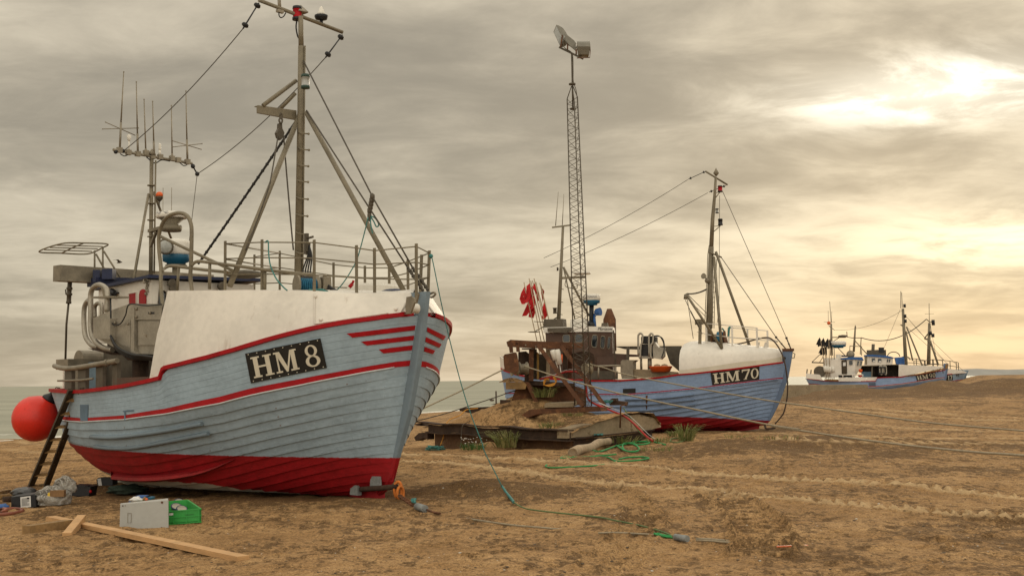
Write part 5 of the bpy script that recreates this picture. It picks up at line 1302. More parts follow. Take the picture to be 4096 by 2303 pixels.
# front I-beam with ragged left end, sheet wall beneath
fe = lambda u, z, v=0: FP.w(u, v, z)
zt0, zt1 = .37, .46
mb = MB(); n = 26; top = []; bot = []
for i in range(n + 1):
    u = 6.75 * i / n; z = zt0 + (zt1 - zt0) * i / n + .02 * math.sin(u * 3.1) * (u > 1)
    top.append((u, z))
for (h0, h1, v0, v1) in ((0, .035, .13, -.13), (-.23, -.03, .02, -.02), (-.27, -.235, .13, -.13)):
    rows = [[fe(u, z + h0, v0), fe(u, z + h1, v0), fe(u, z + h1, v1), fe(u, z + h0, v1)] for u, z in top if u < 6.3 or h1 > 0]
    mb.grid(rows, 0, False, True); mb.poly(rows[0]); mb.poly(rows[-1])
mb.prism([fe(6.3, .2), fe(6.75, .16), fe(7.0, .02), fe(6.9, -.08), fe(6.5, .02), fe(6.3, -.02)], FP.S * -.25)
mb.prism([fe(6.7, .46), fe(7.02, .42), fe(6.85, .38), fe(6.6, .37)], FP.S * -.3)
# side I-beam along the right face
for (h0, h1, w0, w1) in ((0, .03, .12, -.12), (-.2, -.03, .02, -.02), (-.24, -.205, .12, -.12)):
    rows = [[FP.w(-w0, -.1 - 2.9 * i / 8, .16 + .015 * i + h0), FP.w(-w0, -.1 - 2.9 * i / 8, .16 + .015 * i + h1), FP.w(-w1, -.1 - 2.9 * i / 8, .16 + .015 * i + h1), FP.w(-w1, -.1 - 2.9 * i / 8, .16 + .015 * i + h0)] for i in range(9)]
    mb.grid(rows, 0, False, True); mb.poly(rows[0]); mb.poly(rows[-1])
o = part('edge_beam', mb, M['rust_dark'], PLAT)
mb = MB(); mb.prism([fe(.05, -.5, -.12), fe(6.1, -.7, -.12), fe(6.1, .2, -.12), fe(.05, .12, -.12)], -FP.S * .05); mb.prism([FP.w(.05, -.15, -.6), FP.w(.05, -3, -.6), FP.w(.05, -3, .06), FP.w(.05, -.15, .06)], FP.A * .05)
part('sheet_wall', mb, M['rust_wall'], PLAT)
# concrete slab showing on the right face
cp = [FP.at(Z('J', x, y), u=.0) for x, y in ((130, 1113), (330, 1066), (540, 1012), (640, 1005), (760, 1035), (806, 1075), (800, 1098), (700, 1128), (430, 1152), (130, 1180))]
cp = [p + V((random.uniform(-.02, .02), 0, random.uniform(-.015, .015))) for q0_, q1_ in zip(cp, cp[1:] + cp[:1]) for p in [q0_.lerp(q1_, k_ / 4) for k_ in range(4)]]
mb = MB(); mb.prism(cp, FP.A * .4); o = part('concrete_slab', mb, M['concrete'], PLAT); fix_normals(o)
# sand lying over the platform
hc = FP.loc(at_depth(Z('I', 1090, 900), 37.0)); HP = at_depth(Z('I', 1085, 880), 36.6)
rows = []
nu, nv = 90, 70
for i in range(nu + 1):
    r = []
    for j in range(nv + 1):
        u = -.1 + 6.7 * i / nu; v = .02 - 6.0 * j / nv; v = .02 - (3.3 + 2.7 * float(sstep(.3, 3.2, u))) * j / nv; P = FP.w(u, v, 0); vm = 3.3 + 2.7 * float(sstep(.3, 3.2, u))
        e = min(u + .6, 6.6 - u, .02 - v + .05, v + vm) 
        d2 = ((P.x - HP.x) / 1.9) ** 2 + ((P.y - HP.y) / 1.9) ** 2
        z = .40 + .36 * min(1, max(0, -v) / 2.0) * max(0, 1 - max(0, u - .6) / 6.0) + max(0, (HP.z - .42)) * max(0, 1 - math.sqrt(d2) * .78) ** 1.08
        z += .05 * float(vnoise(np.array([P.x]), np.array([P.y]), .8, 21)[0]) + .03 * float(vnoise(np.array([P.x]), np.array([P.y]), .25, 22)[0])
        z = .30 + (z - .30) * min(1, .25 + e * 2.5)
        r.append(V((P.x, P.y, z)))
    rows.append(r)
mb = MB(); mb.grid(rows, 0, True); tag(part('sand_heap', mb, M['sandheap'], None, None, (HP.x, HP.y, .4)), 'heap of brown sand lying on the rusty winch platform', 'sand', None, 'stuff')
# box beam with cut end, spoil slabs
D = at_depth
mb = MB(); v1 = -.62
mb.prism([fpat('I', x, y, v1) for x, y in ((1080, 1052), (1170, 990), (1245, 985), (1810, 968), (1815, 1005), (1240, 1030), (1135, 1070), (1135, 1150), (1080, 1140))], -FP.S * .25)
mb.prism([fpat('I', x, y, v1) for x, y in ((1135, 1075), (1165, 1078), (1250, 1150), (1135, 1152))], -FP.S * .06)
mb.prism([D(Z('e', x, y), 35.4) for x, y in ((500, 1345), (1400, 1295), (1990, 1290), (1995, 1330), (1400, 1345), (640, 1385))], V((.1, .4, 0)))
part('floor_beam', mb, M['rust'], PLAT)
mb = MB(); mb.prism([D(Z('e', x, y), 35.3) for x, y in ((810, 1238), (1320, 1222), (1318, 1300), (800, 1308))], V((.15, .7, .03))); part('cast_slab', mb, M['concrete'], PLAT)
mb = MB(); mb.prism([D(Z('e', x, y), 35.6) for x, y in ((0, 1168), (190, 1175), (185, 1205), (0, 1250))], V((0, .3, 0))); part('scrap_plate', mb, M['rust_dark'], PLAT); mb = MB(); mb.prism([D(Z('I', x, y), 38.5) for x, y in ((535, 985), (560, 975), (880, 962), (885, 975), (700, 990), (660, 1030), (640, 1022), (540, 1000))], V((.1, .5, 0)))
part('scrap_plate', mb, M['rust_dark'], PLAT); mb = MB(); mb.prism([D(Z('e', x, y), 36.5) for x, y in ((1970, 1215), (2100, 1140), (2090, 1185), (2285, 1210), (2285, 1265), (1990, 1270))], V((.1, .5, 0))); mb.prism([D(Z('e', x, y), 36.4) for x, y in ((1990, 1165), (2030, 1140), (2095, 1150), (2100, 1190), (1995, 1190))], V((.1, .3, 0)))
part('scrap_plate', mb, M['rust_dark'], PLAT)
# pedestal
mb = MB(); mb.prism([D(Z('I', x, y), 36.2) for x, y in ((1010, 905), (1045, 805), (1130, 742), (1160, 742), (1215, 830), (1215, 925), (1100, 905))], V((.1, .7, 0))); mb.prism([D(Z('I', x, y), 35.95) for x, y in ((1130, 738), (1165, 742), (1250, 920), (1215, 925))], V((.05, .2, 0))); part('pedestal', mb, M['rust'], PLAT)
mb = MB(); mb.prism([D(Z('e', x, y), 35.9) for x, y in ((105, 850), (440, 850), (480, 900), (455, 975), (105, 980))], V((.1, .6, 0))); part('timber_block', mb, M['wood_old'], PLAT)
mb = MB(); c = D(Z('e', 215, 850), 36.1); rr = [[c + V((.36 * x, .2 * y, .13 * max(0, 1 - x * x * .95 - y * y * .9) + .01 * math.sin(17 * x + 9 * y))) for x in [-1 + .2 * i for i in range(11)]] for y in (-1, -.5, 0, .5, 1)]; mb.grid(rr, 0, True); part('sand_cap', mb, M['sandheap'], PLAT)
# hoisting frame
T = thing('hoist_frame', D(Z('e', 800, 900), 36.2), 'rusty brown steel hoist frame with two wire pulleys and slanting struts on the platform', 'hoist frame')
def slab(k, pts, y, dy, dx=0): return MB().prism([D(Z(k, *p), y) for p in pts], V((dx, dy, 0)))
part('top_beam', slab('e', [(115, 122), (190, 82), (640, 108), (1500, 140), (1520, 245), (620, 232), (300, 215), (140, 208)], 35.9, .28), M['rust'], T)
for pts in ([(158, 200), (232, 205), (242, 312), (175, 318)], [(285, 105), (345, 110), (362, 300), (295, 300)]): part('hanger', slab('e', pts, 35.82, .06), M['rust'], T)
part('pulley_cheek', slab('e', [(60, 380), (85, 345), (150, 335), (270, 308), (300, 320), (318, 380), (345, 560), (340, 640), (310, 680), (200, 680), (130, 655), (90, 640), (70, 540)], 35.55, .05), M['rust'], T)
part('pulley_cheek', slab('e', [(330, 305), (470, 290), (520, 330), (545, 400), (530, 640), (500, 720), (360, 720), (330, 600)], 36.25, .05), M['rust_dark'], T)
def sheave(c, ax, r, w):
    mb = MB(); mb.lathe(V(c) - V(ax) * w / 2, ax, [(0, r), (w * .10, r), (w * .2, r * .74), (w * .5, r * .68), (w * .8, r * .74), (w * .9, r), (w, r)], 22); return mb
part('pulley_wheel', sheave(D(Z('e', 265, 640), 35.8), V((.95, .3, 0)), .155, .20), M['wire'], T)
part('pulley_wheel', sheave(D(Z('e', 415, 600), 35.85), V((.95, .3, 0)), .185, .26), M['galv'], T)
part('pulley_cheek', slab('e', [(1300, 330), (1480, 290), (1640, 305), (1695, 350), (1712, 420), (1710, 560), (1690, 605), (1600, 625), (1310, 560)], 36.3, .06), M['rust_dark'], T)
part('pulley_wheel', sheave(D(Z('e', 1578, 610), 36.0), V((.8, .6, 0)), .17, .18), M['wire'], T)
for pts, m, y in (([(525, 245), (608, 250), (605, 835), (520, 830)], 'rust', 36.0), ([(445, 690), (525, 690), (520, 830), (445, 830)], 'rust_dark', 36.1), ([(1140, 235), (1215, 240), (1220, 780), (1135, 780)], 'rust_dark', 36.3), ([(1222, 240), (1300, 240), (1300, 780), (1222, 780)], 'rust', 36.5)): part('column', slab('e', pts, y, .22), M[m], T)
for pts in ([(640, 235), (770, 250), (905, 260), (905, 270)],): pass
part('timber_panel', slab('e', [(608, 250), (668, 250), (665, 800), (605, 800)], 36.3, .1), M['wood_dark'], T)
part('timber_post', slab('e', [(668, 300), (706, 330), (706, 805), (668, 805)], 36.2, .08), mat('ochre_timber', (.25, .14, .03), .8, 0, .3, 5), T)
part('timber_post', slab('e', [(840, 250), (905, 255), (905, 840), (838, 840)], 36.35, .15), M['concrete'], T)
part('back_panel', slab('e', [(706, 340), (838, 340), (838, 800), (706, 800)], 36.6, .05), M['wood_dark'], T)
for a, b, ya, yb in (((675, 165), (1505, 1290), 35.75, 34.9), ((1112, 200), (1895, 1280), 35.75, 34.9)): part('strut', MB().bar(D(Z('e', *a), ya), D(Z('e', *b), yb), .115, .095, (0, -1, 0)), M['rust'], T)
part('cross_plate', slab('e', [(395, 235), (640, 235), (640, 262), (395, 255)], 35.85, .3), M['rust_dark'], T)
part('base_beam', slab('e', [(405, 825), (500, 815), (1350, 870), (1345, 935), (600, 905), (405, 870)], 36.1, .35), M['rust_dark'], T)
part('base_box', slab('e', [(430, 870), (600, 880), (1345, 915), (1560, 985), (1560, 1270), (560, 1240)], 36.45, .5), M['rust'], T)
for x, y in ((305, 155), (648, 205), (465, 180), (1310, 185)): part('bolt', MB().lathe(D(Z('e', x, y), 35.85), (0, -1, 0), [(0, .022), (.03, .022)], 8), M['galv'], T)
# tower of the floodlight
TW = thing('floodlight_mast', D(Z('e', 1550, 1290), 35.0), 'tall slender lattice steel mast carrying three floodlights above the platform', 'light mast')
b0 = [D(Z('e', 1372, 1115), 35.25), D(Z('e', 1549, 1292), 34.75), D(Z('e', 1657, 1283), 35.15)]
b0[0] = D(Z('e', 1352, 1275), 35.3)
t0_ = [D(Z('N', 264, 772), 35.25), D(Z('N', 328, 800), 34.95), D(Z('N', 356, 755), 35.2)]
cap = D(Z('N', 309, 640), 35.13)
mb = MB()
for a, b in zip(b0, t0_): part('lattice_leg', MB().tube([a, b], .017, 7).tube([b, cap + (b - cap).normalized() * .06], .014, 6), M['galv_dark'], TW)
mb = MB(); nb = 29
for f in range(3):
    a0, a1, c0, c1 = b0[f], t0_[f], b0[(f + 1) % 3], t0_[(f + 1) % 3]
    for i in range(nb):
        x, y = i / nb, (i + .5) / nb; z = (i + 1) / nb
        mb.tube([a0.lerp(a1, x), c0.lerp(c1, y)], .0075, 5); mb.tube([c0.lerp(c1, y), a0.lerp(a1, z)], .0075, 5)
part('lattice_bracing', mb, M['galv_dark'], TW)
p0, p1 = D(Z('N', 316, 860), 35.13), D(Z('N', 305, 368), 35.13)
mb = MB(); mb.tube([p0, p1], .024, 10); mb.lathe(p0, (0, 0, 1), [(-.02, .09), (.02, .09)], 10); mb.lathe(cap, (0, 0, 1), [(-.02, .10), (.02, .10)], 10); part('pole', mb, M['galv_dark'], TW)
ca, cb = D(Z('N', 195, 312), 35.35), D(Z('N', 405, 415), 34.95)
mb = MB(); mb.bar(ca, cb, .05, .055); mb.tube(curve([D(Z('N', *p), 35.1) for p in ((235, 245), (232, 290), (245, 320), (300, 355), (315, 400), (318, 520), (320, 620), (345, 700), (360, 850))]), .012, 6); part('cross_bar', mb, M['galv_dark'], TW)
def flood(pts_face, dvec, y, pts_back=None):
    F_ = [D(Z('N', *p), y) for p in pts_face]; c = sum(F_, V()) / len(F_); d = V(dvec)
    mb = MB(); k = len(F_)
    rows = [F_, [p + (c - p) * .04 + d * .3 for p in F_], [p + (c - p) * .22 + d * .72 for p in F_], [p + (c - p) * .55 + d for p in F_]]
    mb.grid(rows, 0, False, True); mb.poly(rows[-1]); mb.poly([p.lerp(c, .0) for p in F_][::-1])
    o = part('floodlight', mb, M['floodlamp'], TW)
    g = MB(); n = -d.normalized(); g.poly([p.lerp(c, .12) + n * .006 for p in F_]); part('lamp_glass', g, M['glass'], o)
    return o, c
flood([(142, 175), (168, 112), (235, 250), (205, 312)], V((.25, .22, .03)), 35.3)
flood([(232, 210), (250, 205), (285, 265), (262, 290)], V((.32, .18, -.14)), 35.2)
mb = MB(); mb.prism([D(Z('N', *p), 35.05) for p in ((243, 206), (268, 205), (325, 250), (343, 275), (340, 305), (355, 300), (335, 335), (275, 285), (250, 250))], V((.05, .28, .02))); part('floodlight', mb, M['floodlamp'], TW)
c0 = D(Z('N', 355, 322), 34.9); c1 = D(Z('N', 466, 322), 34.9)
mb = MB(); ax = (c1 - c0); pr = []
for i in range(9):
    q = math.pi * (i / 8); pr.append((-.2 * math.cos(q) * 1.05, .20 * math.sin(q)))
rows = [[c + V((0, y_, z_)) for y_, z_ in pr] for c in (c0, c0.lerp(c1, .33), c0.lerp(c1, .66), c1)]
mb.grid(rows, 0, True); mb.poly(rows[0]); mb.poly(rows[-1]); mb.prism([c0 + V((0, -.21, 0)), c1 + V((0, -.21, 0)), c1 + V((-.03, -.1, -.2)), c0 + V((.03, -.1, -.2))], V((0, .3, 0))); part('floodlight', mb, M['floodlamp'], TW)
mb = MB(); mb.tube([D(Z('N', *p), 34.8) for p in ((466, 285), (470, 345), (466, 403), (350, 408))], .014, 6); mb.bar(D(Z('N', 222, 205), 35.2), D(Z('N', 205, 312), 35.2), .05, .04); mb.bar(D(Z('N', 268, 270), 35.1), D(Z('N', 268, 330), 35.1), .04, .04); mb.bar(D(Z('N', 345, 330), 35.0), D(Z('N', 345, 375), 35.0), .04, .04); part('lamp_bracket', mb, M['rust'], TW)
# ------------------------------------------------------------------ wire ropes
def pathY(pts, y0, y1):
    n = len(pts); x0, x1 = pts[0][0], pts[-1][0]; out = []
    for i, p in enumerate(pts):
        f = (p[0] - x0) / (x1 - x0) if abs(x1 - x0) > 1 else i / (n - 1)
        out.append(D(p, 1 / ((1 - f) / y0 + f / y1)))
    return out
def cable(name, path, r, m, label, cat, group=None, ext=None):
    P = list(path)
    if ext: P += [V(e) for e in ext]
    mb = MB(); mb.tube(curve(P, 6), r, 8); return solo(name, mb, m, label, cat, group)
c1p = pathY(ZL('e', (430, 560), (600, 610), (1000, 740), (1400, 855), (1800, 960), (2200, 1065)) + ZL('J', (540, 862), (800, 920), (1080, 977), (1350, 1035), (1600, 1085), (1810, 1117)) + ZL('R', (520, 367), (1000, 441), (1500, 506), (2000, 556), (2400, 584)), 35.8, 18.5)
cable('wire_rope', c1p, .019, M['wire'], 'thick steel wire rope from the left pulley, crossing low before the HM 70 bow', 'wire rope', 'wire ropes of the winch', [(c1p[-1].x + 2.2, c1p[-1].y - 1.6, .30), (c1p[-1].x + 5, c1p[-1].y - 3.6, .02)])
c2p = pathY(ZL('e', (1625, 525), (1900, 595)) + ZL('J', (540, 717), (1000, 806), (1500, 894), (1810, 941)) + ZL('R', (600, 197), (1200, 282), (1700, 347), (2400, 407)), 36.0, 25)
cable('wire_rope', c2p, .018, M['wire'], 'steel wire rope from the right pulley passing under the HM 70 number board', 'wire rope', 'wire ropes of the winch', [(c2p[-1].x + 3, c2p[-1].y - 2, .25), (c2p[-1].x + 7, c2p[-1].y - 4.5, .02)])
cable('wire_rope', pathY(ZL('e', (250, 540), (85, 612), (0, 650)) + ZL('I', (700, 745), (500, 845), (290, 942), (100, 1030), (-200, 1160)), 35.8, 33.5), .020, M['wire'], 'dark wire rope sloping down from the left pulley towards the HM 8 bow', 'wire rope', 'wire ropes of the winch')
cable('wire_rope', pathY(ZL('e', (280, 1003), (130, 1045), (0, 1095)) + ZL('I', (620, 958), (420, 1022), (220, 1075), (0, 1130)), 36.2, 36.5), .014, M['stay'], 'thin wire rope sloping from the timber block past the platform', 'wire rope', 'wire ropes of the winch')
# red hose arching over the platform, white line beside it
hpth = pathY(ZL('e', (720, 800), (850, 770), (960, 748), (1080, 700), (1180, 665), (1300, 658), (1400, 672), (1480, 720), (1530, 790), (1550, 870), (1565, 1000), (1575, 1100), (1620, 1180)), 36.1, 35.6) + pathY(ZL('e', (1740, 1255), (1950, 1345)) + ZL('J', (340, 935), (430, 975), (540, 1022), (600, 1068), (650, 1118), (700, 1168), (745, 1200)), 34.7, 32.5)
cable('red_hose', hpth, .029, M['hose'], 'thick red hose looping over the platform and down to the sand', 'hose')
cable('white_cable', [p + V((.05, -.03, .06)) for p in hpth], .005, M['label'], 'thin white cable strapped alongside the red hose', 'cable')
for cx_ in range(3):
    pass
mb = MB()
for r_ in (0, 12, 24, 34): mb.tube(curve([D(Z('e', *p), 35.4 + r_ * .002) for p in ((960 + r_, 750), (985 + r_, 800), (1005 + r_ * .5, 850), (980, 900 - r_), (900, 925 - r_), (820 - r_, 905), (785 + r_, 850), (810 + r_, 800), (880, 785 + r_))], 5), .010, 6)
solo('cable_coil', mb, M['rope_yellow'], 'coil of yellow and white line hanging at the base of the hoist frame', 'rope coil')
cable('yellow_line', pathY(ZL('I', (705, 978), (600, 992), (545, 1040), (450, 1080), (415, 1130), (405, 1190), (385, 1260), (365, 1312)), 37.6, 36.8), .014, M['rope_yellow'], 'thin yellow line hanging down the left front of the platform', 'rope')
cable('grey_line', pathY(ZL('I', (740, 1040), (640, 1090), (570, 1130), (558, 1200), (552, 1290), (540, 1340), (545, 1370)), 36.5, 35.5), .010, M['stay'], 'thin grey line hanging from the platform edge beside the yellow one', 'rope')
# teal rope from the bow railing down to the sand, then green along the ground
kn = ground(Z('Q', 735, 800), .05); tipp = F8.at(Z('B', 1310, 225), v=-.22)
rp = [Z('B', 1310, 225), Z('B', 1325, 270)] + ZL('I', (370, 10), (450, 360), (560, 780), (650, 1055), (740, 1285)) + ZL('Q', (610, 550), (680, 690), (735, 800))
P = []
for i, p in enumerate(rp):
    f = (p[1] - rp[0][1]) / (rp[-1][1] - rp[0][1]); P.append(D(p, tipp.y + (kn.y - tipp.y) * f))
mb = MB(); mb.tube(curve(P, 5), .0085, 6); mb.tube(curve([ground(Z('Q', *p), .02) for p in ((735, 800), (770, 850), (810, 900), (820, 915))]), .022, 6); mb.ball(P[0], .035, 8); solo('bow_rope', mb, M['rope_teal'], 'long teal rope hanging from the bow railing of HM 8 down to the sand', 'rope')
cable('ground_rope', [ground(Z('Q', *p), .02) for p in ((820, 912), (850, 935), (900, 958), (960, 970), (1080, 985), (1200, 998), (1430, 1022), (1560, 1048), (1700, 1075), (1800, 1100), (1900, 1130), (1975, 1162))], .010, M['rope_olive'], 'olive green rope running across the sand from the teal rope to the sleeve', 'rope')
mb = MB()
for i in range(5): mb.tube(curve([ground(Z('Q', 1840 + 30 * j + random.uniform(-8, 8), 1140 + 7 * j + random.uniform(-8, 8)), .03) for j in range(5)]), .010, 5)
solo('frayed_rope', mb, M['rope_green'], 'frayed light green rope ends bunched beside the sleeve on the sand', 'rope')
cable('ground_cable', [ground(Z('Q', *p), .015) for p in ((480, 1032), (600, 1050), (780, 1076), (900, 1088), (1000, 1096), (1130, 1108), (1260, 1118))], .011, M['wire'], 'grey wire cable half buried in the sand in front of the HM 8 bow', 'cable', 'half buried cables')
cable('ground_cable', [ground(Z('Q', *p), .015) for p in ((1430, 1137), (1560, 1134), (1700, 1141), (1840, 1150), (1980, 1164))], .010, M['wire'], 'grey wire cable on the sand ending at the large sleeve', 'cable', 'half buried cables')
mb = MB(); mb.tube([ground(Z('Q', 1985, 1166), .04), ground(Z('Q', 2074, 1178), .04)], .035, 12); solo('cable_sleeve', mb, M['zinc'], 'large grey sleeve joining cables on the open sand right of the centre', 'cable sleeve')
mb = MB()
for dz in (0, .06): mb.tube([ground(Z('R', x, y - dz * 200), .02) for x, y in ((-30, 1190), (60, 1192), (130, 1198), (235, 1208))], .011, 7)
solo('double_cable', mb, M['wire'], 'pair of dark cables leaving the large sleeve and ending in the sand', 'cable')
# green hose on the sand
gh = [ZL('Q', (1320, 545), (1345, 530), (1400, 545), (1450, 548), (1380, 528)), ZL('Q', (1340, 530), (1480, 525), (1560, 510), (1640, 495), (1720, 480), (1800, 475), (1870, 490), (1915, 500)),
      ZL('Q', (1560, 505), (1600, 530), (1640, 548), (1700, 548), (1728, 530), (1690, 500), (1630, 488), (1605, 505), (1620, 540), (1680, 552), (1725, 535), (1690, 492)), ZL('Q', (1640, 490), (1740, 500), (1800, 485), (1700, 478), (1660, 490))]
cable('green_hose', [ground(p, .025) for p in gh[0][:4] + gh[1][2:]], .022, M['rope_green'], 'thick green hose lying on the sand beside the driftwood log', 'hose')
cable('green_hose', [ground(p, .04) for p in gh[2] + gh[3]], .022, M['rope_green'], 'coiled loops of thick green hose near the grass at the platform', 'hose')
cable('green_hose', [ground(Z('Q', *p), .02) for p in ((1560, 570), (1440, 580), (1300, 592), (1190, 585), (1165, 600), (1280, 590), (1400, 588), (1500, 592), (1540, 612), (1600, 620), (1720, 612), (1795, 598), (1740, 588), (1640, 592), (1580, 605))], .018, M['rope_green'], 'thin green hose in a long flat loop on the sand in front of the log', 'hose')
cable('green_hose', [ground(Z('Q', *p), .02) for p in ((1060, 645), (1050, 655), (1080, 665), (1180, 664), (1300, 658), (1440, 648), (1520, 632), (1560, 622))], .016, M['rope_green'], 'green hose end lying nearest the camera on the sand', 'hose')
cable('green_line', pathY(ZL('Q', (1610, 235), (1650, 290), (1690, 360), (1740, 420), (1790, 455), (1830, 470)), 34.0, 33.0), .014, M['rope_olive'], 'thin green hose running down from the tap post to the sand', 'hose')
cable('green_loop', [ground(Z('J', *p), .03) for p in ((870, 1205), (880, 1185), (920, 1178), (970, 1182), (965, 1200), (920, 1210), (880, 1205))], .018, M['rope_olive'], 'loop of pale green hose beside the dune grass near HM 70', 'hose')
mb = MB(); a = D(Z('Q', 1588, 380), 33.4); mb.tube([a, D(Z('Q', 1592, 222), 33.4), D(Z('Q', 1632, 212), 33.4)], .022, 8); mb.ball(D(Z('Q', 1630, 212), 33.4), .04, 8); mb.tube([D(Z('Q', 1625, 200), 33.4), D(Z('Q', 1640, 200), 33.4)], .012, 6); solo('tap_post', mb, M['rust'], 'rusty standpipe with a tap on the right corner of the platform', 'standpipe')
# driftwood log
la, lb_ = ground(Z('J', 170, 1285), .09), ground(Z('J', 425, 1195), .16)
mb = MB(); k = 16; cc = [la.lerp(lb_, i / k) + V((0, 0, .025 * math.sin(i * .7))) for i in range(k + 1)]; mb.tube(cc, [.118 + .005 * math.sin(i * 1.3) - .0015 * i for i in range(k + 1)], 14); mb.lathe(la + (la - lb_).normalized() * .0, (la - lb_), [(0, .12), (.05, .125), (.07, .105), (.04, .08), (.03, .02)], 14); solo('driftwood_log', mb, M['drift'], 'bleached driftwood log lying on the sand at the foot of the platform', 'log')
mb = MB()
for i in range(6): mb.tube(curve([ground(Z('J', 320 + 12 * j + random.uniform(-6, 6), 1148 + random.uniform(-8, 8)), .33) for j in range(6)]), .014, 5)
solo('net_scrap', mb, M['rope_teal'], 'scrap of pale teal netting draped on the platform edge above the log', 'net')
for k, x, y, lab in (('I', 320, 1352, 'tangle of green rope on the sand under the yellow line'), ('e', 1950, 1215, 'wad of turquoise rope on the scrap steel beside the tap post')):
    mb = MB(); c = ground(Z(k, x, y), .04) if k == 'I' else D(Z(k, x, y), 35.8); s_ = .22 if k == 'I' else .13
    for i in range(7): mb.tube(curve([c + V((random.uniform(-s_, s_) * 1.2, random.uniform(-s_, s_), random.uniform(-.02, s_ * .5))) for j in range(6)]), .012, 5)
    solo('rope_tangle', mb, M['rope_teal'], lab, 'rope')
# marker post standing in the shallows, far left of the platform
mb = MB(); pz = D(Z('I', 870, 930), 90); mb.tube([pz - V((0, 0, 1.5)), D(Z('I', 869, 822), 90)], .06, 6); mb.prism([D(Z('I', x, y), 90) for x, y in ((820, 940), (890, 930), (890, 945))], V((.3, .3, .0))); solo('marker_post', mb, M['rust_dark'], 'thin dark post standing at the water edge behind the platform', 'post')
# ------------------------------------------------------------------ grass
def tuft(base, n, h, spread, lean, label, m='grass', name='grass_tuft', cat='grass', group='grass tufts round the platform'):
    mb = MB(); base = V(base)
    for i in range(n):
        a = random.uniform(0, 6.283); r = spread * random.random() ** .6; p = base + V((r * math.cos(a), r * math.sin(a), -.02)); hh = h * random.uniform(.5, 1.1)
        dr = V((math.cos(a) * random.uniform(.1, .7), math.sin(a) * random.uniform(.1, .7), 0)) * hh * 1.3 + V(lean) * hh * random.uniform(.4, 1.2); w = random.uniform(.006, .011)
        sd = V((-math.sin(a * 3.1), math.cos(a * 3.1), 0)) * w
        q = [p, p + dr * .25 + V((0, 0, hh * .45)), p + dr * .62 + V((0, 0, hh * .68)), p + dr * 1.15 + V((0, 0, hh * .6))]
        mb.grid([[x - sd * f, x + sd * f] for x, f in zip(q, (1, .9, .6, .08))], 0, False)
    sp_ = any(w in label for w in ('sparse', 'few', 'thin grass'))
    return solo(name, mb, M[m], label, cat, None if sp_ else group, 'stuff' if sp_ else None)
tuft(ground(Z('I', 960, 1325), .05), 170, .62, .30, (-.45, -.1, 0), 'big drooping tuft of marram grass at the front of the platform')
tuft(D(Z('e', 800, 1110), 36.0), 150, .42, .32, (.1, 0, 0), 'tuft of yellow green grass on the sand behind the heap')
tuft(D(Z('I', 1370, 1150), 33.6), 110, .24, .35, (.1, 0, 0), 'low grass tuft on the platform sand right of the box beam')
tuft(D(Z('I', 1560, 1040), 34.6), 60, .14, .3, (.1, 0, 0), 'sparse short grass on the platform sand below the floodlight mast')
tuft(ground(Z('J', 985, 1195), .03), 110, .62, .2, (.25, 0, 0), 'tall pale marram tuft in front of the HM 70 keel')
tuft(ground(Z('J', 905, 1160), .03), 90, .22, .2, (0, 0, 0), 'short dense grass tuft left of the tall pale marram')
tuft(ground(Z('J', 520, 1215), .03), 130, .32, .45, (.1, 0, 0), 'dark green grass patch behind the driftwood log')
tuft(ground(Z('J', 790, 1205), .03), 80, .2, .3, (.1, 0, 0), 'grass tuft at the end of the red hose')
tuft(ground(Z('J', 770, 1265), .03), 50, .16, .4, (.1, 0, 0), 'thin grass on bare sand right of the coiled green hose')
tuft(ground(Z('R', 290, 448), .03), 40, .16, .5, (.1, 0, 0), 'sparse grass blades on the sand ridge below the HM 70 bow')
tuft(ground(Z('R', 560, 455), .03), 30, .14, .5, (.1, 0, 0), 'few grass blades on the sand ridge right of the HM 70 bow')
w_ = tuft(ground(Z('I', 660, 1345), .03), 120, .26, .35, (.1, 0, 0), 'flowering green weed with small white blossoms at the platform front', 'weed', 'flowering_weed', 'plant', None)
mb = MB()
for i in range(26):
    mb.ball(w_.location + V((random.uniform(-.35, .4), random.uniform(-.2, .2), random.uniform(.16, .34))), .018, 6, 0, (1, 1, .5))
part('blossom', mb, M['white_clean'], w_)
# ------------------------------------------------------------------ middle boat
f7 = ground((3048, 1716)); F7 = Frame(f7, 18)
def a7(k, x, y, v=None, u=None): return F7.at(Z(k, x, y), v=v, u=u)
def u7(k, x, y, v=0): return F7.uz(Z(k, x, y), v)
B7 = thing('fishing_boat', F7.w(5, 0, Gs(F7.w(5, 0, 0).x, F7.w(5, 0, 0).y)), 'blue wooden fishing boat numbered HM 70 with a brown wheelhouse, beyond the winch platform', 'fishing boat', 'fishing boats hauled up on the beach')
s7, _ = u7('i', 2078, 640, .06); m7, _ = u7('i', 2042, 832, .06); w7, _ = u7('i', 1850, 1385, .05)
sh7 = ZL('i', (2085, 638), (1900, 660), (1700, 688), (1400, 728), (1100, 762), (900, 785), (690, 800)) + ZL('J', (800, 742), (700, 752), (500, 765), (300, 766)) + ZL('e', (1500, 815), (900, 790), (440, 742), (250, 700), (80, 640), (0, 592))
st7 = ZL('i', (2038, 832), (1725, 866), (1100, 942), (860, 972), (400, 1015), (0, 1046)) + ZL('e', (1800, 1060), (1000, 1075), (440, 1040))
sl7 = [(x, y + 5) for x, y in st7]
wl7 = ZL('i', (1860, 1388), (1500, 1370), (1000, 1345), (600, 1335), (220, 1312))
k7 = lambda t: -.03 - .10 * t + .12 * max(0, 1 - t * 10)
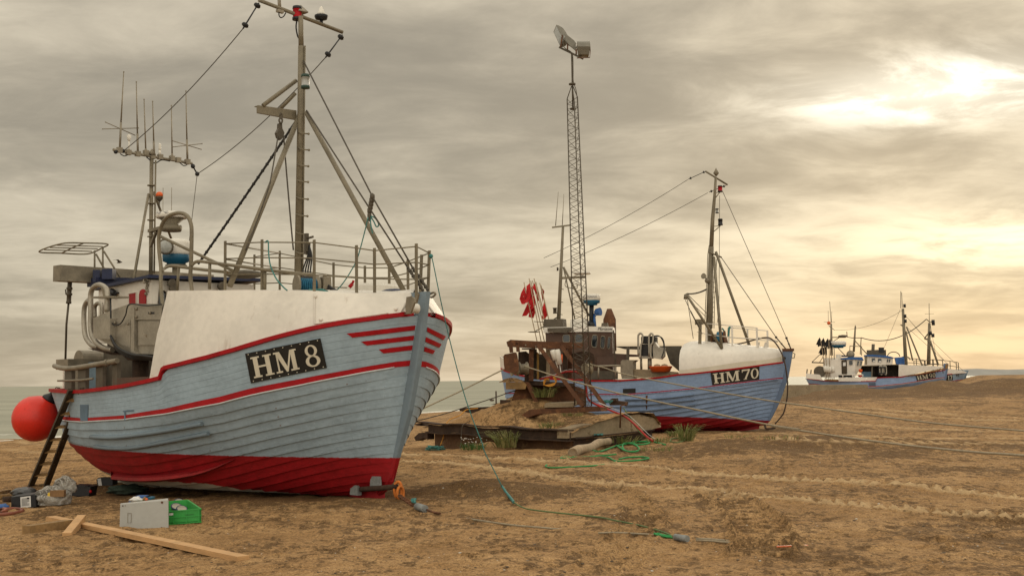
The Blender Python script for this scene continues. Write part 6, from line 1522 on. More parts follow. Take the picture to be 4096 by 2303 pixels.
H7 = Hull(F7, [
    (s7, 2003, 2.0, dict(tm=.44, pf=2.0, qf=1.45, pa=2.1, qa=1.5), sh7, 0),
    (m7, 2020, 1.97, dict(tm=.44, pf=1.95, qf=1.4, pa=2.1, qa=1.5), st7, 0),
    (m7 + .01, 2022, 1.97, dict(tm=.44, pf=1.95, qf=1.4, pa=2.1, qa=1.5), sl7, 0),
    (w7, 2050, 1.75, dict(tm=.48, pf=1.75, qf=1.05, pa=1.9, qa=1.2), wl7, 0),
    (w7 + .1, None, 1.25, dict(tm=.5, pf=1.8, qf=.85, pa=1.9, qa=1.0), (lambda t: .05 + .10 * (2 * t - 1) ** 2), .5),
    (.1, None, .07, dict(tm=.5, pf=8, qf=1, pa=8, qa=1), k7, .1)])
l3 = H7.levels[3]; o7 = B7.location
ku = np.polyfit([l3['u0'] + (l3['u1'] - l3['u0']) * t + (F7.o - V((o7.x, o7.y, 0))).dot(F7.A) for t in (.05, .3, .6)], [l3['z'](t) - o7.z for t in (.05, .3, .6)], 2)
M['hull7'] = hull_mat('worn_blue_planking', (.215, .30, .455), (.26, .006, .010), F7.A, (float(ku[2]), float(ku[1]), float(ku[0])), wear=.34, lap_shade=(.36, .44))
H7.build(B7, M['hull7'], M['red'], M['hull7'], strakes=13, lap=.06, tops=6)
P7 = [u7('i', x, y, -.03) for x, y in ((2163, 490), (2140, 640), (2105, 832), (2040, 1020), (1985, 1170), (1905, 1330), (1865, 1395), (1800, 1450))]
mb = MB(); rows = [[F7.w(u + .36, -.07, z), F7.w(u + .36, .07, z), F7.w(u + .02, .055, z), F7.w(u, .035, z), F7.w(u, -.035, z), F7.w(u + .02, -.055, z)] for u, z in P7]
mb.grid(rows, 0, False, True); mb.face(list(range(6))[::-1]); mb.face([len(mb.v) - 6 + i for i in range(6)]); o = part('stem_post', mb, M['hull7'], B7); fix_normals(o)
mb = MB(); u, z = P7[0]; mb.box(F7.w(u + .16, 0, z + .03), F7.A * .19, F7.S * .085, V((0, 0, .045))); part('stem_cap', mb, M['rust'], B7)
mb = MB(); mb.tube([a7('i', *p, v=-.05) for p in ((2165, 518), (2187, 530), (2175, 585), (2150, 580))], .018, 6); part('towing_ring', mb, M['galv'], B7)
mb = MB(); kr = [[F7.w(.1 + i * .32, y, k7(i / 30) + dz) for y, dz in ((-.075, -.1), (.075, -.1), (.075, .08), (-.075, .08))] for i in range(30)]; mb.grid(kr, 0, False, True); part('keel', mb, M['hull7'], B7)
mb = MB()
for side in (1, -1):
    a = [H7.pt(0, i / 120, side) for i in range(1, 120)]
    rows = [[p + F7.S * side * .035 - V((0, 0, .02)), p + F7.S * side * .04 + V((0, 0, .03)), p - F7.S * side * .1 + V((0, 0, .03))] for p in a]; mb.grid(rows, 0, False)
part('cap_rail', mb, M['red'], B7)
mb = MB(); mb.grid([[H7.pt(0, t / 40, 1, .05, -.55), H7.pt(0, t / 40, -1, .05, -.55)] for t in range(1, 40)], 0, True); part('deck', mb, M['wood_old'], B7)
number_board(H7, B7, ZL('i', (1100, 768), (1727, 692), (1725, 858), (1123, 932)), 'HM 70', [('H', .04, .10, .275, .88), ('M', .295, .12, .585, .90), ('7', .635, .14, .80, .92), ('0', .815, .12, .985, .92)], M['board'], M['letter'], .015)
# rounded whaleback: lower cream strip, turtle deck above
ta = H7.t_of_px(0, Z('i', 690, 795)); kn7 = ZL('i', (690, 742), (1100, 692), (1500, 632), (1850, 602), (1980, 576), (2050, 540)); tp7 = ZL('i', (695, 442), (705, 415), (735, 390), (780, 376), (860, 369), (1000, 376), (1400, 412), (1700, 446), (1980, 484), (2070, 512))
def zat(px, P):
    x = proj(P)[0]; y = float(np.interp(x, [p[0] for p in px], [p[1] for p in px])); d = ray((x, y)); return CAM.z + d.z / math.hypot(d.x, d.y) * math.hypot(P.x, P.y)
NB7 = 50; low = {1: [], -1: []}; up_ = []
for j in range(NB7 + 1):
    t = .012 + (ta - .012) * j / NB7
    e = H7.pt(0, t, 1, .04); zk = max(zat(kn7, V((e.x, e.y, 2))), e.z + .06); q = H7.pt(0, t, 1, .03 + .55 * (plan(t, **H7.levels[0]['kw']))); zt = max(zat(tp7, V((q.x, q.y, 2.5))), zk + .02)
    uq, b, _ = F7.loc(e); arcp = []
    for i in range(17):
        w_ = math.pi * i / 16; vv = b * math.cos(w_); zz = zk + (zt + .05 - zk) * (abs(math.sin(w_)) ** .62); arcp.append(F7.w(uq, vv, zz))
    up_.append(arcp)
    for side in (1, -1): e2 = H7.pt(0, t, side, .02, .02); low[side].append([e2, F7.w(uq, side * b, zk)])
mb = MB(); mb.grid(up_, 0, True); mb.poly(up_[0]); part('whaleback', mb, M['white'], B7)
mb = MB()
for side in (1, -1): mb.thick(low[side], -F7.S * side, .04)
part('bulwark', mb, mat('cream_paint', (.52, .47, .36), .5, 0, .1, 2, (.35, .27, .17), .3, 4), B7)
mb = MB(); e = up_[-1]; mb.poly([p - V((0, 0, .02)) for p in e] + [low[-1][-1][0], low[1][-1][0]]); part('bulkhead', mb, M['galv_dark'], B7)
WB7 = BVHTree.FromPolygons([tuple(p) for r in up_ for p in r], [(i * 17 + j, i * 17 + j + 1, i * 17 + j + 18, i * 17 + j + 17) for i in range(NB7) for j in range(16)])
mb = MB(); q = H7.hit(Z('i', 2050, 585), .01); 
mb.lathe(a7('i', 2050, 585, v=.32), F7.S - F7.A * .6, [(0, .05), (.02, .05), (.021, .03)], 14); part('hawse_hole', mb, M['black'], B7)
# mast with legs, lamps, ladder bars
um7, _ = u7('i', 1070, 372); z7 = lambda k, x, y: a7(k, x, y, u=um7); mv = lambda k, x, y, v=0: a7(k, x, y, v=v)
mt = [mv('i', 1072, 378), mv('L', 806, 700), mv('L', 815, 500), mv('L', 830, 330), mv('L', 838, 195)]
mb = MB(); mb.tube(mt[:2] , [.105, .085], 10); mb.tube(mt[1:], [.075, .065, .050, .042], 10); mast7 = part('mast', mb, M['mast'], B7)
mb = MB(); mb.tube([mv('L', 764, 155, .3), mv('L', 922, 252, -.35)], .032, 8); mb.lathe(mv('L', 841, 190), (0, 0, 1), [(0, .02), (.10, .10), (.28, .005)], 4); part('yard', mb, M['mast'], mast7)
mb = MB(); mb.tube([mv('L', 785, 738, .3), mv('L', 878, 776, -.3)], .03, 8); part('crosstree', mb, M['mast'], mast7)
lantern(mast7, mv('L', 870, 305, -.1), .085, .22, M['red']); lantern(mast7, mv('L', 872, 545, -.1), .085, .22, M['black']); lantern(mast7, mv('L', 848, 458, -.05), .06, .16, M['glass'])
for p in (((868, 305), (838, 345)), ((872, 548), (825, 590))): part('lamp_bracket', MB().tube([mv('L', *p[0], -.1), mv('L', *p[1], 0)], .016, 6).tube([mv('L', p[0][0], p[0][1], -.1), mv('L', p[1][0] - 2, p[0][1] + 5, 0)], .012, 6), M['mast'], mast7)
mb = MB(); c = mv('L', 758, 915, .15); mb.lathe(c, (-.5, -.6, .1), [(0, .02), (.05, .09), (.08, .10)], 12); mb.ball(mv('L', 778, 945, .1), .10, 8); mb.tube([mv('L', 778, 945, .1), c], .02, 6); part('searchlight', mb, M['galv'], mast7)
mb = MB()
for v_, pts in ((.12, ((790, 690), (780, 760), (775, 920), (765, 1100), (760, 1230))), (-.12, ((845, 790), (840, 900), (830, 1080), (825, 1290))), (-.16, ((830, 790), (818, 1080), (812, 1290)))): mb.tube([mv('L', x, y, v_) for x, y in pts], .014, 6)
for k in range(12): mb.tube([mv('L', 838 - k * 1.6, 850 + k * 36, -.12), mv('L', 824 - k * 1.6, 850 + k * 36, -.16)], .009, 5)
part('mast_ladder', mb, M['mast'], mast7)
for a, b in ((mv('L', 825, 775, .05), H7.hit(Z('i', 1245, 465), 0, WB7) or mv('i', 1245, 465, 1.2)), (mv('L', 838, 735, 0), mv('i', 1605, 432, -.6))): part('mast_leg', MB().tube([a, b], .048, 8), M['mast'], mast7)
bs = mv('i', 1245, 462, 1.25); bt = mv('L', 622, 1040, 1.9)
mb = MB(); mb.tube([bs, bt], .045, 8); mb.tube([mv('L', 622, 1045, 1.9), mv('L', 618, 1080, 1.9)], .06, 8); part('derrick_boom', mb, M['mast'], mast7)
mb = MB()
for p in (((635, 1045, 1.9), (770, 1178, .2)), ((668, 1110, 1.75), (765, 1205, .2)), ((632, 1078, 1.9), (675, 1365, 1.3)), ((618, 1085, 1.9), (655, 1165, 1.7)), ((655, 1165, 1.7), (740, 1330, 1.2))): mb.tube([mv('L', *p[0]), mv('L', *p[1])], .011, 5)
mb.tube(sag(mv('L', 630, 1040, 1.9), mv('L', 770, 1008, .1), .05), .028, 6); mb.tube([mv('L', 655, 1165, 1.7), mv('L', 715, 1280, 1.35)], .022, 6); part('tackle_rope', mb, M['stay'], mast7)
mb = MB()
for p in (((765, 155, .3), (640, 212, .35)), ((910, 258, -.3), (790, 305, -.1))): part('insulator', insulator_string(MB(), mv('L', *p[0]), mv('L', *p[1]), .012, 2, .045), M['black'], mast7)
mb = MB(); mb.tube(sag(mv('L', 635, 215, .35), a7('K', 740, -60, v=.3), .12, 18), .009, 5); mb.tube(sag(mv('L', 780, 310, -.1), a7('K', 830, 60, v=-.3), .12, 18), .009, 5); part('aerial_wire', mb, M['stay'], mast7)
mb = MB()
for p, r in ((((888, 300, -.1), (1350, 1360, 0)), .010), (((880, 780, -.2), (1275, 1355, 0)), .013)):
    mb.tube([mv('L', *p[0]), mv('L', *p[1])], r, 6)
for a, b in (((1350, 1360), ('i', 2140, 480)), ((1275, 1355), ('i', 2085, 485))):
    q0, q1 = mv('L', *a), mv(*b); mb.tube([q0, q1], .022, 6); mb.ball(q0, .045, 8); mb.ball(q0.lerp(q1, .5), .035, 8)
mb.tube([mv('L', 866, 330, -.1), mv('L', 862, 1100, -.2), mv('L', 850, 1250, -.2)], .009, 5); part('forestay', mb, M['stay'], mast7)
# railing on the whaleback
def post7(x, y0, y1, v, m='white', w=.05): 
    b = mv('i', x, y1, v); t_ = mv('i', x, y0, v); return b, V((b.x, b.y, t_.z)), m
near7 = [post7(1050, 140, 385, .9), post7(1383, 168, 425, .85), post7(1702, 195, 445, .55)]
far7 = [post7(1838, 232, 455, -.35), post7(1580, 210, 430, -.75), post7(1335, 192, 410, -.9)]
mb = MB()
for f in (1, .42):
    mb.tube([b.lerp(t_, f) for b, t_, _ in near7] , .016, 6); mb.tube([b.lerp(t_, f) for b, t_, _ in far7], .016, 6)
mb.tube(curve([mv('i', 1700, 320, .5), mv('i', 1830, 335, .2), mv('i', 1945, 362, .0), mv('i', 1950, 375, -.1), mv('i', 1850, 350, -.3)]), .022, 6); mb.tube([near7[0][0].lerp(near7[0][1], 1), mv('i', 985, 135, .9)], .016, 6); mb.tube([near7[0][0].lerp(near7[0][1], .45), mv('i', 925, 248, .9)], .014, 6)
rl7 = part('railing', mb, M['white'], B7)
for b, t_, m in near7 + far7: part('post', MB().bar(b - V((0, 0, .05)), t_, .06, .04, F7.S), M['white'], rl7)
part('post', MB().bar(mv('i', 962, 440, 1.0), mv('i', 968, 112, 1.0), .10, .06, F7.S).box(mv('i', 955, 120, 1.0), F7.A * .14, F7.S * .03, V((0, 0, .09))), M['mast'], rl7)
for x in (1705, 1800): part('post', MB().prism([mv('i', x - 20, 445, .3), mv('i', x + 25, 445, .3), mv('i', x + 30, 378, .3), mv('i', x, 380, .3)], F7.S * -.03), M['white'], rl7)
mb = MB(); c = mv('i', 1185, 310, .3); ax7 = V((.9, -.3, 0)).normalized(); mb.lathe(c - ax7 * .2, ax7, [(0, .2), (.04, .2), (.05, .09), (.42, .09), (.43, .2), (.47, .2)], 18); mb.prism([mv('i', x, y, .15) for x, y in ((1115, 380), (1310, 385), (1290, 300), (1240, 330), (1150, 330))], F7.S * -.3); rr7 = part('anchor_winch', mb, M['rust'], B7)
mb = MB(); mb.lathe(c + ax7 * .0, ax7, [(0, .16), (.03, .17), (.17, .17), (.2, .16)], 16); part('rope', mb, M['rope_blue'], rr7)
mb = MB(); mb.tube(curve([mv('i', *p) for p in ((1310, 395, .2), (1420, 405, .25), (1540, 385, .3), (1680, 345, .35), (1790, 322, .38), (1870, 330, .4), (1940, 395, .42), (2000, 490, .42), (2040, 590, .42), (2070, 720, .42), (2090, 880, .3), (2090, 1050, .2), (2070, 1180, .15), (2040, 1290, .12), (1990, 1360, .1), (1930, 1430, .1))], 5), .024, 8); solo('tow_cable', mb, mat('brown_tow_cable', (.06, .038, .024), .7, 0, .3, 12), 'dark brown cable arching over the HM 70 bow and down to the keel', 'cable')
mb = MB(); mb.tube(curve([mv('i', *p) for p in ((1330, 310, -.2), (1340, 200, -.2), (1360, 190, -.2))]), .04, 6); mb.tube(curve([mv('i', *p) for p in ((1250, 200, -.2), (1275, 240, -.2), (1280, 280, -.2))]), .03, 6); solo('railing_rope', mb, M['rope_teal'], 'teal rope tied to the white railing of HM 70 beside the anchor winch', 'rope')
# wheelhouse: brown sides, white name band, four windows in view
vq = 1.15
q1 = a7('K', 765, 905, v=vq); q2 = a7('K', 1335, 905, v=vq); q3 = a7('K', 1640, 935, v=.40); q4 = a7('K', 1662, 945, v=-.5)
uA = F7.loc(q1)[0]; far_v = -1.15
zr = 3.05; zr = q2.z
pl = [F7.loc(q)[:2] for q in (q1, q2, q3, q4)]; pl = pl + [(pl[3][0], -.6), (pl[1][0], far_v), (uA, far_v)]
def wallpoly(i, z0, z1): a, b = pl[i], pl[(i + 1) % len(pl)]; return [F7.w(a[0], a[1], z0), F7.w(b[0], b[1], z0), F7.w(b[0], b[1], z1), F7.w(a[0], a[1], z1)]
mb = MB()
for i in range(len(pl)): mb.poly(wallpoly(i, .9, zr))
wh7 = part('wheelhouse', mb, M['brown'], B7)
cpl = (sum(p[0] for p in pl) / len(pl), sum(p[1] for p in pl) / len(pl))
ex = lambda p, f: (cpl[0] + (p[0] - cpl[0]) * f, cpl[1] + (p[1] - cpl[1]) * f)
mb = MB(); lo_, hi_ = [F7.w(*ex(p, 1.05), zr - .01) for p in pl], [F7.w(*ex(p, 1.03), zr + .17) for p in pl]
mb.grid([lo_, hi_], 0, False, True); mb.poly(hi_); mb.poly(lo_[::-1]); roof7 = part('roof', mb, M['white'], wh7)
e3, e4 = F7.w(*ex(pl[2], 1.045), zr + .03), F7.w(*ex(pl[3], 1.045), zr + .03); e2 = F7.w(*ex(pl[1], 1.045), zr + .03)
nd = (e3 - e2).normalized(); n_out = V((-nd.y, nd.x, 0)); n_out = n_out if n_out.dot(CAM - e2) > 0 else -n_out
text_part('lettering', 'Marianne', roof7, e2.lerp(e3, .36) + n_out * .02 + V((0, 0, .01)), e3 - e2, (0, 0, 1), (e3 - e2).length * .62, M['black'], .35)
W7f = M['galv']
def win7(pts, i, v=None):
    a, b = F7.w(*pl[i], 0), F7.w(*pl[i + 1], 0); n = (b - a).normalized(); n = V((-n.y, n.x, 0)); n = n if n.dot(CAM - a) > 0 else -n
    P = []
    for p in pts:
        d = ray(Z('K', *p)); P.append(CAM + d * ((a - CAM).dot(n) / d.dot(n)) + n * .004)
    window(wh7, P, n, M['dark_glass'], W7f, .13, 'window', .3)
win7([(990, 945), (1090, 945), (1090, 1050), (990, 1050)], 0); win7([(1152, 940), (1258, 940), (1258, 1055), (1152, 1055)], 0)
win7([(1372, 945), (1448, 950), (1435, 1125), (1360, 1112)], 1); win7([(1488, 958), (1548, 964), (1535, 1138), (1476, 1128)], 1); win7([(1582, 970), (1622, 978), (1605, 1142), (1566, 1130)], 1)
mb = MB(); mb.box(a7('K', 890, 815, v=.9), F7.A * .35, F7.S * .25, V((0, 0, .18)), 0, .95); mb.box(a7('K', 950, 880, v=1.25), F7.A * .42, F7.S * .05, V((0, 0, .06))); mb.bar(a7('K', 860, 905, v=1.3), a7('K', 1055, 915, v=1.3), .05, .06); part('roof_locker', mb, M['galv_dark'], wh7)
mb = MB(); mb.ball(a7('K', 610, 912, v=1.2), .2, 10, 0, (1.1, .8, .12)); mb.tube([a7('K', 610, 912, v=1.2), a7('K', 780, 820, v=.9)], .02, 6); mb.tube([a7('K', 610, 775, v=1.0), a7('K', 790, 785, v=.9)], .016, 6); part('light_bracket', mb, M['galv'], wh7)
mb = MB(); mb.box(a7('K', 1205, 800, v=.3), F7.A * .27, F7.S * .2, V((0, 0, .13)), 0, .95); mb.box(a7('K', 1205, 765, v=.3) , F7.A * .22, F7.S * .18, V((0, 0, .05)), 0, .9); part('life_raft', mb, M['white_clean'], wh7)
# after mast with aerials, radars, searchlight, funnel
ma = a7('K', 930, 790, v=.5); mbt = a7('K', 985, -180, v=.5)
mtop7 = a7('S', 2252, 905, v=.5)
mb = MB(); mb.tube([ma - V((0, 0, .2)), mtop7], [.075, .045], 10)
for y in (345, 515, 678): mb.tube([a7('K', 960 - (y - 345) * .04, y, v=.5), a7('K', 1005 - (y - 345) * .05, y + 8, v=.45)], .014, 6)
am7 = part('aerial_mast', mb, M['mast'], B7)
part('mast_leg', MB().tube([a7('K', 1000, 60, v=.45), a7('K', 1165, 810, v=.0)], .024, 8), M['mast'], am7); part('mast_leg', MB().tube([a7('K', 1000, 60, v=.45), a7('K', 1335, 700, v=-.3)], .038, 8), M['mast'], am7)
mb = MB(); mb.bar(a7('K', 955, 205, v=.5), a7('K', 1285, 190, v=.1), .05, .08); mb.tube(curve([a7('K', *p, v=.3) for p in ((1030, 230), (1030, 315), (1170, 340), (1180, 290))], 4), .014, 6); mb.bar(a7('O', 1388, 572, v=.6), a7('O', 1436, 566, v=.4), .05, .05); part('mast_arm', mb, M['mast'], am7)
for x0, y0, x1, y1 in ((1397, 568, 1404, 482), (1414, 566, 1418, 488)): part('whip_aerial', MB().tube([a7('O', x0, y0, v=.5), a7('O', x1, y1, v=.5)], [.016, .008], 6), M['galv'], am7)
radar(am7, a7('K', 1250, 155, v=.1), .29, .09); 
mb = MB(); c = a7('K', 1185, 280, v=.3); mb.lathe(c, (0, 0, 1), [(0, .08), (.03, .07), (.13, .02)], 10); part('gps_aerial', mb, M['white_clean'], am7)
mb = MB(); mb.lathe(a7('K', 888, 670, v=.6), (0, 0, 1), [(0, .07), (.02, .07), (.03, .06), (.16, .06), (.17, .075), (.2, .075)], 12); mb.tube([a7('K', 915, 720, v=.5), a7('K', 835, 770, v=.7)], .02, 6); mb.lathe(a7('K', 935, 85, v=.6), (-1, 0, 0), [(0, .05), (.06, .07)], 8); part('lantern', mb, M['wood_dark'], am7)
rp7 = a7('K', 1370, 500, v=-.2); rd = radar(wh7, rp7, .31, .22, M['radar_blue'])
text_part('lettering', 'FURUNO', rd, rp7 + V((-.16, -.32, .09)), (1, 0, 0), (0, 0, 1), .32, M['navy'])
mb = MB(); mb.tube([rp7 - V((0, 0, .1)), a7('K', 1365, 845, v=-.2)], [.085, .08], 10); mb.lathe(a7('K', 1365, 840, v=-.2), (0, 0, 1), [(0, .17), (.1, .15), (.2, .09)], 12); part('radar_pole', mb, M['black'], wh7)
mb = MB(); c = a7('K', 1450, 655, v=-.2); mb.lathe(c - V((.1, 0, 0)), (.85, -.5, .1), [(0, .06), (.06, .12), (.2, .14), (.22, .145)], 14); mb.tube([c, a7('K', 1412, 720, v=-.2)], .018, 6); mb.lathe(a7('K', 1410, 840, v=-.2), (0, 0, 1), [(0, .065), (.45, .03)], 8); part('searchlight', mb, M['blue'], wh7)
mb = MB(); c = a7('K', 1608, 830, v=-.9); mb.lathe(c - V((0, 0, .9)), (0, 0, 1), [(0, .225), (1.12, .225), (1.5, .08)], 18); part('funnel', mb, M['rust'], B7)
mb = MB(); mb.box(a7('K', 1545, 825, v=.3), F7.A * .12, F7.S * .08, V((0, 0, .08)), 0, .8); part('deck_lamp', mb, M['galv_dark'], wh7)
mb = MB(); mb.tube([a7('K', 1658, 890, v=.8), a7('K', 1690, 1440, v=1.6)], .022, 6); part('stay', mb, M['wood_dark'], B7)
# hauler, casings and bulwark pieces amidships
v7 = 1.55
def pipe7(pts, v): return curve([a7('i', x, y, v=v) for x, y in pts], 5)
mb = MB()
cb_ = a7('i', 270, 350, v=v7 - .1)
for y0, y1 in ((300, 400), (405, 560)): mb.prism([a7('i', x, y, v=v7 - .05) for x, y in ((205, y0 + 14), (225, y0), (375, y0), (390, y0 + 14), (390, y1 - 14), (375, y1), (225, y1), (205, y1 - 14))], F7.S * -.4)
hd = part('net_hauler', mb, M['rubber'], B7)
for pts in (((172, 560), (170, 320), (180, 280), (200, 266), (225, 290), (222, 380), (205, 420), (195, 560), (180, 585)), ((312, 560), (308, 330), (320, 285), (340, 268), (362, 295), (356, 390), (335, 420), (330, 560), (345, 585))): part('guide_pipe', MB().tube(pipe7(pts, v7 + .05), .034, 8), M['stainless'], hd)
mb = MB(); mb.prism([a7('i', x, y, v=v7) for x, y in ((355, 440), (370, 360), (400, 400), (425, 440), (500, 450), (500, 560), (460, 600), (365, 585))], F7.S * -.3); mb.prism([a7('i', x, y, v=v7 - .02) for x, y in ((195, 560), (345, 560), (345, 590), (195, 590))], F7.S * -.3); part('gear_housing', mb, M['stainless'], hd)
mb = MB()
for k in range(4): mb.tube(pipe7([(360 + k * 6, 300), (440 + k * 10, 300 + k * 6), (495 + k * 3, 390), (490 + k * 4, 480), (470, 580)], v7 - .1 + .04 * k), .016, 6)
part('hydraulic_hose', mb, M['rubber'], hd)
mb = MB(); mb.tube([a7('i', 318, 590, v=1.4), a7('i', 318, 730, v=1.4)], .07, 8); mb.tube([a7('i', 205, 580, v=1.4), a7('i', 210, 730, v=1.4)], .04, 8); part('pedestal', mb, M['galv'], hd)
mb = MB(); mb.prism([a7('i', x, y, v=1.5) for x, y in ((95, 845), (105, 725), (390, 735), (685, 765), (690, 795), (400, 830))], F7.S * -.05); part('bulwark_plate', mb, M['concrete'], B7)
mb = MB(); mb.prism([a7('J', x, y, v=1.6) for x, y in ((512, 625), (525, 612), (620, 614), (600, 630), (600, 705), (605, 750), (520, 750), (510, 700))], F7.S * -.5); part('casing', mb, M['galv'], B7)
mb = MB(); mb.prism([a7('J', x, y, v=.9) for x, y in ((322, 590), (550, 590), (550, 655), (322, 655))], F7.S * -.06); mb.prism([a7('J', x, y, v=.6) for x, y in ((322, 560), (640, 575), (640, 590), (322, 590))], F7.S * -.6); part('hatch_coaming', mb, M['brown'], B7)
mb = MB(); mb.prism([a7('J', x, y, v=1.3) for x, y in ((285, 690), (490, 695), (490, 752), (285, 756))], F7.S * -.04); part('pound_board', mb, M['galv_dark'], B7)
mb = MB(); mb.tube([a7('J', 290, 660, v=1.7), a7('J', 510, 655, v=1.7)], .035, 8); mb.tube([a7('J', 352, 660, v=1.7), a7('J', 350, 755, v=1.7)], .03, 8); mb.tube([a7('J', 475, 657, v=1.7), a7('J', 475, 752, v=1.7)], .03, 8); part('pipe_rail', mb, M['galv'], B7)
mb = MB(); mb.prism([a7('J', x, y, v=-1.6) for x, y in ((460, 515), (950, 512), (950, 540), (820, 545), (540, 535))], F7.S * -.1); mb.prism([a7('J', x, y, v=-1.0) for x, y in ((835, 540), (940, 540), (940, 700), (870, 640))], F7.S * -.1); mb.bar(a7('J', 565, 515, v=1.0), a7('J', 562, 650, v=1.0), .12, .08); part('far_bulwark', mb, M['galv_dark'], B7)
c = a7('i', 460, 735, v=1.45); mb = MB(); mb.lathe(c - V((0, 0, .07)), (0, 0, 1), [(0, .30), (.16, .38), (.18, .40), (.19, .38), (.06, .29)], 20); tubb = solo('tub', mb, M['orange'], 'shallow orange tub standing on the side deck of HM 70 below the hauler', 'tub')
for dx in (-.12, .12): solo('float', MB().ball(c + V((dx, -.05, .12)), .11, 8, 0, (1.1, .8, .7)), M['drift'], 'pale bundle lying in the orange tub on HM 70', 'bundle', 'bundles in the orange tub')
q = MB(); rows = [[H7.hit(bil(ZL('J', (528, 822), (620, 818), (620, 852), (528, 856)), i / 3, j / 2), .012) for i in range(4)] for j in range(3)]
if all(p for r in rows for p in r): q.grid(rows, 0); part('freeing_port', q, M['board'], B7)
for pts in (((0, 1118), (300, 1112), (600, 1088), (885, 1052)), ((0, 1190), (300, 1180), (600, 1150), (895, 1118)), ((0, 1262), (300, 1255), (620, 1220), (905, 1180))):
    P = [H7.hit(Z('i', *p), .02) for p in pts]; P = [p for p in P if p]
    if len(P) > 1: part('rubbing_strip', MB().tube(curve(P, 4), .03, 6), M['hull7'], B7)
P = [H7.hit(Z('J', 700, y), .006) for y in (870, 890, 915, 945, 970)]; P = [p for p in P if p]
if P: part('rust_streak', MB().tube(P, [.035, .03, .03, .03, .012][:len(P)], 6), M['rust'], B7)
mb = MB(); mb.prism([a7('i', x, y, v=1.0) for x, y in ((490, 1395), (620, 1395), (690, 1435), (560, 1440))], F7.S * -.3); part('loose_plank', mb, M['drift'], B7)
mb = MB(); mb.tube(curve([a7('i', 1800, 1440, v=.1), ground(Z('R', 480, 385), .05), ground(Z('R', 540, 380), .06)]), .035, 8); part('towing_strop', mb, M['rust_dark'], B7)
# marker flags standing on its stern
fl_ = [((480, 262), (652, 1035), [(497, 312), (440, 400), (420, 478), (440, 545), (490, 548), (520, 470), (503, 360)]),
       ((547, 208), (705, 1035), [(560, 268), (520, 310), (500, 420), (478, 500), (520, 535), (560, 470), (578, 330)]),
       ((570, 240), (748, 1035), [(585, 300), (540, 400), (500, 470), (480, 545), (545, 500), (600, 420), (605, 360)]),
       ((592, 238), (790, 1035), [(608, 425), (560, 480), (520, 560), (458, 705), (505, 700), (560, 640), (640, 560), (635, 490)]),
       ((612, 210), (815, 1035), [(622, 270), (605, 330), (640, 420), (650, 505), (675, 500), (668, 420), (640, 330)]),
       ((636, 255), (838, 1035), [(600, 590), (560, 640), (540, 715), (590, 730), (640, 650), (640, 590)]),
       ((688, 270), (880, 1035), [(703, 330), (700, 400), (718, 520), (735, 440), (758, 382), (740, 350)]),
       ((705, 300), (872, 1025), [(752, 525), (722, 600), (715, 680), (698, 735), (745, 752), (787, 690), (778, 610)])]
flab = ['leftmost red marker flag on the HM 70 stern, hanging lowest at the left', 'red marker flag with the tallest pole on the HM 70 stern', 'red marker flag hanging left of its pole in the middle of the bundle', 'large red flag with a ragged lower edge in the bundle on the HM 70 stern', 'narrow red flag hanging straight down right of the bundle middle', 'small low red flag with torn edge at the foot of the bundle', 'small torn red flag streaming right at the top of the right pole', 'lowest red flag on the right of the bundle, shaped like a leaf']
for i, (a, b, pg) in enumerate(fl_):
    v = .55 + .12 * math.sin(i * 2.1); A_ = a7('K', *a, v=v); B_ = a7('K', *b, v=v + .2); B2 = B_ + (B_ - A_) * .42
    t = thing('marker_flag', B2, flab[i], 'marker flag', 'red marker flags on the HM 70 stern')
    part('pole', MB().tube([A_, B_, B2], .016, 7), M['drift'], t)
    P = [a7('K', *p, v=v + .02) for p in pg]; c = sum(P, V()) / len(P); k = len(P)
    mb = MB(); rr = []
    for f in (1, .66, .33, .05): rr.append([c + (p - c) * f + F7.S * (.07 * math.sin(4.2 * (p - c).x * f * 6 + i) * f + .05 * math.sin(9 * (p.z - c.z) * f)) for p in P])
    mb.grid(rr, 0, True, True); bk = [[p - F7.S * .008 for p in r] for r in rr]; mb.grid([r[::-1] for r in bk], 0, True, True)
    part('flag', mb, M['flag'], t)
    if i in (2, 3, 5): fc = B_.lerp(B2, .75); part('float', MB().tube([fc - (B2 - B_) * .30, fc + (B2 - B_) * .30], .095, 10), M['white_clean'], t)
for x0, y0, x1, y1 in ((950, 270, 1005, 450), (1035, 260, 1080, 530)):
    a, b = a7('e', x0, y0, v=1.45), a7('e', x1, y1, v=1.45)
    solo('pole_float', MB().tube([a, a.lerp(b, .2), b], [.085, .10, .09], 10).tube([b, b + (b - a) * .8], .016, 6), M['white_clean'], 'white float on a pole stored on the HM 70 stern behind the hoist frame', 'float', 'white pole floats on the HM 70 stern')
mb = MB(); a = a7('e', 1122, 345, v=1.4); b = a7('e', 1120, 500, v=1.4); mb.tube([a, a.lerp(b, .5), b], [.03, .07, .04], 8); solo('life_jacket', mb, M['orange'], 'orange life jacket hanging on the HM 70 deck behind the hoist frame', 'life jacket')
# stern bulwark, white
rows = []
for i in range(31):
    f = i / 30; t, sd = (.86 + .14 * f * 2, 1) if f < .5 else (1 - .14 * (f * 2 - 1), -1)
    b = H7.pt(0, min(t, 1), sd, .02); rows.append([b + V((0, 0, .03)), b + V((0, 0, .42)) + F7.A * .02])
mb = MB(); mb.thick(rows, -F7.A, .04); part('stern_bulwark', mb, M['white'], B7)
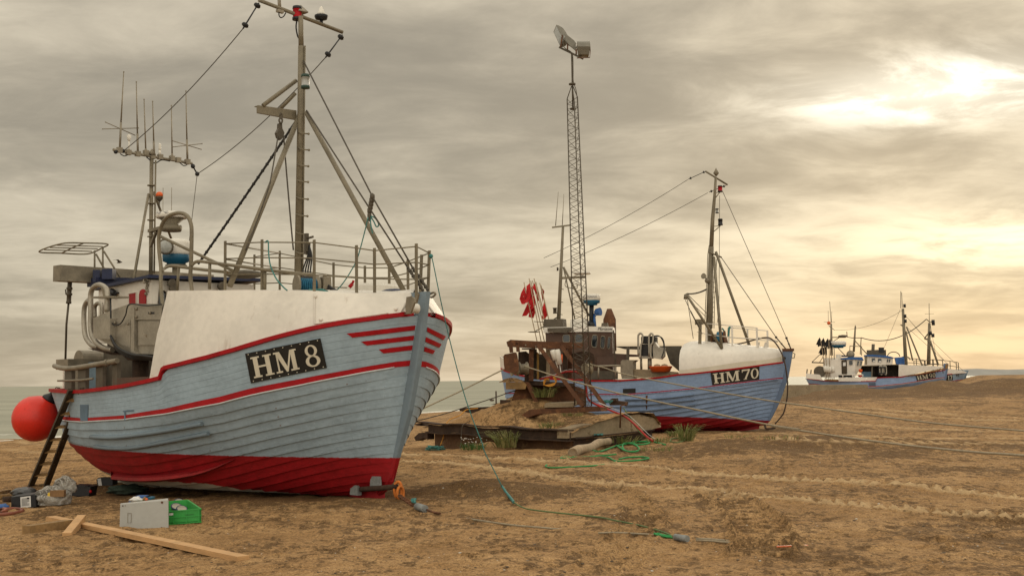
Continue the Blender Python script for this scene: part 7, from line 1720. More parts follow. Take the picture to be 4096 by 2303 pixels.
# ------------------------------------------------------------------ far boats
def simple_boat(fr, root, top, stripe, wl, stem, x_stern, B, hullm, boards, kz_):
    s0, _ = fr.uz(stem[1], .04); m0, _ = fr.uz(stem[2], .04); w0 = fr.uz(stem[3], .04)[0]
    kw = dict(tm=.44, pf=1.95, qf=1.4, pa=2.0, qa=1.4)
    H = Hull(fr, [(s0 + .1, x_stern[0], B, kw, top, 0), (m0 + .1, x_stern[1], B * .98, kw, stripe, 0), (m0 + .11, x_stern[1], B * .98, kw, [(x, y + 3) for x, y in stripe], 0),
        (w0 + .15, x_stern[2], B * .88, dict(tm=.48, pf=1.75, qf=1.05, pa=1.9, qa=1.2), wl, 0), (w0 + .3, None, B * .6, dict(tm=.5, pf=1.8, qf=.85, pa=1.9, qa=1.0), (lambda t: kz_ + .15), .5),
        (w0 + .4, None, .07, dict(tm=.5, pf=8, qf=1, pa=8, qa=1), (lambda t: kz_), .1)])
    H.build(root, hullm, M['red'], M['white'], strakes=9, nt=70, lap=.05, tops=4)
    P = [fr.uz(p, -.03) for p in stem]; u9, z9 = P[-1]; P.append((u9 + .25, kz_))
    mb = MB(); rows = [[fr.w(u + .4, -.07, z), fr.w(u + .4, .07, z), fr.w(u, .05, z), fr.w(u, -.05, z)] for u, z in P]; mb.grid(rows, 0, False, True); mb.face([0, 1, 2, 3]); part('stem_post', mb, hullm, root)
    mb = MB()
    for sd in (1, -1):
        a = [H.pt(0, i / 90, sd) for i in range(1, 90)]; mb.grid([[p + fr.S * sd * .04 - V((0, 0, .03)), p + fr.S * sd * .05 + V((0, 0, .04)), p - fr.S * sd * .1 + V((0, 0, .04))] for p in a], 0, False)
    part('cap_rail', mb, M['red'], root)
    mb = MB(); mb.grid([[H.pt(0, t / 40, 1, .05, -.4), H.pt(0, t / 40, -1, .05, -.4)] for t in range(1, 40)], 0, True); part('deck', mb, M['wood_old'], root)
    return H
fn = D((3778, 1535), 110); F9 = Frame(fn, 12)
def a9(k, x, y, v=0.0): return F9.at(Z(k, x, y), v=v)
B9 = thing('fishing_boat', F9.w(6, 0, .3), 'distant blue fishing boat numbered HM 90 with white wheelhouse under a blue roof', 'fishing boat', 'fishing boats hauled up on the beach')
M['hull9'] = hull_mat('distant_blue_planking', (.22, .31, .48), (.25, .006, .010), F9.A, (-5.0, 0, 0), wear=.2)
H9 = simple_boat(F9, B9, ZL('h', (1835, 640), (1500, 690), (1050, 772), (650, 826), (300, 830), (60, 842)) + ZL('g', (2225, 945), (2205, 1045), (1700, 1050), (1120, 1046), (700, 1030), (400, 996), (172, 966)),
    ZL('h', (1765, 824), (1550, 848), (1080, 922), (700, 982), (0, 1052)) + ZL('g', (1600, 1190), (1000, 1180), (390, 1112)), ZL('h', (1760, 990), (1000, 1060), (0, 1120)) + ZL('g', (1200, 1275), (420, 1255)),
    [Z('h', *p) for p in ((1892, 470), (1872, 640), (1842, 830), (1810, 990))], (3223, 3234, 3249), 2.1, M['hull9'], None, .1)
number_board(H9, B9, ZL('h', (1040, 778), (1552, 688), (1558, 838), (1085, 915)), 'HM 90', [('H', .04, .12, .27, .88), ('M', .30, .12, .60, .88), ('9', .66, .12, .81, .9), ('0', .84, .12, .99, .9)], M['board'], M['letter'], .03)
def pl9(k, pts, v, t=.06, m='white', name='panel', par=None): return part(name, MB().prism([a9(k, x, y, v) for x, y in pts], F9.S * -t), M[m] if isinstance(m, str) else m, par or B9)
pl9('h', [(612, 508), (860, 510), (1400, 535), (1760, 552), (1780, 580), (1400, 655), (1050, 735), (650, 805), (606, 800)], 1.85, .1, 'white', 'whaleback')
pl9('h', [(612, 500), (1760, 545), (1700, 552), (612, 512)], 1.8, 3.2, 'white', 'foredeck')
pl9('h', [(650, 818), (1050, 752), (1400, 668), (1780, 590), (1820, 610), (1500, 680), (1050, 770), (650, 826)], 2.0, .15, 'wood_old', 'rubbing_rail')
pl9('h', [(1815, 490), (1890, 480), (1870, 600), (1810, 615)], .12, .24, 'wood_old', 'stem_head')
pl9('g', [(175, 815), (560, 848), (590, 870), (650, 1010), (400, 985), (170, 960)], 1.6, .06, 'white', 'stern_bulwark')
for x0, y0, x1 in ((210, 690, 195), (325, 710, 310)): part('stanchion', MB().bar(a9('g', x0, y0, 1.4), a9('g', x1, 830, 1.4), .12, .1), M['galv_dark'], B9)
pl9('g', [(1120, 935), (2210, 925), (2250, 935), (2215, 1000), (2205, 1040), (1945, 1045), (1945, 945), (1935, 945), (1935, 1048), (1120, 1045)], 2.0, .06, 'white', 'bulwark')
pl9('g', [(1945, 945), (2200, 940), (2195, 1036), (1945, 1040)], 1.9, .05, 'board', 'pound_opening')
mb = MB()
for x in (1240, 1520, 1820): mb.tube([a9('g', x, 855, 1.95), a9('g', x, 935, 1.95)], .04, 6)
mb.tube([a9('g', 1130, 858, 1.95), a9('g', 1830, 855, 1.95)], .045, 6); part('rail', mb, M['white'], B9)
mb = MB()
for i in range(9): mb.ball(a9('g', 1150 + i * 42, 895 + 12 * math.sin(i), 1.75), .13, 7, 0, (1, .8, 1.1))
part('net_corks', mb, M['net'], B9)
q = MB(); rr = [[H9.hit(bil(ZL('g', (1990, 1085), (2185, 1085), (2195, 1180), (2000, 1180)), i / 3, j / 2), .03) for i in range(4)] for j in range(3)]
if all(p for r in rr for p in r): q.grid(rr, 0); part('freeing_port', q, mat('dull_blue_port', (.08, .11, .16), .6), B9)
# wheelhouse
W9 = pl9('g', [(690, 440), (1180, 400), (1190, 430), (1590, 400), (1820, 440), (1790, 620), (1600, 640), (1590, 860), (1590, 930), (690, 930)], 1.2, 2.2, 'white', 'wheelhouse')
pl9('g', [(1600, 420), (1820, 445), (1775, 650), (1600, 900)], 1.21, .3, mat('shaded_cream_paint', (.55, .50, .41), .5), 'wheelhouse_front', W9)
pl9('g', [(1180, 370), (1560, 340), (1800, 345), (1850, 440), (1620, 415), (1190, 412)], 1.35, 2.5, 'blue', 'roof', W9)
pl9('g', [(690, 370), (1190, 365), (1190, 640), (1180, 930), (690, 930)], 1.0, 1.8, 'white', 'deckhouse', W9)
pl9('g', [(1045, 270), (1180, 265), (1185, 360), (1045, 360)], .9, .5, 'white_clean', 'life_raft', W9)
pl9('g', [(1200, 435), (1355, 432), (1365, 860), (1210, 865)], 1.24, .05, 'wood_dark', 'door', W9)
pl9('g', [(1245, 495), (1325, 495), (1325, 600), (1245, 600)], 1.255, .02, 'label', 'door_pane', W9)
for pts, v in (([(1045, 460), (1145, 455), (1145, 575), (1050, 575)], 1.06), ([(1415, 435), (1530, 433), (1528, 580), (1415, 582)], 1.24), ([(1665, 445), (1715, 450), (1690, 610), (1640, 610)], 1.26), ([(1750, 455), (1798, 465), (1780, 600), (1735, 595)], 1.26)):
    window(W9, [a9('g', x, y, v) for x, y in pts], F9.S, M['dark_glass'], M['white'], .1, 'window', .2)
pl9('g', [(1065, 505), (1145, 500), (1145, 572), (1065, 572)], 1.09, .01, 'label', 'window_notice', W9)
pl9('g', [(1200, 290), (1405, 295), (1405, 335), (1200, 335)], 1.0, .4, 'navy', 'roof_locker', W9)
mb = MB(); mb.lathe(a9('g', 1460, 270, 1.0), F9.S, [(0, .3), (.15, .36), (.2, .1)], 12); part('horn', mb, M['galv'], W9)
mb = MB(); mb.lathe(a9('g', 570, 770, 1.2), F9.S, [(-.3, .52), (-.25, .52), (-.2, .25), (.15, .25), (.2, .52), (.25, .52)], 18); part('net_drum', mb, M['galv_dark'], B9)
pl9('g', [(700, 985), (1115, 990), (1110, 1040), (720, 1015)], 1.9, .5, 'wood_old', 'bulwark_board')
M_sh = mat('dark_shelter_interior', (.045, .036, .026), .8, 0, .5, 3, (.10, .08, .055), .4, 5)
# dark working space under the shelter deck, hauler, boxes
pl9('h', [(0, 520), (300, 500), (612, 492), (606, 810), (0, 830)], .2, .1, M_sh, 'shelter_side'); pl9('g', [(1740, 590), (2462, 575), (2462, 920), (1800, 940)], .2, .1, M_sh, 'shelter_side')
pl9('h', [(-330, 525), (0, 522), (300, 502), (560, 488), (612, 508), (300, 512), (0, 535), (-330, 540)], 1.7, 2.6, 'galv', 'shelter_deck')
pl9('g', [(1790, 770), (2060, 765), (2060, 925), (1800, 925)], .9, .6, mat('blue_fish_boxes', (.12, .22, .30), .6, 0, .2, 5), 'pound_boards')
pl9('g', [(2080, 600), (2100, 600), (2095, 910), (2070, 910)], 1.5, .1, 'galv', 'post')
c = a9('h', 180, 650, 1.6)
hd9 = part('net_hauler', MB().lathe(c - F9.A * .3 - V((0, 0, .25)), F9.A, [(0, .22), (.6, .22)], 12).lathe(c - F9.A * .3 + V((0, 0, .25)), F9.A, [(0, .22), (.6, .22)], 12), M['rubber'], B9)
for x in (128, 232): part('guide_pipe', MB().tube(curve([a9('h', x + dx, y, 1.75) for dx, y in ((0, 750), (-8, 560), (20, 535), (55, 560), (60, 740), (20, 755))]), .06, 7), M['stainless'], hd9)
for k, pts, lab, m in (('g', ((1755, 690), (1750, 790)), 'orange buoy hanging by the wheelhouse of the distant HM 90', 'orange'), ('g', ((1745, 850), (1720, 925)), 'orange red oilskin hanging at the HM 90 rail', 'buoy')):
    a, b = a9(k, *pts[0], 1.7), a9(k, *pts[1], 1.7); solo('buoy' if m == 'orange' else 'oilskin', MB().tube([a, a.lerp(b, .15), a.lerp(b, .6), b], [.06, .17, .17, .08], 10), M[m], lab, 'buoy' if m == 'orange' else 'oilskin')
pl9('h', [(515, 318), (745, 300), (775, 500), (555, 490)], 1.0, .8, 'blue', 'deck_box')
mb = MB(); mb.tube(curve([a9('h', *p, 1.2) for p in ((655, 500), (665, 370), (690, 345), (735, 345), (750, 370), (750, 500))]), .04, 6); part('grab_rail', mb, M['blue'], B9)
# masts and rigging
mb = MB(); mb.tube([a9('h', 795, 510), a9('P', 1285, 290)], [.17, .11], 10); mb.tube([a9('P', 1262, 285), a9('P', 1262, 95)], .03, 6); mb.tube([a9('P', 1280, 280), a9('P', 1272, 110)], .025, 6)
mb.prism([a9('P', x, y) for x, y in ((1250, 467), (1300, 467), (1310, 500), (1285, 495))], F9.S * .1); m9 = part('mast', mb, M['mast'], B9)
for p, q in (((1325, 490), (1500, 920)), ((1320, 540), (1395, 870))): part('mast_leg', MB().tube([a9('P', *p), a9('P', *q)], .07, 7), M['mast'], m9)
for x, y in ((1305, 265), (1310, 380), (1315, 435)): part('lantern', MB().lathe(a9('P', x, y + 12, .1), (0, 0, 1), [(0, .12), (.3, .12)], 8), M['black'], m9)
mb = MB()
for pts, s_ in ((((1285, 305), (530, 528)), .5), (((1255, 300), (1062, 760)), 0), (((1325, 380), (1740, 860)), 0), (((1335, 500), (1780, 900)), 0)): mb.tube(sag(a9('P', *pts[0]), a9('P', *pts[1]), s_), .014, 5)
part('stay', mb, M['stay'], m9)
mb = MB(); mb.tube([a9('P', 490, 810, .4), a9('P', 487, 460, .4)], [.13, .08], 8); mb.tube([a9('P', 487, 460, .4), a9('P', 470, 210, .4)], .025, 6); mb.tube([a9('P', 455, 440, .4), a9('P', 453, 315, .4)], .018, 6); mb.tube([a9('P', 490, 440, .4), a9('P', 493, 322, .4)], .018, 6); mb.tube([a9('P', 405, 436, .4), a9('P', 530, 442, .4)], .015, 5)
mb.tube([a9('P', 500, 610, .4), a9('P', 650, 608, .3)], .05, 6); mb.tube([a9('P', 500, 660, .4), a9('P', 575, 612, .3)], .035, 6); mb.tube([a9('P', 500, 660, .4), a9('P', 640, 810, .2)], .035, 6); mb.tube([a9('P', 460, 480, .4), a9('P', 525, 530, .4)], .03, 5); am9 = part('aerial_mast', mb, M['mast'], B9)
mb = MB(); mb.lathe(a9('P', 618, 606, .3), (0, 0, 1), [(0, .45), (.15, .4), (.2, .1)], 12); part('radar', mb, M['galv_dark'], am9); radar(am9, a9('P', 565, 695, .4), .7, .35, M['radar_blue'])
mb = MB(); mb.ball(a9('P', 460, 450, .5), .17, 8); part('beacon_lamp', mb, M['orange'], am9)
mb = MB(); mb.tube([a9('P', 270, 888, 1.0), a9('P', 400, 893, 1.0)], .06, 6); mb.tube([a9('P', 272, 885, 1.0), a9('P', 370, 790, 1.0), a9('P', 440, 735, 1.0)], .035, 6); mb.tube([a9('P', 355, 890, 1.0), a9('P', 400, 820, 1.0)], .03, 6); mb.tube([a9('P', 375, 725, 1.0), a9('P', 520, 735, 1.0), a9('P', 522, 1060, 1.0)], .04, 6); part('stern_gantry', mb, M['galv_dark'], B9)
# black marker flags with white floats on its stern
fd = [((368, 635), (440, 1075), (350, 670)), ((398, 635), (460, 1080), (392, 675)), ((460, 640), (475, 1085), (440, 680)), ((470, 650), (520, 1080), (462, 690)), ((385, 725), (425, 1070), (378, 765)), ((412, 735), (500, 1080), (410, 760))]
fl9 = ['black marker flag on the distant HM 90 stern, upper leftmost', 'black marker flag on the distant HM 90 stern, upper second from left', 'black marker flag on the distant HM 90 stern, upper one beside the mast', 'black marker flag on the distant HM 90 stern, overlapping the mast', 'black marker flag on the distant HM 90 stern, lower leftmost', 'black marker flag on the distant HM 90 stern, lower middle one']
for i, (a, b, f) in enumerate(fd):
    v = 1.5 - .12 * i; A_, B_ = a9('P', *a, v), a9('P', *b, v); t = thing('marker_flag', B_, fl9[i], 'marker flag', 'black marker flags on the HM 90 stern')
    part('pole', MB().tube([A_, B_], .03, 6), M['drift'], t)
    c = a9('P', *f, v); mb = MB(); P = [c + V((x * .75, 0, z * .75)) for x, z in ((.12, .65), (-.1, .35), (-.38, -.25), (-.2, -.2), (-.1, -.5), (.15, -.35), (.3, -.55), (.32, .1))]; mb.prism(P, F9.S * .05); part('flag', mb, M['flag_black'], t)
    fc = A_.lerp(B_, .74); fx = (B_ - A_) * .075; part('float', MB().tube([fc - fx, fc + fx], .16, 8), M['white_clean'], t)
# railings
def rail9(fn_, pts_top, h, par, n_mid=2, r=.03):
    mb = MB(); T_ = [fn_(*p) for p in pts_top]
    for f in [1 - i / (n_mid + 1) for i in range(n_mid + 1)]: mb.tube([t - V((0, 0, h * (1 - f))) for t in T_], r, 5)
    o = part('railing', mb, M['galv_dark'], par)
    for t in T_: part('post', MB().tube([t, t - V((0, 0, h))], r * 1.3, 5), M['galv_dark'], o)
rail9(lambda x, y: a9('h', x, y, 1.2), [(760, 340), (1060, 350), (1290, 395), (1500, 370), (1600, 375), (1740, 400)], 1.1, B9)
# the fourth boat, half hidden behind it
f17 = D((3849, 1535), 121); F17 = Frame(f17, 14)
def a17(k, x, y, v=0.0): return F17.at(Z(k, x, y), v=v)
B17 = thing('fishing_boat', F17.w(6, 0, .3), 'farthest blue fishing boat marked 17, mostly hidden behind the HM 90 boat', 'fishing boat', 'fishing boats hauled up on the beach')
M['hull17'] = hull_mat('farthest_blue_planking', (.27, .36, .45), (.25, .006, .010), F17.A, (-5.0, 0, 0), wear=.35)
H17 = simple_boat(F17, B17, ZL('h', (2350, 712), (2000, 742), (1850, 756), (1000, 850), (0, 900)), ZL('h', (2275, 872), (2000, 912), (1850, 930), (1000, 1000), (0, 1040)), ZL('h', (2240, 980), (1850, 1010), (1000, 1080), (0, 1100)),
    [Z('h', *p) for p in ((2415, 650), (2385, 712), (2330, 872), (2280, 980))], (3320, 3330, 3345), 2.1, M['hull17'], None, .2)
number_board(H17, B17, ZL('h', (1700, 775), (1998, 758), (2002, 898), (1710, 920)), '17', [('1', .56, .12, .72, .88), ('7', .74, .12, .95, .9)], M['board'], M['letter'], .03)
def pl17(k, pts, v, t=.06, m='white', name='panel', par=None): return part(name, MB().prism([a17(k, x, y, v) for x, y in pts], F17.S * -t), M[m] if isinstance(m, str) else m, par or B17)
pl17('h', [(1500, 600), (1880, 600), (2100, 635), (2270, 665), (2370, 695), (2350, 712), (1850, 755), (1500, 790)], 1.2, 2.0, 'white', 'whaleback')
W17 = pl17('g', [(1870, 290), (2462, 320), (2700, 350), (2680, 560), (1860, 590), (1890, 470)], 1.1, 2.0, 'white', 'wheelhouse')
pl17('g', [(1860, 285), (2100, 270), (2480, 300), (2640, 330), (2740, 370), (2600, 378), (2462, 355), (1875, 318)], 1.25, 2.3, 'blue', 'roof', W17)
for pts in ([(2075, 370), (2180, 365), (2180, 490), (2075, 490)], [(2250, 385), (2365, 380), (2365, 505), (2250, 505)], [(2520, 400), (2560, 400), (2545, 500), (2510, 500)], [(2580, 400), (2620, 400), (2605, 500), (2570, 500)]): window(W17, [a17('g', x, y, 1.13) for x, y in pts], F17.S, M['dark_glass'], M['white'], .1, 'window', .2)
pl17('g', [(2120, 440), (2172, 440), (2172, 490), (2120, 490)], 1.16, .01, 'label', 'window_notice', W17); pl17('g', [(2285, 450), (2350, 450), (2350, 505), (2285, 505)], 1.16, .01, 'label', 'window_notice', W17)
pl17('g', [(1870, 330), (1940, 330), (1945, 560), (1880, 560)], 1.12, .1, 'galv', 'pillar', W17)
mb = MB(); mb.tube([a17('P', 950, 800, .3), a17('P', 955, 690, .3)], .16, 8); mb.box(a17('P', 990, 782, .3), F17.A * .9, F17.S * .4, V((0, 0, .28))); mb.tube([a17('P', 938, 690, .3), a17('P', 972, 690, .3)], .06, 6); part('funnel', mb, M['galv_dark'], B17)
pl17('P', [(975, 748), (1035, 746), (1040, 768), (978, 770)], .5, .5, 'white_clean', 'life_raft', W17)
mb = MB(); mb.box(a17('P', 1045, 750, .5), F17.A * .25, F17.S * .25, V((0, 0, .25))); part('searchlight', mb, M['black'], W17)
mb = MB(); mb.tube([a17('P', 1572, 915), a17('P', 1580, 450)], [.19, .12], 10); mb.tube([a17('P', 1580, 450), a17('P', 1577, 230)], .03, 6); mb.tube([a17('P', 1530, 348), a17('P', 1630, 348)], .015, 5); mb.tube([a17('P', 1525, 625), a17('P', 1590, 632)], .09, 6); mb.tube([a17('P', 1525, 622), a17('P', 1575, 555)], .07, 6); mb.tube([a17('P', 1545, 405), a17('P', 1580, 435), a17('P', 1620, 440)], .05, 6)
m17 = part('mast', mb, M['mast'], B17)
for x, y in ((1623, 455), (1625, 475), (1590, 582), (1620, 608)): part('lantern', MB().lathe(a17('P', x, y, .1), (0, 0, 1), [(0, .16), (.35, .16)], 8), M['black'], m17)
part('mast_leg', MB().tube([a17('P', 1590, 650), a17('P', 1680, 920)], .10, 7), M['mast'], m17)
mb = MB()
for p, q, s_, r in (((1545, 408), (820, 612), 1.0, .045), ((820, 612), (810, 800), 0, .045), ((1590, 460), (1665, 880), 0, .016), ((1600, 640), (1960, 985), 0, .016), ((1325, 380), (1530, 610), 0, .014)): mb.tube(sag(a17('P', *p), a17('P', *q), s_), r, 5)
part('stay', mb, M['stay'], m17)
mb = MB(); mb.tube([a17('P', 738, 770, .3), a17('P', 755, 500, .3)], [.12, .08], 8); mb.lathe(a17('P', 756, 505, .3), (0, 0, 1), [(0, .1), (.3, .02)], 8); mb.tube([a17('P', 660, 545, .3), a17('P', 665, 605, .3), a17('P', 720, 615, .3), a17('P', 825, 615, .3)], .045, 6); mb.tube([a17('P', 755, 650, .3), a17('P', 890, 800, .1)], .05, 6); mb.tube([a17('P', 692, 810, .6), a17('P', 695, 705, .6), a17('P', 828, 712, .6), a17('P', 825, 810, .6)], .05, 6); part('aerial_mast', mb, M['mast'], B17)
for c0, r_ in (((1182, 822), 68), ((1310, 862), 55)): part('hoop', MB().tube([a17('P', c0[0] + r_ * math.cos(q), c0[1] - r_ * .75 * math.sin(q), .8) for q in [math.pi * i / 14 for i in range(15)]], .045, 6), M['galv_dark'], B17)
rail9(lambda x, y: a17('h', x, y, .9), [(1000, 400), (1270, 400), (1480, 370), (1740, 385), (1930, 410), (2090, 435), (2145, 450)], 1.35, B17)
# ------------------------------------------------------------------ gear lying round the near boat
def gnd(k, x, y, l=0.0): return ground(Z(k, x, y), l)
bL = gnd('a', 940, 1160); tl = D(Z('a', 985, 1018), bL.y); tr = gnd('C', 1755, 1322, .03); ax = tr - tl; perp = V((-ax.y, ax.x, 0)).normalized()
mb = MB(); mb.bar(tl, tr, .13, .052)
solo('timber_beam', mb, M['wood'], 'long pale sawn beam lying across the sand in the left foreground', 'timber')
q0, q1 = gnd('a', 505, 1290, .07), gnd('a', 1330, 1165, .07); mb = MB(); mb.bar(q0, q1, .13, .15); solo('timber_block', mb, M['wood_old'], 'dark weathered timber lying under the left end of the long pale beam', 'timber')
q0 = gnd('a', 1290, 1372, .03); q1 = D(Z('a', 1565, 1035), tl.lerp(tr, .17).y - .02); mb = MB(); mb.bar(q0, q1 + (q1 - q0) * .06, .10, .085); solo('timber_offcut', mb, M['wood'], 'short pale offcut leaning across the long pale beam', 'timber')
mb = MB(); g0_ = gnd('a', 215, 826); y0 = g0_.y
fr4 = [D(Z('a', x, y), y0) for x, y in ((215, 605), (640, 555), (700, 575), (715, 800), (590, 845), (215, 828))]
c_ = sum(fr4, V()) / 6; rows = [[c_ + (p - c_) * .93 + V((0, -.012, 0)) for p in fr4], fr4, [p + V((.03, .24, .02)) for p in fr4], [c_ + (p - c_) * .9 + V((.03, .255, .02)) for p in fr4]]
mb.grid(rows, 0, False, True); mb.poly(rows[0][::-1]); mb.poly(rows[-1]); jc = solo('canister', mb, M['black'], 'black plastic canister with a white label beside the plastic bag', 'canister')
lb4 = [D(Z('a', x, y), y0 - .022) for x, y in ((392, 612), (592, 588), (598, 800), (400, 830))]; mb = MB(); mb.poly(lb4); lab_ = part('paper_label', mb, M['label'], jc)
mb = MB()
for i in range(7):
    f = .18 + .1 * i; a, b = lb4[0].lerp(lb4[3], f), lb4[1].lerp(lb4[2], f); a, b = a.lerp(b, .12), a.lerp(b, .85 - .2 * (i % 3 == 1)); mb.bar(a - V((0, .003, 0)), b - V((0, .003, 0)), .003, .006)
mb.box(lb4[0].lerp(lb4[2], .5) * 0 + lb4[1].lerp(lb4[0], .3).lerp(lb4[2], .2) - V((0, .003, 0)), (.016, 0, 0), (0, .002, 0), (0, 0, .014)); part('printed_lines', mb, M['board'], lab_)
def lumpy(c, rx, ry, rz, seed, amp=.22, n=26, crease=6.0):
    r = random.Random(seed); ph = [(V((r.uniform(-1, 1), r.uniform(-1, 1), r.uniform(-1, 1))).normalized(), r.uniform(2, crease), r.uniform(0, 6.28)) for _ in range(12)]
    rows = []
    for i in range(n + 1):
        th = math.pi * i / n; row = []
        for j in range(n * 2):
            q = math.pi * j / n; d = V((math.sin(th) * math.cos(q), math.sin(th) * math.sin(q), math.cos(th)))
            f = 1 + amp * sum(abs(math.sin(k * d.dot(v) + p)) - .6 for v, k, p in ph) / 5
            z = d.z * rz * f; row.append(V(c) + V((d.x * rx * f, d.y * ry * f, max(z, -rz * .5))))
        rows.append(row)
    return MB().grid(rows, 0, True, True)
gb = gnd('a', 1020, 800); cb2 = D(Z('a', 1010, 610), gb.y + .15)
sw = 5.0 / 4.827 * gb.y / 5000
solo('plastic_bag', lumpy(D(Z('a', 1010, 660), gb.y + .2), .27, .2, .16, 5, .5, 30, 9).grid([[V((0, 0, -9))] * 2] * 2, 0) if False else lumpy(D(Z('a', 1020, 640), gb.y + .2), .275, .2, .185, 5, .40, 40, 5), M['bag'], 'full translucent plastic rubbish bag on the sand at the foot of the ladder', 'plastic bag')
solo('plastic_bag', lumpy(D(Z('a', 1260, 420), gb.y + .5), .19, .15, .17, 11, .40, 36, 5), M['bag'], 'second translucent bag slumped behind and above the larger one', 'plastic bag')
mb = MB(); mb.box(D(Z('a', 1120, 540), gb.y + .06), (.11, 0, 0), (.0, .05, 0), (0, 0, .05)); solo('cardboard_box', mb, M['cardboard'], 'brown carton showing through the front of the translucent rubbish bag', 'carton')
mb = MB(); mb.box(D(Z('a', 965, 560), gb.y + .04), (.03, 0, 0), (0, .03, 0), (0, 0, .03), 0, .8); solo('yellow_packet', mb, M['yellow'], 'small yellow packet beside the carton in the rubbish bag', 'packet')
solo('bin_bag', lumpy(D(Z('a', 470, 530), y0 + .45), .20, .2, .09, 3, .35, 22, 6), M['bag_dark'], 'flat black bin bag lying behind the labelled canister', 'bag')
gk = gnd('a', 1520, 600); mb = MB(); mb.prism([D(Z('a', x, y), gk.y) for x, y in ((1330, 590), (1460, 405), (1750, 410), (1710, 605))], V((.03, .3, 0))); mb.prism([D(Z('a', x, y), gk.y - .01) for x, y in ((1455, 380), (1700, 392), (1590, 440), (1480, 410))], V((.02, .2, .01))); solo('black_crate', mb, M['black'], 'open black plastic box behind the rubbish bag under the hull', 'box')
mb = MB(); mb.ball(D(Z('a', 1748, 505), gk.y), .028, 8); solo('red_stopper', mb, M['red'], 'small red stopper at the right end of the open black box', 'stopper')
gk = gnd('a', 1960, 425); mb = MB(); mb.prism([D(Z('a', x, y), gk.y) for x, y in ((1862, 285), (1895, 240), (2150, 245), (2175, 290), (2172, 385), (1905, 432), (1880, 380))], V((.02, .25, 0))); j2 = solo('canister', mb, M['black'], 'black canister with a tall label standing under the bilge keel', 'canister')
mb = MB(); mb.poly([D(Z('a', x, y), gk.y - .006) for x, y in ((1880, 262), (1945, 248), (1970, 385), (1905, 420))]); part('paper_label', mb, M['label'], j2)
for i, (p, q, lab) in enumerate((((0, 520), (150, 480), 'upper short plank at the left edge of the picture'), ((0, 590), (180, 570), 'lower short plank at the left edge of the picture'))):
    a, b = gnd('a', p[0] - 60, p[1] + 20, .03), gnd('a', q[0], q[1] + 20, .03); solo('plank_end', MB().bar(a, b, .12, .07), M['wood_old'], lab, 'plank')
a, b = gnd('a', 60, 665, .055), gnd('a', 250, 650, .055); mb = MB(); mb.lathe(a, b - a, [(0, .045), (0, .055), ((b - a).length, .055), ((b - a).length, .04)], 14); solo('pipe', mb, M['rust_dark'], 'dark steel pipe end lying left of the labelled canister', 'pipe')
solo('blue_cloth', lumpy(gnd('a', 40, 815, .05), .10, .07, .06, 4, .4, 12, 5), M['blue'], 'crumpled blue cloth on the sand left of the canister', 'cloth')
mb = MB(); mb.box(gnd('a', 120, 790, .04), (.045, .01, 0), (-.01, .04, 0), (0, 0, .035), 0, .9); solo('white_packet', mb, M['cardboard'], 'small pale carton on the crumpled blue cloth', 'packet')
mb = MB(); mb.tube([gnd('a', x, y, .03) for x, y in ((440, 870), (400, 900), (250, 930), (60, 950), (-120, 955), (-200, 920), (-100, 880), (50, 850), (250, 838), (400, 850))], .03, 9, 0, True, True); solo('rubber_ring', mb, mat('red_brown_rubber', (.20, .06, .03), .6, 0, .2, 6), 'long red brown rubber hose loop in front of the canister', 'hose')
mb = MB(); mb.tube([gnd('a', x, y, .05) for x, y in ((130, 860), (60, 895), (-60, 910), (-120, 880), (-40, 850), (70, 840))], .03, 9, 0, True, True); solo('rubber_ring', mb, mat('red_brown_rubber_light', (.28, .09, .05), .6, 0, .2, 6), 'small red brown rubber ring lying inside the long loop', 'hose')
# green crate with tins, grey panel leaning on it
FR, FL = gnd('b', 2222, 930), gnd('b', 1410, 992); FL = FR + (FL - FR) * 1.65; hgt = .17; BR = at_z(Z('b', 1890, 305), FR.z + hgt); BR.z = FR.z; qB = D(Z('b', 1890, 305), FR.y + .55); dirB = qB - FR; dirB.z = (qB.z - FR.z - hgt) * .7; BL = FL + dirB; BR = FR + dirB; upv = V((0, 0, hgt)); cen = (FR + FL + BL + BR) / 4
mb = MB(); Cn = [FL, FR, BR, BL]
for i in range(4):
    a, b = Cn[i], Cn[(i + 1) % 4]; n = (cen - (a + b) / 2); n.z = 0; n.normalize()
    mb.prism([a, b, b + upv, a + upv], n * .012)
    for f0 in (.0, .47, .94): mb.prism([a + upv * f0 - n * .012, b + upv * f0 - n * .012, b + upv * (f0 + .06) - n * .012, a + upv * (f0 + .06) - n * .012], n * .0115)
    for f0 in (.02, .25, .48, .72, .95): p = a.lerp(b, f0); q = a.lerp(b, min(1, f0 + .02)); mb.prism([p - n * .010, q - n * .010, q + upv - n * .010, p + upv - n * .010], n * .0095)
mb.prism([p + V((0, 0, .01)) for p in Cn], V((0, 0, .012))); crate = solo('fish_crate', mb, M['green'], 'bright green plastic fish crate holding round tins, beside the grey panel', 'crate')
nf = ((FL + FR) / 2 - cen).normalized(); xd = (FR - FL).normalized()
text_part('lettering', 'PACKASEA', crate, FR.lerp(FL, .29) + upv * .60 + nf * .016, xd, (0, 0, 1), .105, M['board'])
mb = MB(); a = FR.lerp(FL, .60) + upv * .68 + nf * .004; mb.prism([a, a + xd * .06, a + xd * .06 + V((0, 0, .028)), a + V((0, 0, .028))], nf * .002); part('paper_label', mb, M['label'], crate)
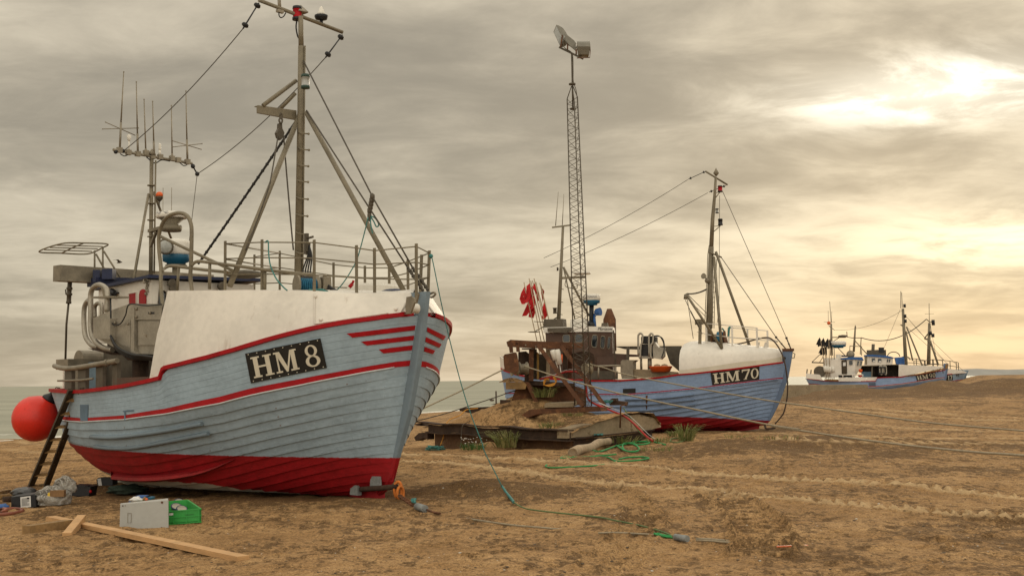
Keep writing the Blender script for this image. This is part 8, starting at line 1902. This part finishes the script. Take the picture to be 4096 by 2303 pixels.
for i, (x, y) in enumerate(((1680, 415), (1610, 530), (1745, 590))):
    c = at_z(Z('b', x, y), FR.z + .15 + .006 * (2 - i)); axn = V((.25, -.45, .85)).normalized(); mb = MB(); mb.lathe(c, axn, [(-.10, .058), (-.012, .058), (-.01, .072), (.004, .072), (.006, .058), (-.004, .054)], 22, [0, 1, 1, 1, 2]); solo('tin', mb, [M['galv'], M['navy'], mat('tin_lid_%d' % i, (.30, .27, .21), .4, .4)], ['topmost round tin at the back of the green crate', 'round tin in the middle of the green crate, half covered', 'round tin at the front of the green crate'][i], 'tin', 'round tins in the green crate')
pb0, pb1 = gnd('b', 175, 1110), gnd('b', 1405, 1075); pt0, pt1 = D(Z('b', 195, 480), pb0.y + .08), D(Z('b', 1400, 372), pb1.y + .08); yv = V((0, .022, 0))
pbl = D(Z('b', 175, 1150), pb0.y); pbr = D(Z('b', 1405, 1062), pb1.y)
mb = MB(); mb.prism([pbl, pbr, pt1, pt0], yv); tf0, tf1 = D(Z('b', 205, 450), pb0.y + .14), D(Z('b', 1400, 325), pb1.y + .14); mb.prism([pt0, pt1, tf1, tf0], V((0, 0, -.015))); pan = solo('steel_panel', mb, M['grey_panel'], 'grey painted steel panel standing on edge against the green crate', 'panel')
pp = lambda x, y: (lambda fx, fy: pt0.lerp(pt1, fx).lerp(pbl.lerp(pbr, fx), fy) - V((0, .006, 0)))((x - 185) / 1215, (y - (480 - 110 * (x - 190) / 1210)) / 680)
mb = MB(); mb.tube([pp(385, 700), pp(390, 945), pp(475, 940), pp(478, 700), pp(385, 700)], .003, 5); part('pressed_slot', mb, M['galv'], pan)
mb = MB()
for x, y, r_ in ((1250, 425, .014), (255, 515, .008), (1240, 1050, .008), (320, 510, .005)): mb.lathe(pp(x, y), (0, -1, 0), [(0, r_), (.004, r_)], 10)
part('rust_spot', mb, M['rust'], pan)
yb = pb0.y + .35
for pts, m, lab, nm, cat in (([(565, 310), (580, 250), (830, 250), (805, 310)], 'blue', 'flat blue case behind the grey panel', 'blue_case', 'case'), ([(395, 400), (455, 350), (455, 400)], 'blue', 'small blue scrap behind the left end of the grey panel', 'blue_scrap', 'scrap'), ([(830, 300), (900, 275), (990, 290), (985, 335), (850, 340)], 'radar_blue', 'dark teal bundle behind the grey panel right of the blue case', 'bundle', 'bundle')):
    solo(nm, MB().prism([D(Z('b', x, y + 20), yb) for x, y in pts] , V((0, .15, 0))), M[m], lab, cat)
solo('work_glove', lumpy(D(Z('b', 590, 360), yb - .05), .075, .05, .035, 9, .5, 14, 6), M['label'], 'crumpled pale work gloves in front of the flat blue case', 'gloves')
mb = MB(); mb.ball(D(Z('b', 855, 355), yb - .08), .02, 8); solo('orange_stopper', mb, M['orange'], 'small orange stopper beside the pale work gloves', 'stopper')
mb = MB(); mb.bar(D(Z('b', 760, 370), yb - .06), D(Z('b', 830, 300), yb - .02), .02, .02); solo('wooden_handle', mb, M['wood_old'], 'short brown tool handle between the gloves and the teal bundle', 'tool')
solo('net_heap', lumpy(gnd('C', 920, 830, .04), .32, .2, .10, 13, .5, 20, 8), mat('dark_green_net', (.03, .045, .03), .9, 0, .4, 8), 'heap of dark green netting on the sand under the HM 8 hull', 'net')
# gull in flight
g = D((477, 1049), 60); mb = MB(); mb.tube([g + V((-.12, 0, -.02)), g, g + V((.14, 0, .01))], [.015, .05, .02], 7)
mb.grid([[g + V((-.05, 0, .02)), g + V((.07, 0, .02))], [g + V((-.12, .18, .10)), g + V((.02, .18, .10))], [g + V((-.20, .38, .03)), g + V((-.14, .38, .03))]], 0, True); mb.grid([[g + V((-.05, 0, .02)), g + V((.07, 0, .02))], [g + V((-.12, -.18, .12)), g + V((.02, -.18, .12))], [g + V((-.22, -.38, .06)), g + V((-.16, -.38, .06))]], 0, True)
solo('gull', mb, M['stay'], 'small dark gull flying above the net beam of HM 8', 'gull')
mb = MB(); mb.ball(D(Z('I', 832, 903), 110), .16, 8, 0, (1.4, 1, .7)); mb.tube([D(Z('I', 826, 901), 110), D(Z('I', 824, 897), 110)], .07, 6); solo('gull', mb, M['galv_dark'], 'gull swimming on the sea left of the thin marker post', 'gull')
mb = MB(); c = gnd('R', 670, 1233, .015); mb.bar(c - V((.16, 0, 0)), c + V((.16, .05, 0)), .02, .012); solo('orange_strap', mb, M['orange'], 'thin orange strap lying on the open sand at the lower right', 'strap')
